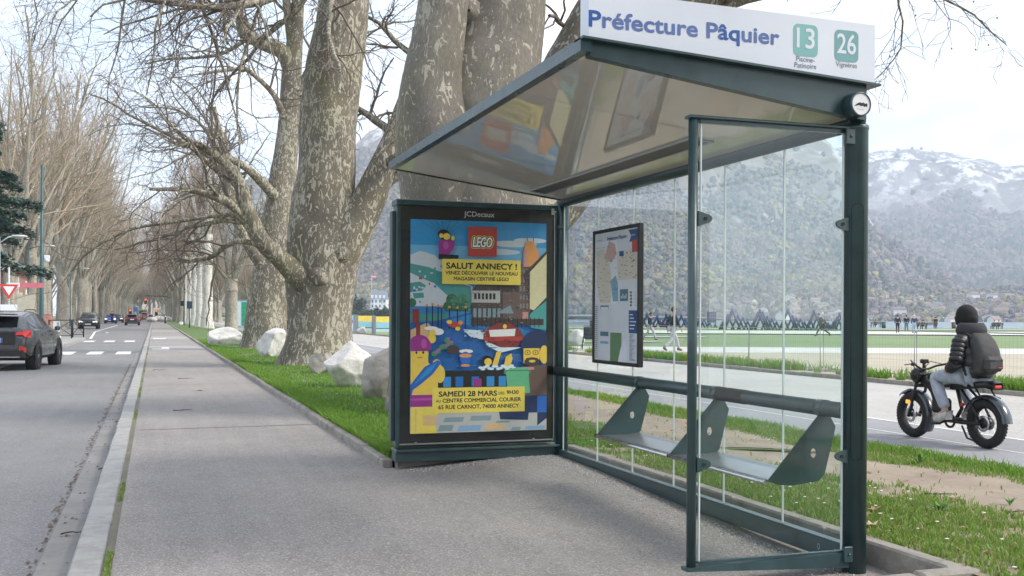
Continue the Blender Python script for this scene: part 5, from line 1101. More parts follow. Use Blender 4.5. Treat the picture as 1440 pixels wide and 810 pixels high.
for i in range(50): x = rg.uniform(282, 398); y = rg.uniform(418, 452); pr(x, y, x + rg.uniform(4, 12), y + 1.4, rg.choice(['dred', 'dbrown', 'red', 'black']))
for i in range(30): x = rg.uniform(225, 290); y = rg.uniform(400, 428); pe(x, y, rg.uniform(2, 5), 1.4, rg.choice(['foam', 'white', 'pblue']), 6)
pe(192, 458, 18, 14, 'dbrown'); pe(230, 463, 20, 6, 'white'); pe(228, 484, 16, 20, 'blue'); pe(228, 476, 18, 6, 'orange'); pe(228, 505, 14, 4, 'orange')
pe(290, 492, 17, 16, 'black'); pe(294, 495, 11, 11, 'skin'); pp([(306, 505), (318, 466), (334, 462), (328, 482), (322, 505)], 'skin'); pp([(340, 508), (346, 480), (362, 470), (366, 486), (358, 512)], 'skin')
for i in range(16): pe(272 + i * 6.5, 512 + 5 * math.sin(i * 1.7), 7, 4, 'foam', 8)
pe(150, 405, 16, 10, 'white'); pe(130, 395, 20, 6, 'white'); pe(134, 408, 9, 9, 'skin'); pe(132, 425, 12, 14, 'skin')
# parapet with bright openings
pr(150, 520, 390, 570, 'black')
for x in (165, 200, 246, 290, 325): pr(x, 538, x + 22, 568, rg.choice(['lake', 'lake', 'deep']))
pr(252, 545, 275, 568, 'purple')
# bather with bathing cap and towel at left
pr(73, 520, 150, 600, 'skin'); pr(73, 460, 122, 498, 'skin'); pe(98, 470, 25, 28, 'skin'); pp([(73, 495), (122, 495), (140, 510), (148, 600), (73, 600)], 'skin'); pe(98, 452, 33, 38, 'purple', 20, 0, 180); pr(65, 448, 131, 458, 'purple'); pr(73, 452, 122, 462, 'purple'); pe(110, 440, 8, 14, 'magenta')
pe(89, 466, 3, 4, 'black', 8); pe(108, 466, 3, 4, 'black', 8); pr(84, 458, 94, 460, 'dbrown'); pr(103, 457, 114, 459, 'dbrown'); pr(92, 480, 106, 482, 'dbrown')
pe(156, 530, 14, 26, 'skin'); pe(146, 500, 12, 14, 'skin'); pp([(112, 508), (150, 488), (160, 496), (135, 530), (100, 560), (80, 575), (73, 600), (73, 560)], 'blue'); pp([(120, 512), (148, 494), (130, 524), (95, 550), (80, 562)], 'lake')
# dark-capped figure with spectacles at right
pe(440, 440, 46, 40, 'navy', 20, 0, 180); pr(390, 436, 468, 462, 'navy'); pr(398, 455, 446, 500, 'skin'); pe(424, 496, 24, 14, 'dbrown'); pr(406, 484, 440, 490, 'dbrown'); pe(424, 494, 10, 4, 'skin')
pe(410, 468, 9, 8, 'black'); pe(410, 468, 7, 6, 'skin'); pe(434, 468, 9, 8, 'black'); pe(434, 468, 7, 6, 'skin'); pe(410, 468, 2, 3, 'black', 8); pe(434, 468, 2, 3, 'black', 8); pe(460, 474, 14, 28, 'skin')
pp([(376, 512), (468, 505), (468, 600), (392, 600)], 'brown'); pr(392, 512, 430, 520, 'pinkish'); pp([(346, 520), (380, 512), (412, 514), (418, 590), (352, 592)], 'green'); pr(340, 520, 420, 532, 'tree2'); pr(346, 524, 414, 534, 'green')
pr(73, 590, 140, 625, 'purple'); pr(73, 600, 136, 606, 'magenta'); pr(73, 625, 150, 703, 'yellow'); pr(86, 630, 90, 700, 'tan'); pr(108, 650, 150, 680, 'tan'); pp([(318, 600), (468, 598), (468, 668), (440, 690), (318, 670)], 'navy'); pr(440, 600, 468, 650, 'blue')
# paving slabs
pr(150, 645, 330, 703, 'stone'); pr(146, 650, 440, 703, 'stone'); pp([(318, 668), (440, 690), (468, 668), (468, 703), (318, 703)], 'stone')
for x0, y0, x1, y1, c in ((165, 658, 225, 672, 'slate'), (240, 655, 305, 670, 'slate'), (150, 680, 195, 698, 'slate'), (205, 683, 275, 700, 'pblue'), (285, 680, 345, 698, 'tan'), (315, 672, 360, 678, 'slate'), (400, 690, 464, 701, 'pblue'), (360, 692, 392, 702, 'slate')): pp([(x0 + 6, y0), (x1, y0), (x1 - 4, y1), (x0, y1)], c)
pp([(318, 600), (420, 600), (412, 672), (330, 668)], 'navy')
# figure under a paraglider
for x0 in (95, 120, 140, 158, 182, 205, 230): pp([(x0, 76), (x0 + 1.2, 76), (166, 125), (165, 125)], 'dbrown')
pe(164, 118, 17, 15, 'black'); pe(172, 124, 10, 10, 'skin'); pe(157, 122, 6, 7, 'skin'); pe(190, 128, 5, 7, 'skin'); pp([(150, 135), (184, 134), (196, 140), (192, 160), (180, 176), (150, 178)], 'purple'); pp([(150, 176), (206, 178), (206, 188), (150, 192)], 'black'); pe(170, 150, 8, 12, 'magenta')
# toy-shop emblem: red square with outlined slanting letters
pr(234, 92, 317, 181, 'red')
for c, of, dz in (('yellow', .13, 0), ('black', .09, 0), ('white', .03, 0)): pt('LEGO', 275.5, 152, 30, 56 + of * 90, c, of, .22)
pr(160, 190, 388, 264, 'yellow'); pt('SALUT ANNECY !', 274, 218, 18, 206, 'black', .035); pt('VENEZ DÉCOUVRIR LE NOUVEAU', 274, 235.5, 10.5, 210, 'black', .03); pt('MAGASIN CERTIFIÉ LEGO', 273, 252.5, 10.5, 160, 'black', .03)
pr(134, 570, 402, 645, 'yellow'); pt('SAMEDI 28 MARS', 236, 596, 15.5, 168, 'black', .035); pt('DÈS', 333, 593, 8, 18, 'black', .02); pt('9H30', 366, 592, 11, 36, 'black', .035)
pt('AU', 151, 613, 7.5, 14, 'black', .02); pt('CENTRE COMMERCIAL COURIER', 277, 614, 12, 228, 'black', .03); pt('65 RUE CARNOT, 74000 ANNECY', 268, 633, 12, 234, 'black', .03)
po.build('poster', pmm, adv)
M['caseglass'] = m_glass('case_glass', (.985, .99, .99), .9, .004)
b = MB(); b.box((AX0 + .037, YE - .0333, AZ0 + .033), (AX1 - .009, YE - .0273, AZ1 - .062)); b.build('case_glass', [M['caseglass']], adv)
# ------------------------------------------------------------------ vehicles (x forward, y left, z up)
PAINT = {}
def paint(n_, c, r=.28): 
    if n_ not in PAINT: PAINT[n_] = pm('car_paint_' + n_, c, r, metal=.25, var=.06, coat=.6)
    return PAINT[n_]
M['tail'] = lit('tail_light', (.42, .018, .02), .08); M['head'] = lit('head_light', (.9, .88, .8), .5); M['plate'] = pm('number_plate', (.58, .62, .70), .4); M['plateblue'] = pm('plate_blue', (.04, .10, .4), .4); M['amber'] = lit('amber_glow', (.9, .30, .04), .5); M['reflect'] = pm('red_reflector', (.5, .03, .02), .3)
def wheel(parent, x, y, R=.34, w_=.22, side=1, name='wheel', spokes=5):
    b = MB(); Mx = Matrix.Translation((x, y, R)) @ Matrix.Rotation(rad(90), 4, 'X'); h = w_ / 2
    b.lathe([(R * .66, -h), (R * .93, -h), (R * .99, -h * .7), (R, -h * .3), (R, h * .3), (R * .99, h * .7), (R * .93, h), (R * .66, h)], 32, 0, Mx, closed=True)
    wh = b.build(name, M['rubber'], parent); b = MB(); f = h * .8 * (-side)
    b.lathe([(R * .655, -h * .85), (R * .655, h * .85), (R * .60, h * .8), (R * .60, -h * .8)], 28, 0, Mx, closed=True); b.lathe([(0, f * .35), (R * .6, f * .35)], 28, 1, Mx)
    for i in range(spokes):
        a = 6.283 * i / spokes; c, s_ = math.cos(a), math.sin(a); r_ = R * .61
        q4 = [(-.035, .0), (.035, .0), (.055, r_), (-.055, r_)]; b.poly([(p[0] * c + p[1] * s_, -p[0] * s_ + p[1] * c, f) for p in q4], 0, Mx)
    b.lathe([(0, f * 1.1), (R * .16, f * 1.1), (R * .18, f * .4)], 14, 0, Mx); b.build('rim', [M['alu'], M['blackmatt']], wh); return wh
def car(label, loc, rz, col, kind='suv', L=4.5, W=1.84, Hh=1.6, group=None, lights='rear', rear_bar=False, trim=True):
    t = thing('parked_car' if False else 'car', label, 'car', loc, rz, group); hl = L / 2; hw_ = W / 2; P = col
    # stations from tail to nose: x, sill, belt, roof, belt half width, roof half width
    if kind == 'suv': st = [(-hl, .42, .80, .86, .80, .70), (-hl + .06, .34, .98, 1.03, .88, .74), (-hl + .20, .28, 1.05, 1.09, .95, .74), (-hl + .62, .24, 1.06, Hh - .13, 1, .66), (-hl + 1.05, .24, 1.04, Hh - .02, 1, .67), (-hl + 1.75, .24, 1.02, Hh, 1, .68), (-hl + 2.35, .24, 1.0, Hh - .03, 1, .67), (-hl + 2.85, .24, .99, Hh - .20, 1, .64), (-hl + 3.35, .24, .98, 1.04, 1, .70), (-hl + 3.95, .26, .92, .96, .97, .70), (hl - .16, .28, .82, .86, .90, .66), (hl, .36, .62, .66, .74, .58)]
    else: st = [(-hl, .40, .78, .84, .80, .70), (-hl + .06, .32, .94, .98, .88, .70), (-hl + .2, .26, .98, 1.02, .95, .70), (-hl + .55, .22, .97, Hh - .12, 1, .64), (-hl + 1.0, .22, .95, Hh - .01, 1, .66), (-hl + 1.6, .22, .94, Hh, 1, .67), (-hl + 2.2, .22, .92, Hh - .03, 1, .66), (-hl + 2.7, .22, .91, Hh - .2, 1, .63), (-hl + 3.15, .22, .90, .96, 1, .68), (hl - .5, .24, .82, .86, .97, .66), (hl - .13, .26, .74, .78, .90, .64), (hl, .34, .56, .60, .74, .56)]
    rings = []
    for x, zs, zb, zt, wb, wr in st:
        B = hw_ * wb; R_ = hw_ * wr; gl = zt - zb
        half = [(0, zs), (B * .82, zs), (B * .97, zs + .10), (B, zs + (zb - zs) * .5), (B * .985, zb - .06), (B * .95, zb), (R_ + (B * .95 - R_) * .12, zt - .05 - .0 * gl), (R_ * .86, zt), (0, zt + .012)]
        rings.append([(x, y, z) for y, z in half] + [(x, -y, z) for y, z in half[-2:0:-1]])
    n = len(rings[0]); NS = len(rings); body = MB(); win = MB(); under = MB(); V = [p for r in rings for p in r]; fb = []; fw = []; fu = []
    for i in range(NS - 1):
        for j in range(n):
            j2 = (j + 1) % n; f = (i * n + j, i * n + j2, (i + 1) * n + j2, (i + 1) * n + j)
            tall = min(st[i][3] - st[i][2], st[i + 1][3] - st[i + 1][2]) > .2; ramp_ = max(st[i][3] - st[i][2], st[i + 1][3] - st[i + 1][2]) > .2 and not tall
            sidewin = j in (5, n - 6) and (tall); slopewin = (j in (7, 8) or j in (6, n - 7)) and ramp_ and i > 0
            fr = (j in (7, 8, 6, n - 7)) and not tall and ramp_
            if sidewin or (j in (7, 8) and ramp_): fw.append(f)
            elif j in (0, n - 1, 1, n - 2): fu.append(f)
            else: fb.append(f)
    body.add(V, fb, 0, True); body.add(rings[0], [tuple(range(n))], 0); body.add(rings[-1], [tuple(range(n))[::-1]], 0)
    bo = body.build('body', [P], t)
    for grp in ([f for f in fw if f[0] % n == 5], [f for f in fw if f[0] % n == n - 6], [f for f in fw if f[0] % n in (7, 8) and f[0] // n < NS // 2], [f for f in fw if f[0] % n in (7, 8) and f[0] // n >= NS // 2]):
        if grp: win = MB(); ids = sorted({i for f in grp for i in f}); mp_ = {a: b_ for b_, a in enumerate(ids)}; win.add([(V[i][0], V[i][1] * 1.002, V[i][2]) for i in ids], [tuple(mp_[i] for i in f) for f in grp], 0, False); win.build('window', M['carglass'], bo)
    
    under.add(V, fu, 0, False); under.build('underbody', M['blackmatt'], bo)
    R = .345 if kind == 'suv' else .315; xr, xf = -hl + .88, hl - .86
    for x in (xr, xf):
        for s_ in (1, -1):
            wheel(t, x, s_ * (hw_ - .10), R, .23, s_)
            b = MB(); an = np.linspace(-.25, math.pi + .25, 20); rr1, rr2 = R + .035, R + .085
            Pn = [(x + rr2 * math.cos(a), s_ * (hw_ + .004), R + rr2 * math.sin(a)) for a in an] + [(x + rr1 * .93 * math.cos(a), s_ * (hw_ - .02), R + rr1 * .93 * math.sin(a)) for a in an[::-1]]
            k_ = len(an); b.add(Pn, [(i, i + 1, 2 * k_ - 2 - i, 2 * k_ - 1 - i) for i in range(k_ - 1)], 0, True); b.build('wheel_arch', M['blackmatt'], bo)
            b = MB(); b.tube([(x, s_ * (hw_ - .25), R), (x, s_ * (hw_ + .001), R)], R + .05, 24); b.build('wheel_well', M['blackmatt'], bo)
    for s_ in (1, -1):
        b = MB(); b.box((hl - 1.55, s_ * hw_ * .99 if s_ > 0 else -hw_ - .13, .98), (hl - 1.40, hw_ + .13 if s_ > 0 else -hw_ * .99, 1.10), 0, None, .03); b.build('mirror', [P] if kind == 'suv' else M['black'], t)
        # tail lamp with a hooked claw, and bumper reflector
        b = MB(); zt = .90 if kind == 'suv' else .82
        b.add([(-hl - .012, s_ * hw_ * .48, zt), (-hl - .012, s_ * hw_ * .48, zt + .04), (-hl + .02, s_ * hw_ * .80, zt + .11), (-hl + .16, s_ * hw_ * .955, zt + .12), (-hl + .20, s_ * (hw_ * .965), zt + .0), (-hl + .10, s_ * hw_ * .95, zt - .06), (-hl + .0, s_ * hw_ * .84, zt - .05), (-hl - .012, s_ * hw_ * .80, zt)], [(0, 1, 2, 7), (7, 2, 3, 6), (6, 3, 4, 5)] if s_ < 0 else [(7, 2, 1, 0), (6, 3, 2, 7), (5, 4, 3, 6)]); b.build('tail_light', M['tail'], t)
        b = MB(); b.add([(-hl - .03, s_ * hw_ * .70, .52), (-hl - .03, s_ * hw_ * .72, .64), (-hl - .0, s_ * hw_ * .88, .58), (-hl - .0, s_ * hw_ * .87, .46)], [(0, 1, 2, 3)]); b.build('reflector', M['reflect'], t)
        b = MB(); b.add([(hl + .006, s_ * hw_ * .46, .66), (hl + .004, s_ * hw_ * .46, .74), (hl - .13, s_ * hw_ * .90, .80), (hl - .10, s_ * hw_ * .90, .64)], [(0, 1, 2, 3)]); b.build('headlight', M['head'], t)
    b = MB(); b.box((-hl - .025, -hw_ * .84, .30), (-hl + .16, hw_ * .84, .56), 0, None, .04); bp = b.build('rear_bumper', M['blackmatt'], t)
    b = MB(); b.box((-hl - .035, -hw_ * .72, .34), (-hl - .024, hw_ * .72, .365)); b.build('chrome_strip', M['alu'], bp)
    b = MB(); b.box((-hl - .014, -hw_ * .62, .66), (-hl + .02, hw_ * .62, .99), 0, None, .02); b.build('tailgate_panel', M['blackmatt'], t)
    b = MB(); b.box((-hl - .024, -.27, .71), (-hl - .0145, .27, .83)); b.box((-hl - .0255, -.27, .711), (-hl - .0245, -.23, .829), 1); b.build('number_plate', [M['plate'], M['plateblue']], t)
    b = MB(); b.box((hl - .14, -hw_ * .72, .26), (hl + .014, hw_ * .72, .52), 0, None, .04); b.box((hl + .015, -.27, .42), (hl + .022, .27, .52), 1); b.build('front_bumper', [M['blackmatt'], M['plate']], t)
    b = MB(); b.box((-hl + .25, -.5, Hh - .10), (-hl + .62, .5, Hh - .065), 0, None, .012); sp_ = b.build('roof_spoiler', [P], t); b = MB(); b.box((-hl + .235, -.18, Hh - .095), (-hl + .249, .18, Hh - .075)); b.build('brake_light', M['tail'], sp_)
    for s_ in (1, -1):
        b = MB(); b.tube([(-hl + .95, s_ * hw_ * .62, Hh + .01), (-hl + 1.1, s_ * hw_ * .63, Hh + .045), (-hl + 2.1, s_ * hw_ * .63, Hh + .045), (-hl + 2.3, s_ * hw_ * .62, Hh)], .014, 6); b.build('roof_rail', M['black'], t)
        for k_, x in ((0, -hl + 1.55), (1, -hl + 2.75)):
            b = MB(); b.box((x - .25, s_ * hw_ * 1.0 - .012, .86), (x - .05, s_ * hw_ * 1.0 + .012, .895), 0, None, .006); b.build('door_handle', M['black'], t)
            b = MB(); b.box((x + .09, s_ * (hw_ * 1.0 + .0005) - .001, .40), (x + .096, s_ * (hw_ * 1.0 + .0005) + .001, .95)); b.build('door_gap', M['blackmatt'], t)
    if rear_bar:
        b = MB(); b.box((-hl - .024, -hw_ * .8, .90), (-hl - .0145, hw_ * .8, .955)); b.build('light_bar', M['tail'], t)
    b = MB(); b.tube([(-hl + .9, 0, Hh), (-hl + .72, 0, Hh + .09)], .012, 6); b.build('aerial', M['black'], t)
    return t
HD = rad(90)
car('dark grey sport utility car seen from behind, driving away at the left edge', (-3.62, 31.05, -.13), HD - .10, paint('grey', (.040, .043, .050)), 'suv', 4.5, 1.88, 1.50)
car('black car with lit headlights coming towards the viewer, nearest oncoming one', (-6.1, 112, -.13), -HD, paint('black', (.014, .015, .018)), 'suv', 4.4, 1.84, 1.6, 'cars on the avenue')
car('dark car with a red light bar driving away in the right lane', (-2.75, 149, -.13), HD, paint('ink', (.016, .020, .032)), 'hatch', 4.5, 1.86, 1.5, 'cars on the avenue', rear_bar=True)
car('bright blue car coming towards the viewer behind the black one', (-6.55, 178, -.13), -HD, paint('blue', (.02, .09, .42)), 'hatch', 4.1, 1.78, 1.46, 'cars on the avenue')
car('dark car following close behind the bright blue one', (-6.0, 195, -.13), -HD, paint('charcoal', (.025, .028, .034)), 'suv', 4.3, 1.8, 1.55, 'cars on the avenue')
# green bus and white lorry far down the avenue
t = thing('bus', 'pale green bus at the far end of the avenue', 'bus', (-3.2, 330, -.13), HD); Bg = pm('bus_green', (.30, .46, .33), .45)
b = MB(); b.box((-6, -1.25, .35), (6, 1.25, 3.0), 0, None, .14); bb = b.build('body', Bg, t)
b = MB(); b.box((-6.02, -1.0, 1.65), (-5.99, 1.0, 2.65)); b.build('rear_window', M['tinglass'], t); b = MB(); b.box((-5.5, -1.262, 1.5), (5.6, 1.262, 2.5)); b.build('side_window', M['tinglass'], t)
for s_ in (-1, 1):
    b = MB(); b.box((-6.03, s_ * 1.08 - .1, 2.55), (-5.99, s_ * 1.08 + .1, 2.8)); b.build('tail_light', M['tail'], t)
    for x in (-3.4, 3.6): wheel(t, x, s_ * 1.1, .48, .28, s_)
b = MB(); b.box((-6.025, -.7, .9), (-5.99, .7, 1.25)); b.build('engine_grille', M['blackmatt'], t)
t = thing('lorry', 'white box lorry at the far end of the avenue', 'lorry', (.9, 372, -.13), HD); b = MB(); b.box((-4, -1.25, .9), (2.4, 1.25, 3.7), 0, None, .04); b.build('box_body', pm('lorry_white', (.62, .62, .60), .5), t)
b = MB(); b.box((2.45, -1.15, .5), (4.2, 1.15, 2.9), 0, None, .15); b.build('cab', M['galv'], t); b = MB(); b.box((-4, -1.15, .45), (2.4, 1.15, .89)); b.build('chassis', M['blackmatt'], t)
for s_ in (-1, 1):
    for x in (-2.6, 3.2): wheel(t, x, s_ * 1.05, .48, .28, s_)
    b = MB(); b.box((-4.04, s_ * 1.0 - .12, .6), (-4.001, s_ * 1.0 + .12, .8)); b.build('tail_light', M['tail'], t)
for i, (x, y, c, lab) in enumerate(((-2.2, 262, 'red', 'orange works van with lit beacons beyond the dark car'), (-.9, 300, 'white', 'white car standing right of the works van far off'), (1.4, 290, 'silver', 'silver car parked at the far bend of the avenue'))):
    car(lab, (x, y, -.13), HD if i != 2 else HD + .8, paint(c, {'red': (.62, .16, .05), 'white': (.62, .62, .62), 'silver': (.42, .43, .45)}[c]), 'suv' if i == 0 else 'hatch', 4.4, 1.84, 2.0 if i == 0 else 1.5, 'cars on the avenue', rear_bar=i == 0)
# ------------------------------------------------------------------ people and the electric bicycle
def skin_mesh(name, V, E, R, mat, parent=None, sub=2, smooth=True):
    me = D.meshes.new(name); me.from_pydata([tuple(v) for v in V], E, []); o = D.objects.new(name, me); COL.objects.link(o)
    sk = o.modifiers.new('s', 'SKIN'); sk.use_smooth_shade = True; ss = o.modifiers.new('u', 'SUBSURF'); ss.levels = sub; ss.render_levels = sub
    for i, d in enumerate(me.skin_vertices[0].data): r = R[i]; d.radius = (r, r) if np.isscalar(r) else r; d.use_root = (i == 0)
    bpy.context.view_layer.update(); dg = bpy.context.evaluated_depsgraph_get(); nm = D.meshes.new_from_object(o.evaluated_get(dg)); D.objects.remove(o); D.meshes.remove(me)
    nm.name = name; nm.materials.clear(); nm.materials.append(mat); o = D.objects.new(name, nm); COL.objects.link(o)
    for f in nm.polygons: f.use_smooth = True
    if parent is not None: o.parent = parent
    return o
M['skin'] = pm('skin', (.46, .29, .21), .6, var=.06)
def cloth(n_, c, r=.85): return pm('cloth_' + n_, c, r, var=.22, sc=14, bump=.7, bsc=16)
def person(label, loc, rz, J, col, group=None, hair=(.03, .022, .018), hood=None, bulk=1.0, sub=2, hands=True, skirt=False, s=1.0, hat=None):
    """J: joints (x forward, y left, z up) for a 1.75 m body"""
    t = thing('person', label, 'person', loc, rz, group); t.scale = (s, s, s); j = {k: np.array(v, float) for k, v in J.items()}
    names = ['pel', 'waist', 'chest', 'neck', 'head']; V = [j['pel'], (j['pel'] + j['chest']) / 2, j['chest'], j['neck'], j['neck'] * .55 + j['head'] * .45]; E = [(0, 1), (1, 2), (2, 3), (3, 4)]; R = [(.135, .10), (.125, .095), (.15, .105), .058, .055]
    def chain(a, pts, rs):
        for p, r in zip(pts, rs): V.append(np.array(p)); R.append(r); E.append((a, len(V) - 1)); a = len(V) - 1
    for s_ in 'LR':
        chain(2, [j['sho' + s_], j['elb' + s_], j['wri' + s_], j['wri' + s_] * 1.0 + (j['wri' + s_] - j['elb' + s_]) * .16], [.055, .042, .028, .034])
        chain(0, [j['hip' + s_], j['kne' + s_], j['ank' + s_], j['toe' + s_]], [.085, .058, .042, .036])
    body = skin_mesh('body', V, E, R, M['skin'], t, 1)
    if hands:
        for s_ in 'LR':
            w_ = j['wri' + s_]; d = unit(w_ - j['elb' + s_]); side = unit(np.cross(d, [0, 0, 1.0]) + 1e-6); b = MB()
            b.tube([w_, w_ + d * .05, w_ + d * .09], [.03, .038, .034], 8)
            for k in range(4): o_ = side * (k - 1.5) * .018; q = w_ + d * .085 + o_; b.tube([q, q + d * .035, q + d * .05 + np.array([0, 0, -.025]), q + d * .045 + np.array([0, 0, -.045])], [.010, .0095, .009, .007], 6)
            q = w_ + d * .03 + side * .035; b.tube([q, q + side * .02 + d * .03, q + side * .015 + d * .055], [.012, .011, .008], 6); b.build('hand', M['skin'], t)
    # head with nose, ears, eyes and mouth
    hd = j['head']; fwd = np.array([math.cos(J.get('turn', 0)) if not hasattr(J.get('turn', 0), 'dtype') else 1, math.sin(J.get('turn', 0)), 0]); HM_ = Matrix.Translation(Vector(hd)) @ Matrix.Rotation(float(J.get('turn', 0)), 4, 'Z') @ Matrix.Rotation(float(J.get('nod', 0)), 4, 'Y')
    b = MB(); b.sphere((0, 0, .01), .10, 0, 18, HM_, (1, .78, 1.18)); b.sphere((.015, 0, -.055), .072, 0, 14, HM_, (1, .82, .9)); b.sphere((.104, 0, -.015), .018, 0, 8, HM_, (1, .8, 1.4))
    for s_ in (1, -1): b.sphere((0, s_ * .08, -.005), .024, 0, 8, HM_, (.8, .4, 1.2)); b.sphere((.088, s_ * .034, .018), .012, 1, 8, HM_)
    b.box((.083, -.022, -.07), (.093, .022, -.062), 2, HM_); b.build('head', [M['skin'], M['black'], pm('lips', (.32, .13, .11), .6)], t)
    b = MB(); b.sphere((-.014, 0, .034 if not hat else .05), .106 if not hat else .118, 0, 18, HM_, (1, .84 if not hat else .92, 1.08)); b.build('hair' if not hat else 'hat', cloth('hair%s' % str(hair), hair), t)
    if hat:
        b = MB(); b.lathe([(.10, -.06), (.116, -.045), (.122, .0), (.122, .035), (.112, .05)], 18, 0, HM_ @ Matrix.Translation((-.008, 0, .015)) @ Matrix.Diagonal((1.03, .88, 1, 1))); b.build('hat_brim', cloth('hair%s' % str(hair), hair), t)
    k = bulk
    V = [j['pel'] + np.array([0, 0, .0]), (j['pel'] + j['chest']) / 2, j['chest'], j['neck'] - (j['neck'] - j['chest']) * .25]; E = [(0, 1), (1, 2), (2, 3)]; R = [(.158 * k, .12 * k), (.155 * k, .122 * k), (.172 * k, .125 * k), .085]
    for s_ in 'LR': chain(2, [j['sho' + s_], (j['sho' + s_] + j['elb' + s_]) / 2, j['elb' + s_], j['wri' + s_]], [.075 * k, .068 * k, .06 * k, .044 * k])
    jk = skin_mesh('jacket', V, E, R, cloth(*col['jacket']), t, sub)
    V = [j['pel'] + np.array([0, 0, .02])]; E = []; R = [(.15, .115)]
    for s_ in 'LR': chain(0, [j['hip' + s_], (j['hip' + s_] + j['kne' + s_]) / 2, j['kne' + s_], (j['kne' + s_] + j['ank' + s_]) / 2, j['ank' + s_] + np.array([0, 0, .03])], [.108, .095, .078, .07, .064])
    skin_mesh('trousers', V, E, R, cloth(*col['trousers']), t, sub)
    for s_ in 'LR':
        a, b_ = j['ank' + s_], j['toe' + s_]; d = unit(b_ - a); heel = a - d * .05 + np.array([0, 0, -.05]); 
        skin_mesh('shoe', [a + np.array([0, 0, -.02]), heel, (a * .4 + b_ * .6) + np.array([0, 0, -.03]), b_], [(0, 1), (0, 2), (2, 3)], [.052, .045, .048, .036], cloth(*col['shoes']), t, 1)
    if hood:
        V, Fc = [], []; b = MB(); nb = j['neck']; b.lathe([(.10, -.09), (.15, -.05), (.165, .0), (.15, .05), (.125, .085), (.10, .06)], 18, 0, Matrix.Translation(Vector(nb) + Vector((-.02, 0, .02)))); b.build('hood', cloth(*hood), t)
    return t
def walk(st=.32, arm=.2, lean=.04, bend=.12):
    return dict(pel=(0, 0, .93), chest=(lean * .8, 0, 1.30), neck=(lean, 0, 1.49), head=(lean * 1.3 + .01, 0, 1.64), shoL=(lean * .8, .19, 1.42), shoR=(lean * .8, -.19, 1.42), elbL=(-arm * .6, .25, 1.14), elbR=(arm * .5, -.25, 1.14), wriL=(-arm * .4, .25, .90), wriR=(arm * 1.1, -.24, .93),
                hipL=(0, .09, .90), hipR=(0, -.09, .90), kneL=(st * .55 + .05, .10, .50), kneR=(-st * .25 + .04, -.10, .50), ankL=(st, .10, .10), ankR=(-st - bend * .3, -.10, .14), toeL=(st + .17, .11, .04), toeR=(-st + .10 - bend * .3, -.11, .04))
def stand(a=0): d = walk(.06, .04, .02, 0); d['wriL'] = (.16, .14, 1.0); d['wriR'] = (.16, -.14, 1.0); return d
def sit():
    return dict(pel=(0, 0, .50), chest=(-.04, 0, .88), neck=(-.02, 0, 1.06), head=(.01, 0, 1.21), shoL=(-.03, .19, .99), shoR=(-.03, -.19, .99), elbL=(.06, .24, .74), elbR=(.06, -.24, .74), wriL=(.28, .14, .62), wriR=(.28, -.14, .62), hipL=(.02, .10, .49), hipR=(.02, -.10, .49), kneL=(.43, .12, .50), kneR=(.43, -.12, .50), ankL=(.46, .12, .10), ankR=(.44, -.12, .10), toeL=(.62, .13, .04), toeR=(.60, -.13, .04))
BK, NV, GY = (.010, .010, .012), (.015, .022, .05), (.05, .05, .055)
def dirr(dx, dy): return math.atan2(dy, dx)
RTa = math.atan2(RT[1], RT[0])
def ppl(label, u, v, z, rz, J, jc, tc_, sc, group='people in the park', sub=1, **k):
    p = at(u, v, Z=z); return person(label, (p[0], p[1], z), rz, J, dict(jacket=jc, trousers=tc_, shoes=sc), group, sub=sub, hands=k.pop('hands', False), **k)
ppl('walker in dark jacket and pale trousers striding right, nearer of the two', 945, 493.5, -.055, RTa + .35, walk(.36, .22), ('black', BK), ('palegrey', (.42, .42, .44)), ('brown', (.09, .06, .05)), hands=True, sub=2)
ppl('walker in navy jacket and pale trousers, seen beside the map case', 913, 478, -.16, RTa - .6, walk(.38, .2, .08), ('navy', NV), ('palegrey', (.42, .42, .44)), ('brown', (.09, .06, .05)), hands=True, sub=2)
ppl('figure in dark blue hurrying past the timber sculpture', 1157, 472.5, -.075, RTa + 2.9, walk(.5, .3, .25), ('navy', NV), ('blackt', BK), ('darks', BK))
ppl('walker in black with red detail, left of the three on the pale path', 1262, 467.8, -.075, RTa + 1.2, walk(.2, .1), ('navy', NV), ('blackt', BK), ('darks', BK))
ppl('middle of the three walkers, dark coat and blue jeans', 1274.5, 466.2, -.075, RTa + 1.4, walk(.15, .1), ('black', BK), ('jeans', (.06, .11, .20)), ('darks', BK))
ppl('right of the three walkers, blue jacket, pale jeans and white hat', 1285.5, 468.3, -.075, RTa + 1.3, walk(.25, .1), ('blue', (.03, .05, .12)), ('palejeans', (.30, .40, .52)), ('darks', BK), hair=(.6, .6, .6))
ppl('standing pair member in dark coat beside an empty bench', 1316, 462, -.16, RTa + 1.6, stand(), ('black', BK), ('blackt', BK), ('darks', BK))
ppl('person in a brown orange coat by the empty bench', 1314.2, 461.8, -.16, RTa + 1.2, stand(), ('rust', (.30, .14, .08)), ('blackt', BK), ('darks', BK), hair=(.30, .14, .06))
ppl('small dark person in the orange top peering past the broad plane', 404, 466, -.1, RTa + .5, stand(), ('orange', (.45, .17, .09)), ('blackt', BK), ('darks', BK))
pb_ = at(145 - 88, 470, Y=118); ppl('person in black standing by the avenue behind the black car', 157.5, 455.5, 0, -1.5, stand(), ('black', BK), ('blackt', BK), ('darks', BK), group=None)
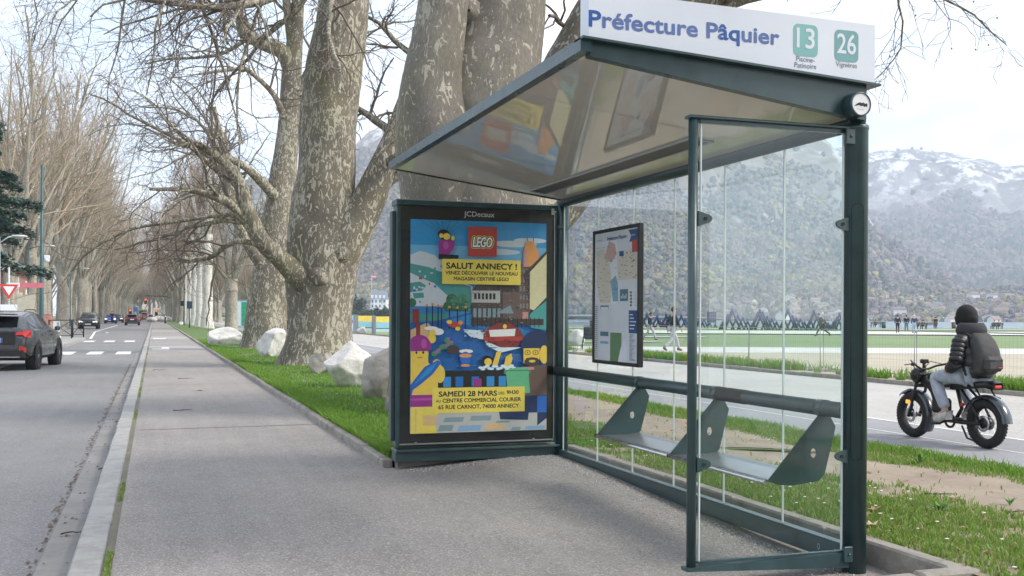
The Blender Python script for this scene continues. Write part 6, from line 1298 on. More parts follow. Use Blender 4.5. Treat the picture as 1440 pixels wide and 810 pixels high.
# benches by the water, some with people
def bench(label, u, v, rz, z=-.16):
    p = at(u, v, Z=z); t = thing('park_bench', label, 'bench', (p[0], p[1], z), rz, 'benches by the water')
    b = MB()
    for k in range(3): b.box((-.9, -.22 + k * .15, .43), (.9, -.10 + k * .15, .46))
    b.build('seat', pm('bench_wood', (.10, .08, .065), .8), t); b = MB()
    for k in range(3): b.box((-.9, .26 + k * .02, .56 + k * .13), (.9, .285 + k * .02, .66 + k * .13))
    b.build('backrest', pm('bench_wood', (.10, .08, .065), .8), t)
    for x in (-.75, .75): b = MB(); b.box((x - .03, -.2, 0), (x + .03, -.14, .43)); b.box((x - .03, .24, 0), (x + .03, .30, .92)); b.box((x - .03, -.14, .36), (x + .03, .24, .42)); b.build('leg', M['blackmatt'], t)
    return p
for u, v, lab, seats in ((1231, 460.5, 'bench with one hunched sitter, nearest the big green post', ((0, 'hunched person in brown on the bench nearest the green post', (.10, .07, .06)),)), (1294, 463, 'bench with two dark sitters just right of the three walkers', ((-.35, 'left sitter in dark clothes right of the three walkers', BK), (.35, 'right sitter in dark clothes right of the three walkers', GY))), (1309, 462, 'empty pale bench beside the standing pair', ()), (1401, 463, 'bench with a seated couple right of the rider', ((-.3, 'left of the seated couple on the bench right of the rider', BK), (.35, 'right of the seated couple on the bench right of the rider', NV)))):
    rz = RTa; p = bench(lab, u, v, rz + math.pi)
    for dx, l2, c in seats:
        q = p + RT * dx; J = sit(); person(l2, (q[0], q[1], -.16), RTa + math.pi / 2, J, dict(jacket=('s%s' % str(c), c), trousers=('blackt', BK), shoes=('darks', BK)), 'people on the benches', sub=1, hands=False)
# ---- the fat tyred electric bicycle and its rider; local x forward, y left
BX, BY, BZ = 8.535, 9.66, -.1
bike = thing('electric_bicycle', 'black fat tyred electric bicycle ridden along the cycle path', 'bicycle', (BX, BY, BZ), HD + .015)
def bl(u, v, dx=0.): p = at(u, v, X=BX + dx); return (p[1] - BY, -(p[0] - BX), p[2] - BZ)
RW = .268; XFW, XRW = .565, -.565
def bwheel(x, mot):
    b = MB(); Mx = Matrix.Translation((x, 0, RW)) @ Matrix.Rotation(rad(90), 4, 'X'); r0, rt = RW - .052, .052
    b.lathe([(r0 + rt * math.cos(a), rt * 1.05 * math.sin(a)) for a in np.linspace(0, 2 * math.pi, 15)[:-1]], 44, 0, Mx, closed=True)
    for i in range(44):
        for s_ in (-1, 0, 1):
            a = 6.283 * (i + .5 * (s_ == 0)) / 44; Mk = Mx @ Matrix.Rotation(a, 4, 'Z') @ Matrix.Translation((RW - .006 - .012 * abs(s_), 0, s_ * .030)); b.box((-.004, -.010, -.011), (.008, .010, .011), 0, Mk)
    wh = b.build('wheel', M['rubber'], bike); b = MB(); b.lathe([(.170, -.03), (.178, -.034), (.178, .034), (.170, .03)], 40, 0, Mx, closed=True); b.build('rim', M['black'], wh)
    b = MB()
    for i in range(32):
        a = 6.283 * i / 32; a2 = a + (.5 if i % 2 else -.5); s_ = .025 if i % 4 < 2 else -.025; r1 = .06 if mot else .025
        p0 = Vector((r1 * math.cos(a2), r1 * math.sin(a2), s_)); p1 = Vector((.171 * math.cos(a), .171 * math.sin(a), 0)); b.tube([Mx @ p0, Mx @ p1], .0014, 4, 0, False)
    b.build('spokes', M['steel'], wh)
    b = MB(); hr_ = .07 if mot else .028; b.lathe([(0, -.045), (hr_, -.04), (hr_, .04), (0, .045)], 24, 0, Mx); b.build('hub', M['black'], wh)
    b = MB(); b.lathe([(.05, -.052), (.088, -.052), (.088, -.049), (.05, -.049)], 28, 0, Mx, closed=True); b.build('brake_disc', M['steel'], wh)
    return wh
bwheel(XFW, False); bwheel(XRW, True)
TB = M['blackmatt']; head_t, head_b = (.37, 0, .80), (.44, 0, .60)
b = MB()
for s_ in (1, -1): b.tube([(.435, s_ * .075, .66), (XFW - .02, s_ * .08, RW + .02)], [.018, .015], 10); b.tube([(XFW - .06, s_ * .08, RW + .13), (XFW, s_ * .08, RW - .02)], [.022, .02], 10)
b.box((.41, -.095, .60), (.46, .095, .635), 0, None, .008); b.box((.365, -.095, .74), (.41, .095, .77), 0, None, .008); b.tube([(.385, .07, .76), (.435, .075, .64)], .017, 10); b.tube([(.385, -.07, .76), (.435, -.075, .64)], .017, 10); b.build('fork', TB, bike)
def fender(x, a0, a1, r, w_, name, mat):
    b = MB(); an = np.linspace(rad(a0), rad(a1), 18); V = []
    for a in an:
        for yy, dr in ((-w_, -.02), (-w_ * .8, .004), (0, .012), (w_ * .8, .004), (w_, -.02)): V.append((x + (r + dr) * math.cos(a), yy, RW + (r + dr) * math.sin(a)))
    Fc = [(i * 5 + j, i * 5 + j + 1, i * 5 + j + 6, i * 5 + j + 5) for i in range(len(an) - 1) for j in range(4)]; n = len(V); V += [(p[0], p[1] * .97, p[2] - .004) for p in V]; Fc += [tuple(k + n for k in f)[::-1] for f in Fc]
    b.add(V, Fc, 0, True); return b.build(name, mat, bike)
FM_ = pm('fender_black', (.03, .035, .045), .22, coat=.5)
fender(XFW, 95, 215, RW + .03, .065, 'front_mudguard', FM_); fender(XFW, 48, 78, RW + .03, .055, 'front_mudguard', FM_); fender(XRW, 20, 175, RW + .035, .068, 'rear_mudguard', FM_)
b = MB(); b.tube([(.40, 0, .80), (.42, 0, .62)], .028, 12); b.tube([(.41, 0, .72), (.25, 0, .56), (.16, 0, .36), (.05, 0, .27)], [.032, .034, .036, .036], 12); b.tube([(.40, 0, .68), (.22, 0, .62), (-.10, 0, .655), (-.42, 0, .665)], .022, 10)
for s_ in (1, -1): b.tube([(-.04, s_ * .05, .27), (-.28, s_ * .085, .25), (XRW, s_ * .085, RW)], .016, 8); b.tube([(-.22, s_ * .05, .65), (-.42, s_ * .085, .48), (XRW + .02, s_ * .085, RW + .02)], .014, 8)
b.tube([(-.12, 0, .65), (-.20, 0, .40), (-.10, 0, .26)], .022, 10); b.build('frame', TB, bike)
b = MB(); b.box((-.26, -.055, .23), (.10, .055, .30), 0, None, .018); b.build('motor_cover', M['black'], bike)
b = MB(); b.box((-.02, -.05, .32), (.24, .05, .50), 0, Matrix.Translation((0, 0, 0)) @ Matrix.Rotation(rad(0), 4, 'Y'), .03); b.build('battery', M['black'], bike)
b = MB(); prof = [(-.72, .715, .07), (-.65, .735, .11), (-.40, .712, .125), (-.20, .69, .105), (-.08, .685, .06)]
V = []; 
for x, z, w_ in prof: V += [(x, -w_, z - .075), (x, -w_, z - .02), (x, -w_ * .8, z), (x, w_ * .8, z), (x, w_, z - .02), (x, w_, z - .075)]
b.add(V, [(i * 6 + j, i * 6 + (j + 1) % 6, i * 6 + 6 + (j + 1) % 6, i * 6 + 6 + j) for i in range(4) for j in range(6)] + [(0, 1, 2, 3, 4, 5), (29, 28, 27, 26, 25, 24)], 0, True); sd_ = b.build('seat', M['black'], bike)
b = MB(); b.box((-.73, -.05, .655), (-.69, .05, .69), 0, None, .008); b.build('tail_light', M['reflect'], bike)
for s_ in (1, -1): b = MB(); b.box((-.335, s_ * .10 - .02, .44), (-.30, s_ * .10 + .02, .475), 0, None, .006); b.build('reflector', M['reflect'], bike); b = MB(); b.box((XFW - .03, s_ * .09 - .012, RW + .13), (XFW + .03, s_ * .09 + .012, RW + .175), 0, None, .006); b.build('side_reflector', M['amber'], bike)  # amber side reflectors glow on their own, though they are no lamps
b = MB(); Mh = Matrix.Translation((.50, 0, .735)) @ Matrix.Rotation(rad(90), 4, 'Y'); b.lathe([(0, -.10), (.06, -.08), (.088, -.03), (.092, .02), (.085, .035), (0, .035)], 24, 0, Mh); hl_ = b.build('headlight', M['black'], bike); b = MB(); b.lathe([(0, .0365), (.08, .0365)], 20, 0, Mh); b.build('lamp_glass', M['chrome'], hl_)
gripL, gripR = (.18, .36, .88), (.18, -.36, .88)
b = MB(); b.tube([gripL, (.26, .26, .885), (.36, .14, .85), (.385, .05, .815), (.385, -.05, .815), (.36, -.14, .85), (.26, -.26, .885), gripR], .0125, 10); hb = b.build('handlebar', TB, bike)
for s_ in (1, -1):
    b = MB(); b.tube([(.18, s_ * .36, .88), (.245, s_ * .28, .884)], .018, 10); b.build('grip', M['rubber'], hb)
    b = MB(); b.tube([(.27, s_ * .25, .885), (.31, s_ * .30, .875), (.28, s_ * .38, .87)], [.008, .006, .006], 6); b.build('brake_lever', M['black'], hb)
b = MB(); b.tube([(.40, 0, .80), (.40, 0, .88)], .02, 8); b.box((.37, -.05, .88), (.42, .05, .93), 0, None, .01); b.build('display', M['black'], bike)
b = MB(); b.tube([(.31, .20, .87), (.44, .16, .92), (.50, .05, .82), (.46, .03, .70)], .005, 6); b.tube([(.31, -.20, .87), (.46, -.14, .90), (.48, -.04, .78), (.45, -.03, .68)], .005, 6); b.build('cable', M['black'], bike)
b = MB(); b.lathe([(.06, -.006), (.085, -.006), (.085, .006), (.06, .006)], 24, 0, Matrix.Translation((-.10, .075, .26)) @ Matrix.Rotation(rad(90), 4, 'X'), closed=True); b.build('chainring', TB, bike)
for P_c in ([(-.10, .07, .26), (-.10, .11, .26), (.02, .115, .22)], [(-.10, -.07, .26), (-.10, -.11, .26), (-.20, -.115, .30)]): b = MB(); b.tube(P_c, .012, 8); b.build('crank', TB, bike)
for s_, x, z in ((1, .03, .22), (-1, -.21, .30)): b = MB(); b.box((x - .05, s_ * .16 - .04, z - .012), (x + .05, s_ * .16 + .04, z + .012), 0, None, .005); b.build('pedal', M['blackmatt'], bike)
b = MB(); b.tube([(-.30, .09, .22), (-.42, .13, .10), (-.52, .14, .085)], .011, 8); b.build('kickstand', TB, bike)
b = MB(); 
for s_ in (1, -1): b.tube([(-.50, s_ * .10, .66), (-.58, s_ * .10, .56), (-.66, s_ * .09, .545)], .010, 8)
b.build('mudguard_stay', TB, bike)
J = dict(pel=(-.40, 0, .80), chest=(-.37, 0, 1.10), neck=(-.315, 0, 1.255), head=(-.255, 0, 1.385), shoL=(-.37, .19, 1.17), shoR=(-.34, -.20, 1.18), elbL=(-.42, .29, .93), elbR=(-.08, -.31, .95), wriL=(-.25, .22, .85), wriR=(.17, -.36, .90),
         hipL=(-.36, .11, .78), hipR=(-.36, -.11, .78), kneL=(.04, .17, .75), kneR=(.03, -.17, .72), ankL=(-.14, .17, .36), ankR=(-.18, -.17, .38), toeL=(.04, .18, .27), toeR=(-.01, -.18, .295), turn=.35, nod=.14)
rd = person('rider in black puffer jacket, knit hat and grey backpack on the electric bicycle', (BX, BY, BZ), HD + .015, J, dict(jacket=('puffer', (.012, .012, .016), .42), trousers=('paledenim', (.36, .39, .47)), shoes=('whitegrey', (.52, .51, .50))), None, hair=(.008, .008, .009), bulk=1.0, sub=2, hands=True, hat=True, hood=('hoodblack', (.035, .035, .042)))
b = MB(); Hh_ = Matrix.Translation(Vector(J['head'])) @ Matrix.Rotation(.35, 4, 'Z'); b.sphere((.075, .02, .035), .045, 0, 10, Hh_, (.8, 1.2, .7)); b.build('fringe', cloth('fairhair', (.28, .18, .09)), rd)
# quilting: stuffed rings round the sleeves and trunk
for s_, L_n in ((1, 'L'), (-1, 'R')):
    b = MB(); a, m_, c = np.array(J['sho' + L_n]), np.array(J['elb' + L_n]), np.array(J['wri' + L_n])
    for p0, p1, n, r0, r1 in ((a, m_, 5, .082, .078), (m_, c, 4, .074, .058)):
        for i in range(n):
            f = (i + .5) / n; p = p0 * (1 - f) + p1 * f; d = unit(p1 - p0); h = np.linalg.norm(p1 - p0) / n * .56; r_ = r0 * (1 - f) + r1 * f
            b.tube([p + d * h * k for k in (-1, -.6, 0, .6, 1)], np.array([.88, .97, 1.02, .97, .88]) * r_, 16, 0, True)
    b.build('quilted_sleeve', cloth('puffer', (.012, .012, .016), .42), rd)
b = MB(); V = []
for i, (z, x, wx, wy) in enumerate(((.80, -.37, .14, .19), (.84, -.37, .155, .205), (.90, -.36, .165, .215), (.93, -.355, .152, .20), (.97, -.35, .17, .22), (1.02, -.345, .17, .222), (1.05, -.34, .155, .205), (1.09, -.33, .17, .225), (1.15, -.32, .17, .228), (1.18, -.31, .155, .21), (1.23, -.295, .16, .22), (1.29, -.28, .145, .20), (1.33, -.265, .115, .15), (1.37, -.25, .085, .10))):
    V += [(x - .045 + wx * .92 * math.cos(a), wy * .95 * math.sin(a), .76 + (z - .80) * .868) for a in np.linspace(0, 6.283, 25)[:-1]]
b.add(V, [(i * 24 + j, i * 24 + (j + 1) % 24, i * 24 + 24 + (j + 1) % 24, i * 24 + 24 + j) for i in range(13) for j in range(24)] + [tuple(range(24))[::-1]], 0, True); b.build('quilted_coat', cloth('puffer', (.012, .012, .016), .42), rd)
bp = thing('backpack', 'dark grey backpack with front pocket on the rider', 'backpack', (BX, BY, BZ), HD + .015)
b = MB(); cz = [(.82, -.55, .10, .14), (.86, -.585, .13, .165), (.98, -.60, .145, .175), (1.10, -.585, .14, .17), (1.20, -.55, .125, .155), (1.28, -.50, .10, .125), (1.32, -.46, .05, .07)]; V = []
for z, x, wx, wy in cz: V += [(x + .045 + wx * .68 * (abs(math.cos(a)) ** .7) * (1 if math.cos(a) > 0 else -1), wy * .9 * (1 + .06 * math.sin(z * 40 + a * 3)) * (abs(math.sin(a)) ** .6) * (1 if math.sin(a) > 0 else -1), .80 + (z - .82) * .94) for a in np.linspace(0, 6.283, 29)[:-1]]
b.add(V, [(i * 28 + j, i * 28 + (j + 1) % 28, i * 28 + 28 + (j + 1) % 28, i * 28 + 28 + j) for i in range(len(cz) - 1) for j in range(28)] + [tuple(range(28))[::-1], tuple(range(28 * (len(cz) - 1), 28 * len(cz)))], 0, True)
pkm = cloth('pack', (.055, .054, .056)); b.build('bag', pkm, bp)
b = MB(); b.box((-.70, -.12, .835), (-.60, .12, 1.0), 0, None, .035); pk_ = b.build('front_pocket', pkm, bp); b = MB(); b.tube([(-.701, -.085, .955), (-.701, .085, .955)], .004, 6); b.build('zip', M['black'], pk_); b = MB(); b.box((-.7035, -.085, .865), (-.7005, -.015, .895), 0); b.box((-.705, -.08, .873), (-.7036, -.02, .886), 1); b.build('patch', [M['black'], pm('patch_red', (.4, .06, .06), .6)], pk_)
for s_ in (1, -1): b = MB(); b.tube([(-.46, s_ * .11, 1.20), (-.38, s_ * .13, 1.265), (-.26, s_ * .14, 1.20), (-.22, s_ * .15, 1.06), (-.29, s_ * .19, .93), (-.50, s_ * .15, .86)], .018, 8); b.build('strap', pkm, bp)
b = MB(); b.tube([(-.43, -.03, 1.26), (-.45, -.02, 1.30), (-.45, .02, 1.30), (-.43, .03, 1.26)], .009, 6); b.build('handle', pkm, bp)
# ------------------------------------------------------------------ street furniture, buildings, park things
def zt(b, x, y, z0, z1, r, k=12, m=0): b.tube([(x, y, z0), (x, y, z1)], r, k, m); return b
# barriers with crossed bars on the refuge island
def barrier(label, x, y, rz, poster=False):
    t = thing('crossed_barrier', label, 'barrier', (x, y, .01), rz, 'black crossed barriers on the refuge island')
    for xx in (-.55, .55): zt(MB(), xx, 0, 0, 1.0, .035).build('post', TB, t)
    b = MB(); b.tube([(-.55, 0, .97), (.55, 0, .97)], .022, 8); b.tube([(-.55, 0, .15), (.55, 0, .15)], .018, 8); b.build('rail', TB, t)
    b = MB(); b.tube([(-.55, .004, .15), (.55, .004, .97)], .014, 8); b.tube([(-.55, -.012, .97), (.55, -.012, .15)], .014, 8); b.build('cross_bar', TB, t)
    if poster: b = MB(); b.box((-.35, -.035, .35), (-.02, -.027, .92)); b.box((-.30, -.037, .45), (-.22, -.0352, .60), 1); b.box((-.18, -.037, .6), (-.06, -.0352, .85), 2); b.build('notice', [pm('notice_white', (.55, .56, .56), .6), pm('notice_pink', (.45, .2, .25), .6), pm('notice_blue', (.2, .3, .45), .6)], t)
barrier('crossed barrier with a paper notice tied to it', -4.72, 60.5, .1, True); barrier('crossed barrier nearest the right end of the island', -4.05, 63.8, 1.1); barrier('crossed barrier at the left of the island, behind the grey car', -5.75, 56, .1)
# tall green pole with a camera
p = at(58, 452, Y=76); px_, py_ = p[0], p[1]
t = thing('tall_pole', 'tall slim blue green pole with a white camera halfway up', 'pole', (px_, py_, 0)); PG = pm('pole_green', (.012, .075, .085), .4)
b = MB(); b.lathe([(.17, 0), (.17, .9), (.14, 1.0), (.085, 11.2), (0, 11.25)], 16); b.build('shaft', PG, t)
b = MB(); b.box((.12, -.12, 4.95), (.5, .12, 5.2), 0, None, .04); b.sphere((.32, 0, 4.88), .17, 0, 12); b.build('camera', M['signwhite'], t)
# lamps
for i, (u, v, Y, hh, lab) in enumerate(((40, 346, 88, 6.6, 'green street lamp with two short arms left of the tall pole'), (99, 378, 120, 5.6, 'small street lamp among the left avenue trunks'))):
    p = at(u, v, Y=Y); t = thing('street_lamp', lab, 'street lamp', (p[0], p[1], 0)); b = MB(); b.lathe([(.09, 0), (.09, .8), (.05, .9), (.04, p[2]), (0, p[2] + .02)], 12); b.build('post', PG, t)
    for s_ in (1, -1):
        b = MB(); b.tube([(0, 0, p[2] - .2), (s_ * .7, 0, p[2]), (s_ * 1.0, 0, p[2] + .05)], .03, 8); b.build('arm', PG, t); b = MB(); b.sphere((s_ * 1.45, 0, p[2] + .05), .45, 0, 14, None, (1, .35, .2)); b.build('lamp_head', M['galv'], t)
p = at(-2, 333, Y=52); t = thing('street_lamp', 'grey lamp arm reaching in from the left picture edge', 'street lamp', (p[0], p[1], 0)); b = MB(); b.lathe([(.1, 0), (.06, p[2]), (0, p[2] + .02)], 12); b.build('post', M['galv'], t); b = MB(); b.tube([(0, 0, p[2] - .3), (.4, 0, p[2]), (.7, 0, p[2] + .04)], .03, 8); b.build('arm', M['galv'], t); b = MB(); b.sphere((.85, 0, p[2] + .05), .35, 0, 14, None, (1, .4, .2)); b.build('lamp_head', M['galv'], t)
# give way sign and street name plates at the corner
p = at(12, 452, Y=52); t = thing('give_way_sign', 'red and white give way triangle on a grey post at the left edge', 'road sign', (p[0], p[1], 0), .15); q = at(12, 407, Y=52); zc = q[2]
zt(MB(), 0, 0, 0, zc + 1.0, .045).build('post', M['galv'], t)
def tri(r_): return [(r_ * math.cos(rad(a)), r_ * math.sin(rad(a))) for a in (-90, 30, 150)]
Ms = Matrix(((1, 0, 0, 0), (0, 0, 1, -.07), (0, 1, 0, zc), (0, 0, 0, 1)))
b = MB(); b.prism(tri(.46), .02, 0, Ms); b.prism(tri(.27), .004, 1, Ms @ Matrix.Translation((0, 0, -.006))); b.build('triangle', [pm('sign_red', (.52, .04, .04), .45), M['signwhite']], t)
b = MB(); b.box((-.35, -.07, zc - .95), (.35, -.05, zc - .68)); b.build('plate', M['signwhite'], t)
p = at(36, 452, Y=56); t = thing('direction_sign', 'pink and white direction plates on a pale post left of the tall pole', 'road sign', (p[0], p[1], 0), .1); z_ = at(36, 401, Y=56)[2]
zt(MB(), 0, 0, 0, z_ + .2, .05).build('post', pm('cream_post', (.5, .47, .38), .6), t); b = MB(); b.box((-.25, -.09, z_ - .12), (.78, -.06, z_ + .12)); b.build('pink_plate', pm('plate_pink', (.48, .13, .17), .5), t); b = MB(); b.box((-.85, -.09, z_ - .10), (-.27, -.06, z_ + .10)); b.build('white_plate', M['signwhite'], t)
b = MB(); b.box((-.42, -.1, z_ - 1.9), (.42, -.06, z_ - .45), 0, None, .03); b.build('back_board', pm('board_cream', (.40, .38, .31), .6), t)
# brick and stone house at the left corner, flats behind
def facade(name, label, cat, x0, x1, y0, y1, H_, wm, rows, cols, face, roof=None, base=None, quoin=None, wsz=(1.1, 1.6), group=None, shut=None, balc=False):
    t = thing(name, label, cat, ((x0 + x1) / 2, (y0 + y1) / 2, 0), 0, group); X_, Y_ = (x1 - x0) / 2, (y1 - y0) / 2
    b = MB(); b.box((-X_, -Y_, -.2), (X_, Y_, H_)); b.build('wall', wm, t)
    for r in range(rows):
        for c in range(cols):
            for fc in face:
                L_w = 2 * X_ if fc in 'SN' else 2 * Y_; pos = -L_w / 2 + L_w * (c + .5) / cols; z = .9 + r * (H_ - .6) / rows + .2; w_, h_ = wsz; b = MB()
                def bx_(a, bb, za, zb, o0, o1, m):
                    if fc == 'S': b.box((a, -Y_ - o1, za), (bb, -Y_ - o0, zb), m)
                    elif fc == 'N': b.box((a, Y_ + o0, za), (bb, Y_ + o1, zb), m)
                    elif fc == 'E': b.box((X_ + o0, a, za), (X_ + o1, bb, zb), m)
                    else: b.box((-X_ - o1, a, za), (-X_ - o0, bb, zb), m)
                bx_(pos - w_ / 2 - .12, pos + w_ / 2 + .12, z - .12, z + h_ + .15, .003, .05, 0); fr = b.build('window', M['stonetrim'], t); b = MB(); bx_(pos - w_ / 2, pos - .03, z, z + h_, .052, .07, 0); bx_(pos + .03, pos + w_ / 2, z, z + h_, .052, .07, 0); b.build('pane', M['tinglass'], fr)
                if balc and r: b = MB(); bx_(pos - w_ * .9, pos + w_ * .9, z - .3, z - .15, .055, 1.2, 0); bx_(pos - w_ * .9, pos + w_ * .9, z - .15, z + .75, 1.1, 1.16, 0); b.build('balcony', M['stonetrim'], t)
    if quoin:
        b = MB()
        for i in range(int(H_ / .5)):
            for sx in (-1, 1):
                for sy in (-1, 1): e = .55 if i % 2 else .32; b.box((sx * X_ - (e if sx > 0 else .04), sy * Y_ - (e if sy > 0 else .04), i * .5 + .01), (sx * X_ + (e if sx < 0 else .04), sy * Y_ + (e if sy < 0 else .04), i * .5 + .47))
        b.build('quoins', quoin, t)
    if roof:
        o = .5; b = MB(); i_ = min(X_, Y_) * .7; b.box((-X_ - o, -Y_ - o, H_), (X_ + o, Y_ + o, H_ + .3), 1)
        V = [(-X_ - .3, -Y_ - .3, H_ + .3), (X_ + .3, -Y_ - .3, H_ + .3), (X_ + .3, Y_ + .3, H_ + .3), (-X_ - .3, Y_ + .3, H_ + .3), (-X_ + i_, -Y_ + i_, H_ + roof[1]), (X_ - i_, -Y_ + i_, H_ + roof[1]), (X_ - i_, Y_ - i_, H_ + roof[1]), (-X_ + i_, Y_ - i_, H_ + roof[1])]
        b.add(V, [(0, 1, 5, 4), (1, 2, 6, 5), (2, 3, 7, 6), (3, 0, 4, 7), (4, 5, 6, 7)]); b.build('roof', [roof[0], M['stonetrim']], t)
    return t
M['stonetrim'] = pm('stone_trim', (.52, .49, .42), .8)
q = NT('brick_wall'); br_ = q.n('ShaderNodeTexBrick', {'Vector': q.co((1, 1, 1), (rad(90), 0, 0)), 'Color1': (.34, .16, .11, 1), 'Color2': (.27, .12, .085, 1), 'Mortar': (.4, .34, .28, 1), 'Scale': 4.5, 'Mortar Size': .02}); M['brick'] = q.fin(br_.outputs['Color'], .9)
M['flats'] = pm('flats_render', (.50, .46, .40), .85, var=.08); M['slate'] = pm('roof_slate', (.10, .10, .12), .7, var=.2)
p = at(20, 445, Y=82)
facade('brick_house', 'low brick house with pale stone corners and slate roof at the left edge', 'house', p[0] - 11.5, p[0] + .2, 82, 93, 4.4, M['brick'], 1, 3, 'SE', (M['slate'], 3.2), None, M['stonetrim'])
p = at(46, 380, Y=165)
facade('apartment_block', 'pale apartment block with balconies seen behind the cedar', 'building', p[0] - 26, p[0], 165, 180, 24, M['flats'], 8, 6, 'SE', (M['slate'], 2.5), None, None, (1.6, 1.6), None, None, True)
# cedar at the left edge
g = np.random.default_rng(40); cp = at(-100, 452, Y=60); t = thing('cedar', 'dark blue green cedar with level boughs at the left edge', 'tree', (cp[0], cp[1], 0)); tr = TA(); zz = np.linspace(0, 15, 12); tr.tube(np.stack([0 * zz, 0 * zz, zz], -1), np.interp(zz, [0, 2, 15], [.55, .42, .06]), 12); NV_ = []; NQ_ = []; nn_ = 0
for i in range(80):
    z = 3.2 + 11 * (i / 80) ** 1.0; a = g.uniform(0, 6.28); L = (6.4 - (z - 3) * .40) * g.uniform(.75, 1.1); P = [np.array([0, 0, z])]
    for k in range(7): P.append(P[-1] + np.array([math.cos(a) * L / 7, math.sin(a) * L / 7, (.20 - .06 * k) * L / 5]) + g.normal(0, .04, 3))
    tr.tube(P, np.linspace(.10, .02, 8), 5)
    for k in range(1100):
        f = g.uniform(1.2, 7); j = min(int(f), 6); q_ = P[j] + (P[j + 1] - P[j]) * (f - j); side = g.normal(0, .42 * (1.25 - f / 9)); c_ = q_ + np.array([-math.sin(a) * side, math.cos(a) * side, g.normal(.0, .15) - abs(side) * .12]); an = g.uniform(0, 6.28); s_ = g.uniform(.08, .2); d1 = np.array([math.cos(an), math.sin(an), g.normal(.1, .3)]) * s_; d2 = np.array([-math.sin(an), math.cos(an), g.normal(0, .4)]) * s_ * .4
        NV_ += [c_ - d1, c_ + d2, c_ + d1, c_ - d2]; NQ_.append((nn_, nn_ + 1, nn_ + 2, nn_ + 3)); nn_ += 4
tr.build('trunk', M['twig'], t); npmesh('needles', NV_, NQ_, m_blade('cedar_needles', [(.045, .085, .07), (.07, .125, .105), (.10, .16, .14), (.055, .10, .08)]), None, False, t)
# dark hedge and yews behind the left trunks
def bush(label, x, y, z, rx, rz_, n, mat, group=None, seed=1, name='bush', leaf=.12):
    g = np.random.default_rng(seed); t = thing(name, label, 'bush', (x, y, z), 0, group); tr = TA(); 
    for i in range(7): a = g.uniform(0, 6.28); tr.tube([(0, 0, 0), (math.cos(a) * rx * .3, math.sin(a) * rx * .3, rz_ * .6), (math.cos(a) * rx * .7, math.sin(a) * rx * .7, rz_ * 1.3)], [.06, .045, .02], 5)
    tr.build('stem', M['twig'], t); V = []; Q = []
    cl = g.normal(0, 1, (26, 3)); cl /= np.linalg.norm(cl, axis=1)[:, None]; cl *= g.uniform(.25, .85, (26, 1))
    for i in range(n):
        c = (cl[i % 26] + g.normal(0, .17, 3)) * [rx, rx, rz_] + [0, 0, rz_]; an = g.uniform(0, 6.28); s_ = leaf * g.uniform(.6, 1.4); d1 = np.array([math.cos(an), math.sin(an), g.normal(0, .6)]) * s_; d2 = np.array([-math.sin(an), math.cos(an), g.normal(0, .6)]) * s_ * .6; o_ = len(V); V += [c - d1, c + d2, c + d1, c - d2]; Q.append((o_, o_ + 1, o_ + 2, o_ + 3))
    npmesh('foliage', V, Q, mat, None, False, t); return t
M['yew'] = m_blade('yew_leaf', [(.012, .03, .016), (.02, .05, .022), (.032, .07, .03)])
M['olive'] = m_blade('olive_leaf', [(.05, .075, .03), (.075, .10, .045), (.04, .06, .03)])
for i, (x, y, r_, h_) in enumerate(((-14.5, 98, 1.6, 2.2), (-15.5, 110, 2, 2.6), (-15, 124, 2.2, 2.4), (-15.6, 140, 2.4, 2.6))): bush('dark evergreen shrub behind the left avenue trunks', x, y, 0, r_, h_, 3200, M['yew'], 'dark shrubs behind the avenue', i, 'bush', .14)
# litter bin, salmon box
p = at(63, 450, Y=79); t = thing('utility_box', 'salmon coloured box at the foot of the tall pole', 'box', (p[0] + .2, p[1], 0)); b = MB(); b.box((-.25, -.2, 0), (.25, .2, 1.25), 0, None, .03); b.build('cabinet', pm('salmon', (.42, .20, .16), .7), t); b = MB(); b.box((-.28, -.23, 1.255), (.28, .23, 1.31), 0, None, .01); b.build('lid', pm('salmon', (.42, .20, .16), .7), t)
# dark blue boxes on posts by the pale trunks
p = at(266, 457, Y=108); q = at(266, 429, Y=108); t = thing('notice_box', 'dark blue box on a post in front of the pale trunks', 'sign', (p[0], p[1], .03)); zt(MB(), 0, 0, 0, q[2], .05).build('post', M['blackmatt'], t); b = MB(); b.box((-.26, -.2, q[2] - .38), (.26, .1, q[2] + .35), 0, None, .03); b.build('box', pm('box_blue', (.012, .04, .07), .5), t)
p = at(258.5, 456, Y=128); q = at(257, 427, Y=128); t = thing('pedestrian_signal', 'black signal box on a tall dark post left of the pale trunks', 'traffic light', (p[0], p[1], .03)); b = MB(); b.lathe([(.07, 0), (.05, 6.2), (0, 6.2)], 10); b.build('post', M['blackmatt'], t); b = MB(); b.box((-.42, -.2, q[2] - .3), (-.06, .15, q[2] + .3), 0, None, .03); b.build('signal_box', M['black'], t)
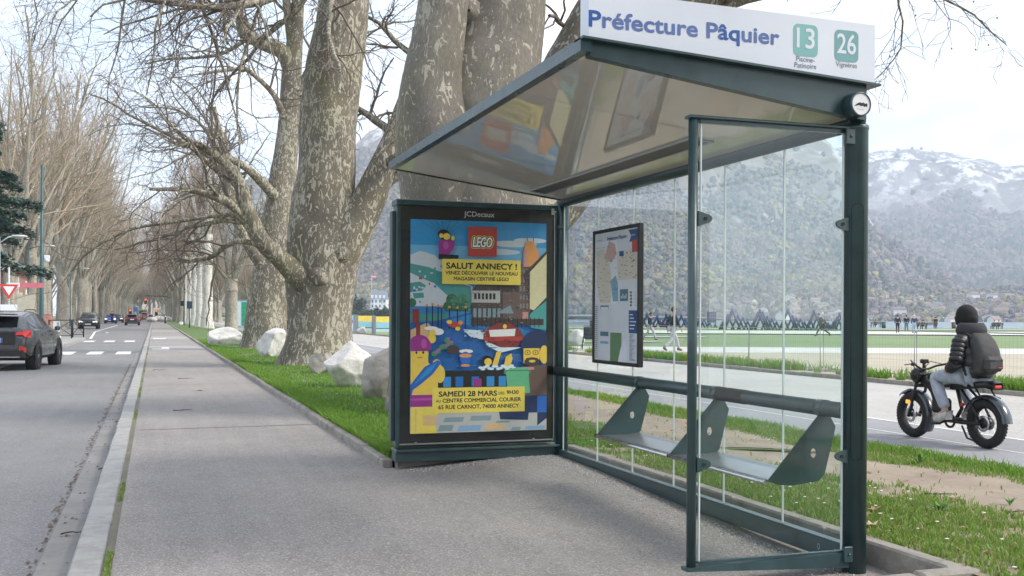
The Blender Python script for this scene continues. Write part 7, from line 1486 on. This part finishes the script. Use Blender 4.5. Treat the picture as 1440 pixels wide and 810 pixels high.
# signals and plates far down the avenue
for u, v, Y, lab, on in ((204.5, 422, 250, 'overhead red traffic light hung above the avenue', 1), (183, 437, 240, 'red traffic light on the left of the far crossing', 0), (219.5, 438, 235, 'red traffic light on the right of the far crossing', 0)):
    p = at(u, v, Y=Y); t = thing('traffic_light', lab, 'traffic light', (p[0], p[1], 0)); b = MB()
    if on: b.tube([(5.5, 0, 0), (5.5, 0, p[2] + .3), (4.5, 0, p[2] + .9), (0, 0, p[2] + .95)], .08, 8)
    else: b.tube([(0, 0, 0), (0, 0, p[2] - .6)], .07, 8)
    b.build('post', M['blackmatt'], t); b = MB(); b.box((-.3, -.15, p[2] - .9), (.3, .15, p[2] + .4), 0, None, .05); b.build('housing', M['black'], t); b = MB(); b.lathe([(0, .0), (.22, 0), (.22, .06), (0, .08)], 16, 0, Matrix.Translation((0, -.151, p[2] + .1)) @ Matrix.Rotation(rad(90), 4, 'X')); b.build('lamp', M['redlamp'] if 'redlamp' in M else lit('red_lamp', (.8, .08, .03), .9), t)
p = at(190.5, 435, Y=232); t = thing('blue_sign', 'small blue road sign left of the green bus', 'road sign', (p[0], p[1], 0)); zt(MB(), 0, 0, 0, p[2], .05).build('post', M['galv'], t); b = MB(); b.box((-.5, -.09, p[2] - .5), (.5, -.055, p[2] + .5), 0, None, .01); b.build('plate', pm('sign_plate_blue', (.08, .18, .5), .5), t)
p = at(226, 437.5, Y=190); t = thing('direction_plate', 'cream plate on a post at the far end of the pavement', 'road sign', (p[0], p[1], 0)); zt(MB(), 0, 0, 0, p[2] + .4, .05).build('post', M['galv'], t); b = MB(); b.box((-.45, -.09, p[2] - .2), (.45, -.055, p[2] + .2)); b.build('plate', pm('board_cream', (.40, .38, .31), .6), t)
p = at(230.3, 451, Y=165); t = thing('bollard', 'dark bollard with pale cap at the end of the pavement', 'bollard', (1.55, 165, 0)); b = MB(); b.lathe([(.14, 0), (.13, .95), (.1, 1.0)], 14); b.build('shaft', M['blackmatt'], t); b = MB(); b.sphere((0, 0, 1.05), .13, 0, 12); b.build('cap', M['signwhite'], t)
for i, (x, y, s_) in enumerate(((-.2, 205, 1.0), (.8, 212, 1.3), (1.6, 207, .9), (-.9, 216, .9), (2.4, 214, 1.1))): 
    u_, v_ = 720 + F * ((np.array([x, y, 0]) @ RT) / (np.array([x, y, 0]) @ FW)), 0
    b = MB(); b.sphere((0, 0, s_ * .4), s_ * .8, 0, 10, None, (1, 1, .6)); o = b.build('boulder', M['rock']); o.location = (x, y, 0); tag(o, 'white block in the row closing the far end of the pavement', 'rock', 'white blocks at the far end of the pavement')
# crowd fence of wire mesh along the promenade
def fence_panel(L=3.4, H_=1.12):
    t = thing('mesh_fence', 'low galvanised wire mesh fence panel', 'fence'); b = MB(); b.tube([(0, 0, .12), (0, 0, H_), (L, 0, H_), (L, 0, .12), (0, 0, .12)], .011, 6); b.build('frame', pm('fence_grey', (.20, .21, .22), .6), t)
    b = MB()
    for i in range(1, 34): b.tube([(i * L / 34, 0, .12), (i * L / 34, 0, H_)], .0015, 3, 0, False)
    for j in range(1, 6): b.tube([(0, .004, .12 + j * (H_ - .12) / 6), (L, .004, .12 + j * (H_ - .12) / 6)], .0015, 3, 0, False)
    b.build('wire_mesh', pm('fence_grey', (.20, .21, .22), .6), t)
    for x in (.12, L - .12): b = MB(); b.box((x - .11, -.24, 0), (x + .11, .24, .13), 0, None, .03); b.build('foot_block', M['kerbconc'], t)
    return t
fp = fence_panel(); y = 9.; i = 0; pos = []
while y < 40: pos.append((16.25 + .02 * math.sin(y), y, HD + .0)); y += 3.5
labs = 'wire mesh fence panel in the low row along the promenade kerb'
for i, (x, y, r_) in enumerate(pos):
    if i == 0: fp.location = (x, y, -.1); fp.rotation_euler = (0, 0, r_); fp['label'] = labs; fp['group'] = 'mesh fence panels along the promenade'
    else: copy_tree(fp, (x, y, -.1), r_, None, labs, 'mesh fence panels along the promenade')
p = at(806, 497, Z=-.1); copy_tree(fp, (p[0], p[1], -.1), RTa - .25, (.45, 1, 1.05), 'short fence panel standing askew beside the corner post', 'mesh fence panels along the promenade')
p = at(815, 487, Z=-.1); boulder('white wrapped heap behind the short fence panel', 813, 486, -.1, 26, 24, .8, M['rock'], 11)
# pushchair half hidden by the map
p = at(827, 492, Z=-.1); t = thing('pushchair', 'dark pushchair half hidden behind the map case', 'pushchair', (p[0], p[1], -.1), 1.2); b = MB(); b.box((-.2, -.2, .45), (.3, .2, .6), 0, None, .06); b.box((-.28, -.2, .5), (-.15, .2, 1.0), 0, None, .05); b.build('seat', M['blackmatt'], t); b = MB(); b.tube([(.3, .2, .3), (-.3, .2, .9), (-.45, .2, 1.05), (-.45, -.2, 1.05), (-.3, -.2, .9), (.3, -.2, .3)], .015, 6); b.build('frame', M['blackmatt'], t)
for x, y_ in ((.32, .24), (.32, -.24), (-.25, .26), (-.25, -.26)): b = MB(); b.tube([(-.1, y_ * .9, .55), (x, y_, .16)], .013, 6); b.tube([(x + .15 * math.cos(a), y_, .15 + .15 * math.sin(a)) for a in np.linspace(0, 6.283, 17)], .025, 6); b.build('wheel', M['rubber'], t)
# timber sculpture: thickets of crossed dark blue beams rising in peaks
def peaks(label, u0, u1, upk, vtop, d, seed, vb=462.5, n=7, group='timber peaks of crossed beams by the lake'):
    r_ = random.Random(seed); dd = d; l = lambda u: (u - 720) / F * dd; zb = -.16
    zo = EYE - (vtop - 405 - HY - (upk - 720) * math.tan(ROLL)) / F * dd; w0, w1, wp = l(u0), l(u1), l(upk); c = fl(dd, wp); t = thing('timber_peaks', label, 'sculpture', (c[0], c[1], zb), RTa, group); Ht = zo - zb
    def env(x): return max(.35, Ht * (1 - abs(x - 0) / (max(w1 - wp, .1) if x > 0 else max(wp - w0, .1)) * .78))
    k_ = 0
    for i in range(n):
        for dep in (0,):
            x = (w0 - wp) + (w1 - w0) * (i + .5 + .3 * dep) / n; hgt = env(x) * (1 - .12 * dep) * r_.uniform(.85, 1.05)
            for s_ in (-1, 1):
                b = MB(); b.tube([(x - s_ * hgt * .42, dep * .7, 0), (x + s_ * .06, dep * .7 + s_ * .05, hgt)], .115, 4); b.build('beam', M['navy'], t)
    b = MB(); 
    for s_ in (-1, 1): b.tube([(-s_ * Ht * .40, -.2, 0), (s_ * .08, -.2 + s_ * .05, Ht)], .13, 4)
    b.build('peak_beam', M['navy'], t)
for i, (a, b_, pk_, vt) in enumerate(((1013, 1062, 1029, 434), (1056, 1102, 1068, 435), (1100, 1140, 1107, 435), (1138, 1172, 1144, 436), (1165, 1200, 1180, 440))): peaks(['leftmost large timber peak, right of the thin screen post', 'second large timber peak from the left', 'third large timber peak, middle of the side screen', 'fourth large timber peak from the left', 'large timber peak beside the big green post'][i], a, b_, pk_, vt, 128, i)
for i, (a, b_, pk_, vt) in enumerate(((896, 918, 910, 441), (916, 934, 924, 443), (930, 950, 937, 441), (950, 972, 958, 443), (978, 1010, 985, 446))): peaks(['small timber peak just right of the map case', 'small timber peak between the two walkers', 'small timber peak behind the striding walker', 'small timber peak left of the thin screen post', 'low timber peak below the blue grid panel'][i], a, b_, pk_, vt, 152, 20 + i, 460, 4)
p = at(1000.5, 455, Y=135); t = thing('grid_panel', 'dark blue gridded panel on posts left of the timber peaks', 'panel', (p[0], p[1], -.16), RTa); b = MB(); zc0, zc1 = at(1000, 452, Y=135)[2], at(1000, 437, Y=135)[2]; wq = 13 / F * (p @ FW) / 2
for i in range(5): 
    for j in range(4): b.box((-wq + i * wq * .4 + .03, -.04, zc0 + (zc1 - zc0) * j / 4 + .04), (-wq + (i + 1) * wq * .4 - .03, .04, zc0 + (zc1 - zc0) * (j + 1) / 4 - .02))
b.build('cells', M['navy'], t); b = MB(); b.box((-wq, .045, zc0), (wq, .08, zc1)); b.build('backing', pm('grid_grey', (.12, .15, .24), .6), t)
for s_ in (-1, 1): b = MB(); b.box((s_ * wq * .8 - .05, .05, 0), (s_ * wq * .8 + .05, .1, zc0)); b.build('leg', M['navy'], t)
# bins by the water
for u, v, lab, m_ in ((1242.5, 461.5, 'small green bin on the shore right of the hunched sitter', PG), (1341, 462, 'small brown bin on the shore left of the rider head', pm('bin_brown', (.12, .07, .05), .7)), (832, 459, 'small dark bin on the grass left of the map case', M['blackmatt'])):
    p = at(u, v, Z=-.16); t = thing('litter_bin', lab, 'bin', (p[0], p[1], -.16)); b = MB(); b.lathe([(0, 0), (.3, 0), (.34, .85), (0, .85)], 14); b.build('drum', m_, t); b = MB(); b.lathe([(.36, .86), (.36, .92), (.1, .97), (0, .97)], 14); b.build('lid', M['blackmatt'], t)
# picture boards with yellow and sea blue prints, and the painted one beside them
def board(label, u0, u1, v0, v1, Y, kind):
    a, c = at(u0, v1, Y=Y), at(u1, v1, Y=Y); top_ = at(u0, v0, Y=Y)[2]; bot = at(u0, v1, Y=Y)[2]; W_ = np.linalg.norm(c - a); mid = (a + c) / 2; t = thing('picture_board', label, 'display board', (mid[0], mid[1], -.13), 0, 'picture boards on the lawn'); h0, h1 = bot + .13, top_ + .13
    b = MB()
    if kind: b.box((-W_ / 2 + .1, -.04, h0), (W_ / 2 - .1, .02, h0 + (h1 - h0) * .20), 3); b.box((-W_ / 2 + .1, -.04, h0 + (h1 - h0) * .20), (W_ / 2 - .1, .02, h0 + (h1 - h0) * .26), 2); b.box((-W_ / 2 + .1, -.04, h0 + (h1 - h0) * .26), (W_ / 2 - .1, .02, h0 + (h1 - h0) * .64), 1); b.box((-W_ / 2 + .1, -.04, h0 + (h1 - h0) * .64), (W_ / 2 - .1, .02, h1), 0)
    else:
        b.box((-W_ / 2 + .1, -.04, h0), (W_ / 2 - .1, .02, h1), 1); g_ = random.Random(2)
        for i in range(9): x = g_.uniform(-W_ / 2 + .2, W_ / 2 - .5); z = g_.uniform(h0 + .2, h1 - .6); b.box((x, -.05 - .001 * i, z), (x + g_.uniform(.2, .4), -.041, z + g_.uniform(.15, .4)), 4 + i % 2)
    b.build('print', [pm('print_yellow', (.72, .55, .10), .5), pm('print_aqua', (.25, .48, .58), .5), pm('print_sea', (.03, .11, .17), .5), pm('print_pale', (.45, .55, .58), .5), pm('print_violet', (.16, .10, .17), .5), pm('print_white', (.6, .6, .62), .5)], t)
    for s_ in (-1, 1): b = MB(); b.box((s_ * W_ / 2 - .1, -.06, 0), (s_ * W_ / 2 + .1, .06, h1 + .05)); b.build('post', pm('board_grey', (.18, .20, .22), .6), t)
board('left of the two yellow and sea blue boards', 501.5, 524.5, 444, 466, 82, 1); board('right yellow and sea blue board, beside the advert case', 526.5, 550, 445, 467, 80.5, 1); board('pale board with a violet picture beside the broad plane', 486, 498.5, 443, 465, 80, 0)
# green glass cabin behind the pollard
p = at(344.5, 457, Y=118); t = thing('glass_cabin', 'green glass cabin with pale blue frame beside the pollarded plane', 'cabin', (p[0], p[1], 0), .0); W_ = 22 / F * (p @ FW) / 2; Hc = at(344, 423, Y=118)[2]
b = MB(); b.box((-W_, 0, 0), (W_, 2.2, Hc), 0, None, .02); b.build('shell', pm('cabin_frame', (.20, .42, .50), .5), t); b = MB(); b.box((-W_ * .38, -.05, .2), (W_ * .75, -.01, Hc - .15)); b.build('pane', pm('cabin_green', (.02, .26, .14), .15, var=.4, sc=2), t); b = MB(); b.box((-W_ * .97, -.04, .1), (-W_ * .55, -.01, Hc - .1)); b.build('side_panel', pm('cabin_pale', (.45, .55, .58), .5), t); b = MB(); b.box((W_ * .86, -.08, 0), (W_ * 1.05, -.01, Hc + .1)); b.build('blue_edge', pm('cabin_blue', (.03, .12, .5), .5), t)
p = at(263, 455, Y=185)
# grand hotel on the hillside with a red flag, trees about it
th = math.atan((532 - 720) / F); hp_ = fl(1010 * math.cos(th), 1010 * math.sin(th)); hz_ = 4.0; ux = 1010 / F
t = thing('grand_hotel', 'white mansion with grey mansard roof on the far hillside', 'hotel', (hp_[0], hp_[1], -3), RTa); HW = 11 * ux; z0_ = (447 - 437) * ux; zw = (447 - 417) * ux; zr = (447 - 405) * ux
b = MB(); b.box((-HW, 0, 0), (HW, 18, zw)); b.box((-HW * .55, -3, 0), (HW * .3, -.01, zw)); b.build('wall', pm('hotel_white', (.70, .69, .66), .8, var=.05), t)
b = MB(); b.add([(-HW - .6, -3.6, zw), (HW + .6, -3.6, zw), (HW + .6, 18.6, zw), (-HW - .6, 18.6, zw), (-HW * .78, 2, zr), (HW * .78, 2, zr), (HW * .78, 13, zr), (-HW * .78, 13, zr)], [(0, 1, 5, 4), (1, 2, 6, 5), (2, 3, 7, 6), (3, 0, 4, 7), (4, 5, 6, 7), (3, 2, 1, 0)]); b.build('roof', pm('hotel_slate', (.17, .18, .22), .7), t)
for i in range(4):
    x = -HW * .75 + i * HW * .5; b = MB(); b.box((x - 1.1, -3.2, zw + .6), (x + 1.1, 1, zw + 3.6)); b.build('dormer', pm('hotel_white', (.70, .69, .66), .8, var=.05), t)
    for j in range(4): b = MB(); b.box((x - .8, -.08 if not (-HW * .55 < x < HW * .3) else -3.08, 3 + j * zw / 4.4), (x + .8, 0 if not (-HW * .55 < x < HW * .3) else -3.0, 5.4 + j * zw / 4.4)); b.build('window', M['tinglass'], t)
th = math.atan((522.5 - 720) / F); fp_ = fl(1040 * math.cos(th), 1040 * math.sin(th)); t = thing('flagpole', 'flagpole with a red flag above the far white mansion', 'flag', (fp_[0], fp_[1], 15)); hF = (447 - 388) * 1040 / F; zt(MB(), 0, 0, -10, hF - 15, .25, 8).build('pole', M['galv'], t); b = MB(); b.box((.25, -.05, hF - 18.4), (4.3, .05, hF - 15.2)); b.box((.25, -.07, hF - 17.1), (4.3, .07, hF - 16.5), 1); b.build('flag', [pm('flag_red', (.55, .05, .06), .7), M['signwhite']], t)
for i, (u, r_, w_, h_, m_) in enumerate(((505, 940, 11, 17, 'yew'), (530, 935, 7, 9, 'yew'), (519, 930, 7, 8, 'olive'), (492, 950, 12, 14, 'olive'), (542, 938, 8, 10, 'olive'), (512, 925, 8, 7, 'olive'), (553, 930, 10, 12, 'yew'), (480, 930, 12, 14, 'olive'), (498, 920, 9, 7, 'olive'))):
    th = math.atan((u - 720) / F); q = fl(r_ * .55 * math.cos(th), r_ * .55 * math.sin(th)); bush('shrubby tree below the far white mansion' if m_ == 'olive' else 'dark evergreen below the far white mansion', q[0], q[1], -1.5, w_ * .36, h_ * .38, 1600, M[m_], 'trees below the mansion', 60 + i, 'park_tree', .5)
facade('far_building', 'low pale building closing the far end of the avenue', 'building', -40, 30, 530, 545, 9, M['flats'], 2, 14, 'S', (M['slate'], 3))
# row of bare thicket closing the avenue
for k in range(16): place(AR[k % 2], -14 + k * 1.9 + g.uniform(-.8, .8), 445 + g.uniform(-12, 25), g.uniform(0, 6.28), g.uniform(.8, 1.25), 'bare tree in the thicket that closes the far end of the avenue', 'bare trees closing the avenue')
# across the road behind the viewer: the domed public building mirrored in the glass
t = thing('public_building', 'long stone public building with a domed clock turret behind the viewer', 'building', (21, -78, 0)); b = MB(); b.box((-16, -9, -.2), (16, 9, 11)); b.build('wall', pm('sandstone', (.36, .31, .25), .85), t)
b = MB(); b.add([(-16.6, -9.6, 11), (16.6, -9.6, 11), (16.6, 9.6, 11), (-16.6, 9.6, 11), (-13, -5, 16), (13, -5, 16), (13, 5, 16), (-13, 5, 16)], [(0, 1, 5, 4), (1, 2, 6, 5), (2, 3, 7, 6), (3, 0, 4, 7), (4, 5, 6, 7), (3, 2, 1, 0)]); b.build('roof', M['slate'], t)
b = MB(); b.lathe([(3.6, 16), (3.4, 17.5), (2.6, 19), (1.5, 20), (1.5, 20.2)], 20); b.lathe([(1.25, 20.2), (1.25, 23)], 8); b.lathe([(1.5, 23), (1.3, 23.8), (.7, 24.6), (.2, 25.2), (.15, 26), (.35, 26.4), (.05, 26.9), (.04, 29)], 16); b.build('turret', M['slate'], t)
for i in range(8):
    for j in range(3): b = MB(); b.box((-14.6 + i * 4, 9.003, 1.2 + j * 3.4), (-13.2 + i * 4, 9.06, 3.4 + j * 3.4)); b.build('window', M['tinglass'], t)
for i, (x, y) in enumerate(((8, -26), (14, -40), (-9, -24), (3.9, -16.5))): place(AV[i % 3], x, y, i * 1.3, .85, 'bare plane standing behind the viewer', 'plane trees behind the viewer')
# ------------------------------------------------------------------ haze
q = NT('haze'); q.t.nodes.remove(q.b)
pv = q.n('ShaderNodeVolumePrincipled'); pv.inputs['Color'].default_value = (.80, .885, 1, 1); pv.inputs['Density'].default_value = HAZE; pv.inputs['Anisotropy'].default_value = .2
q.t.links.new(pv.outputs[0], q.o.inputs['Volume'])
hz = MB().box((-3500, -400, -64), (6500, 6200, 1150)).build('haze', q.m); tag(hz, 'thin pale air haze over the lake and hills', 'haze', None, 'stuff')
for o in D.objects:
    if '_w' in o.keys(): del o['_w']
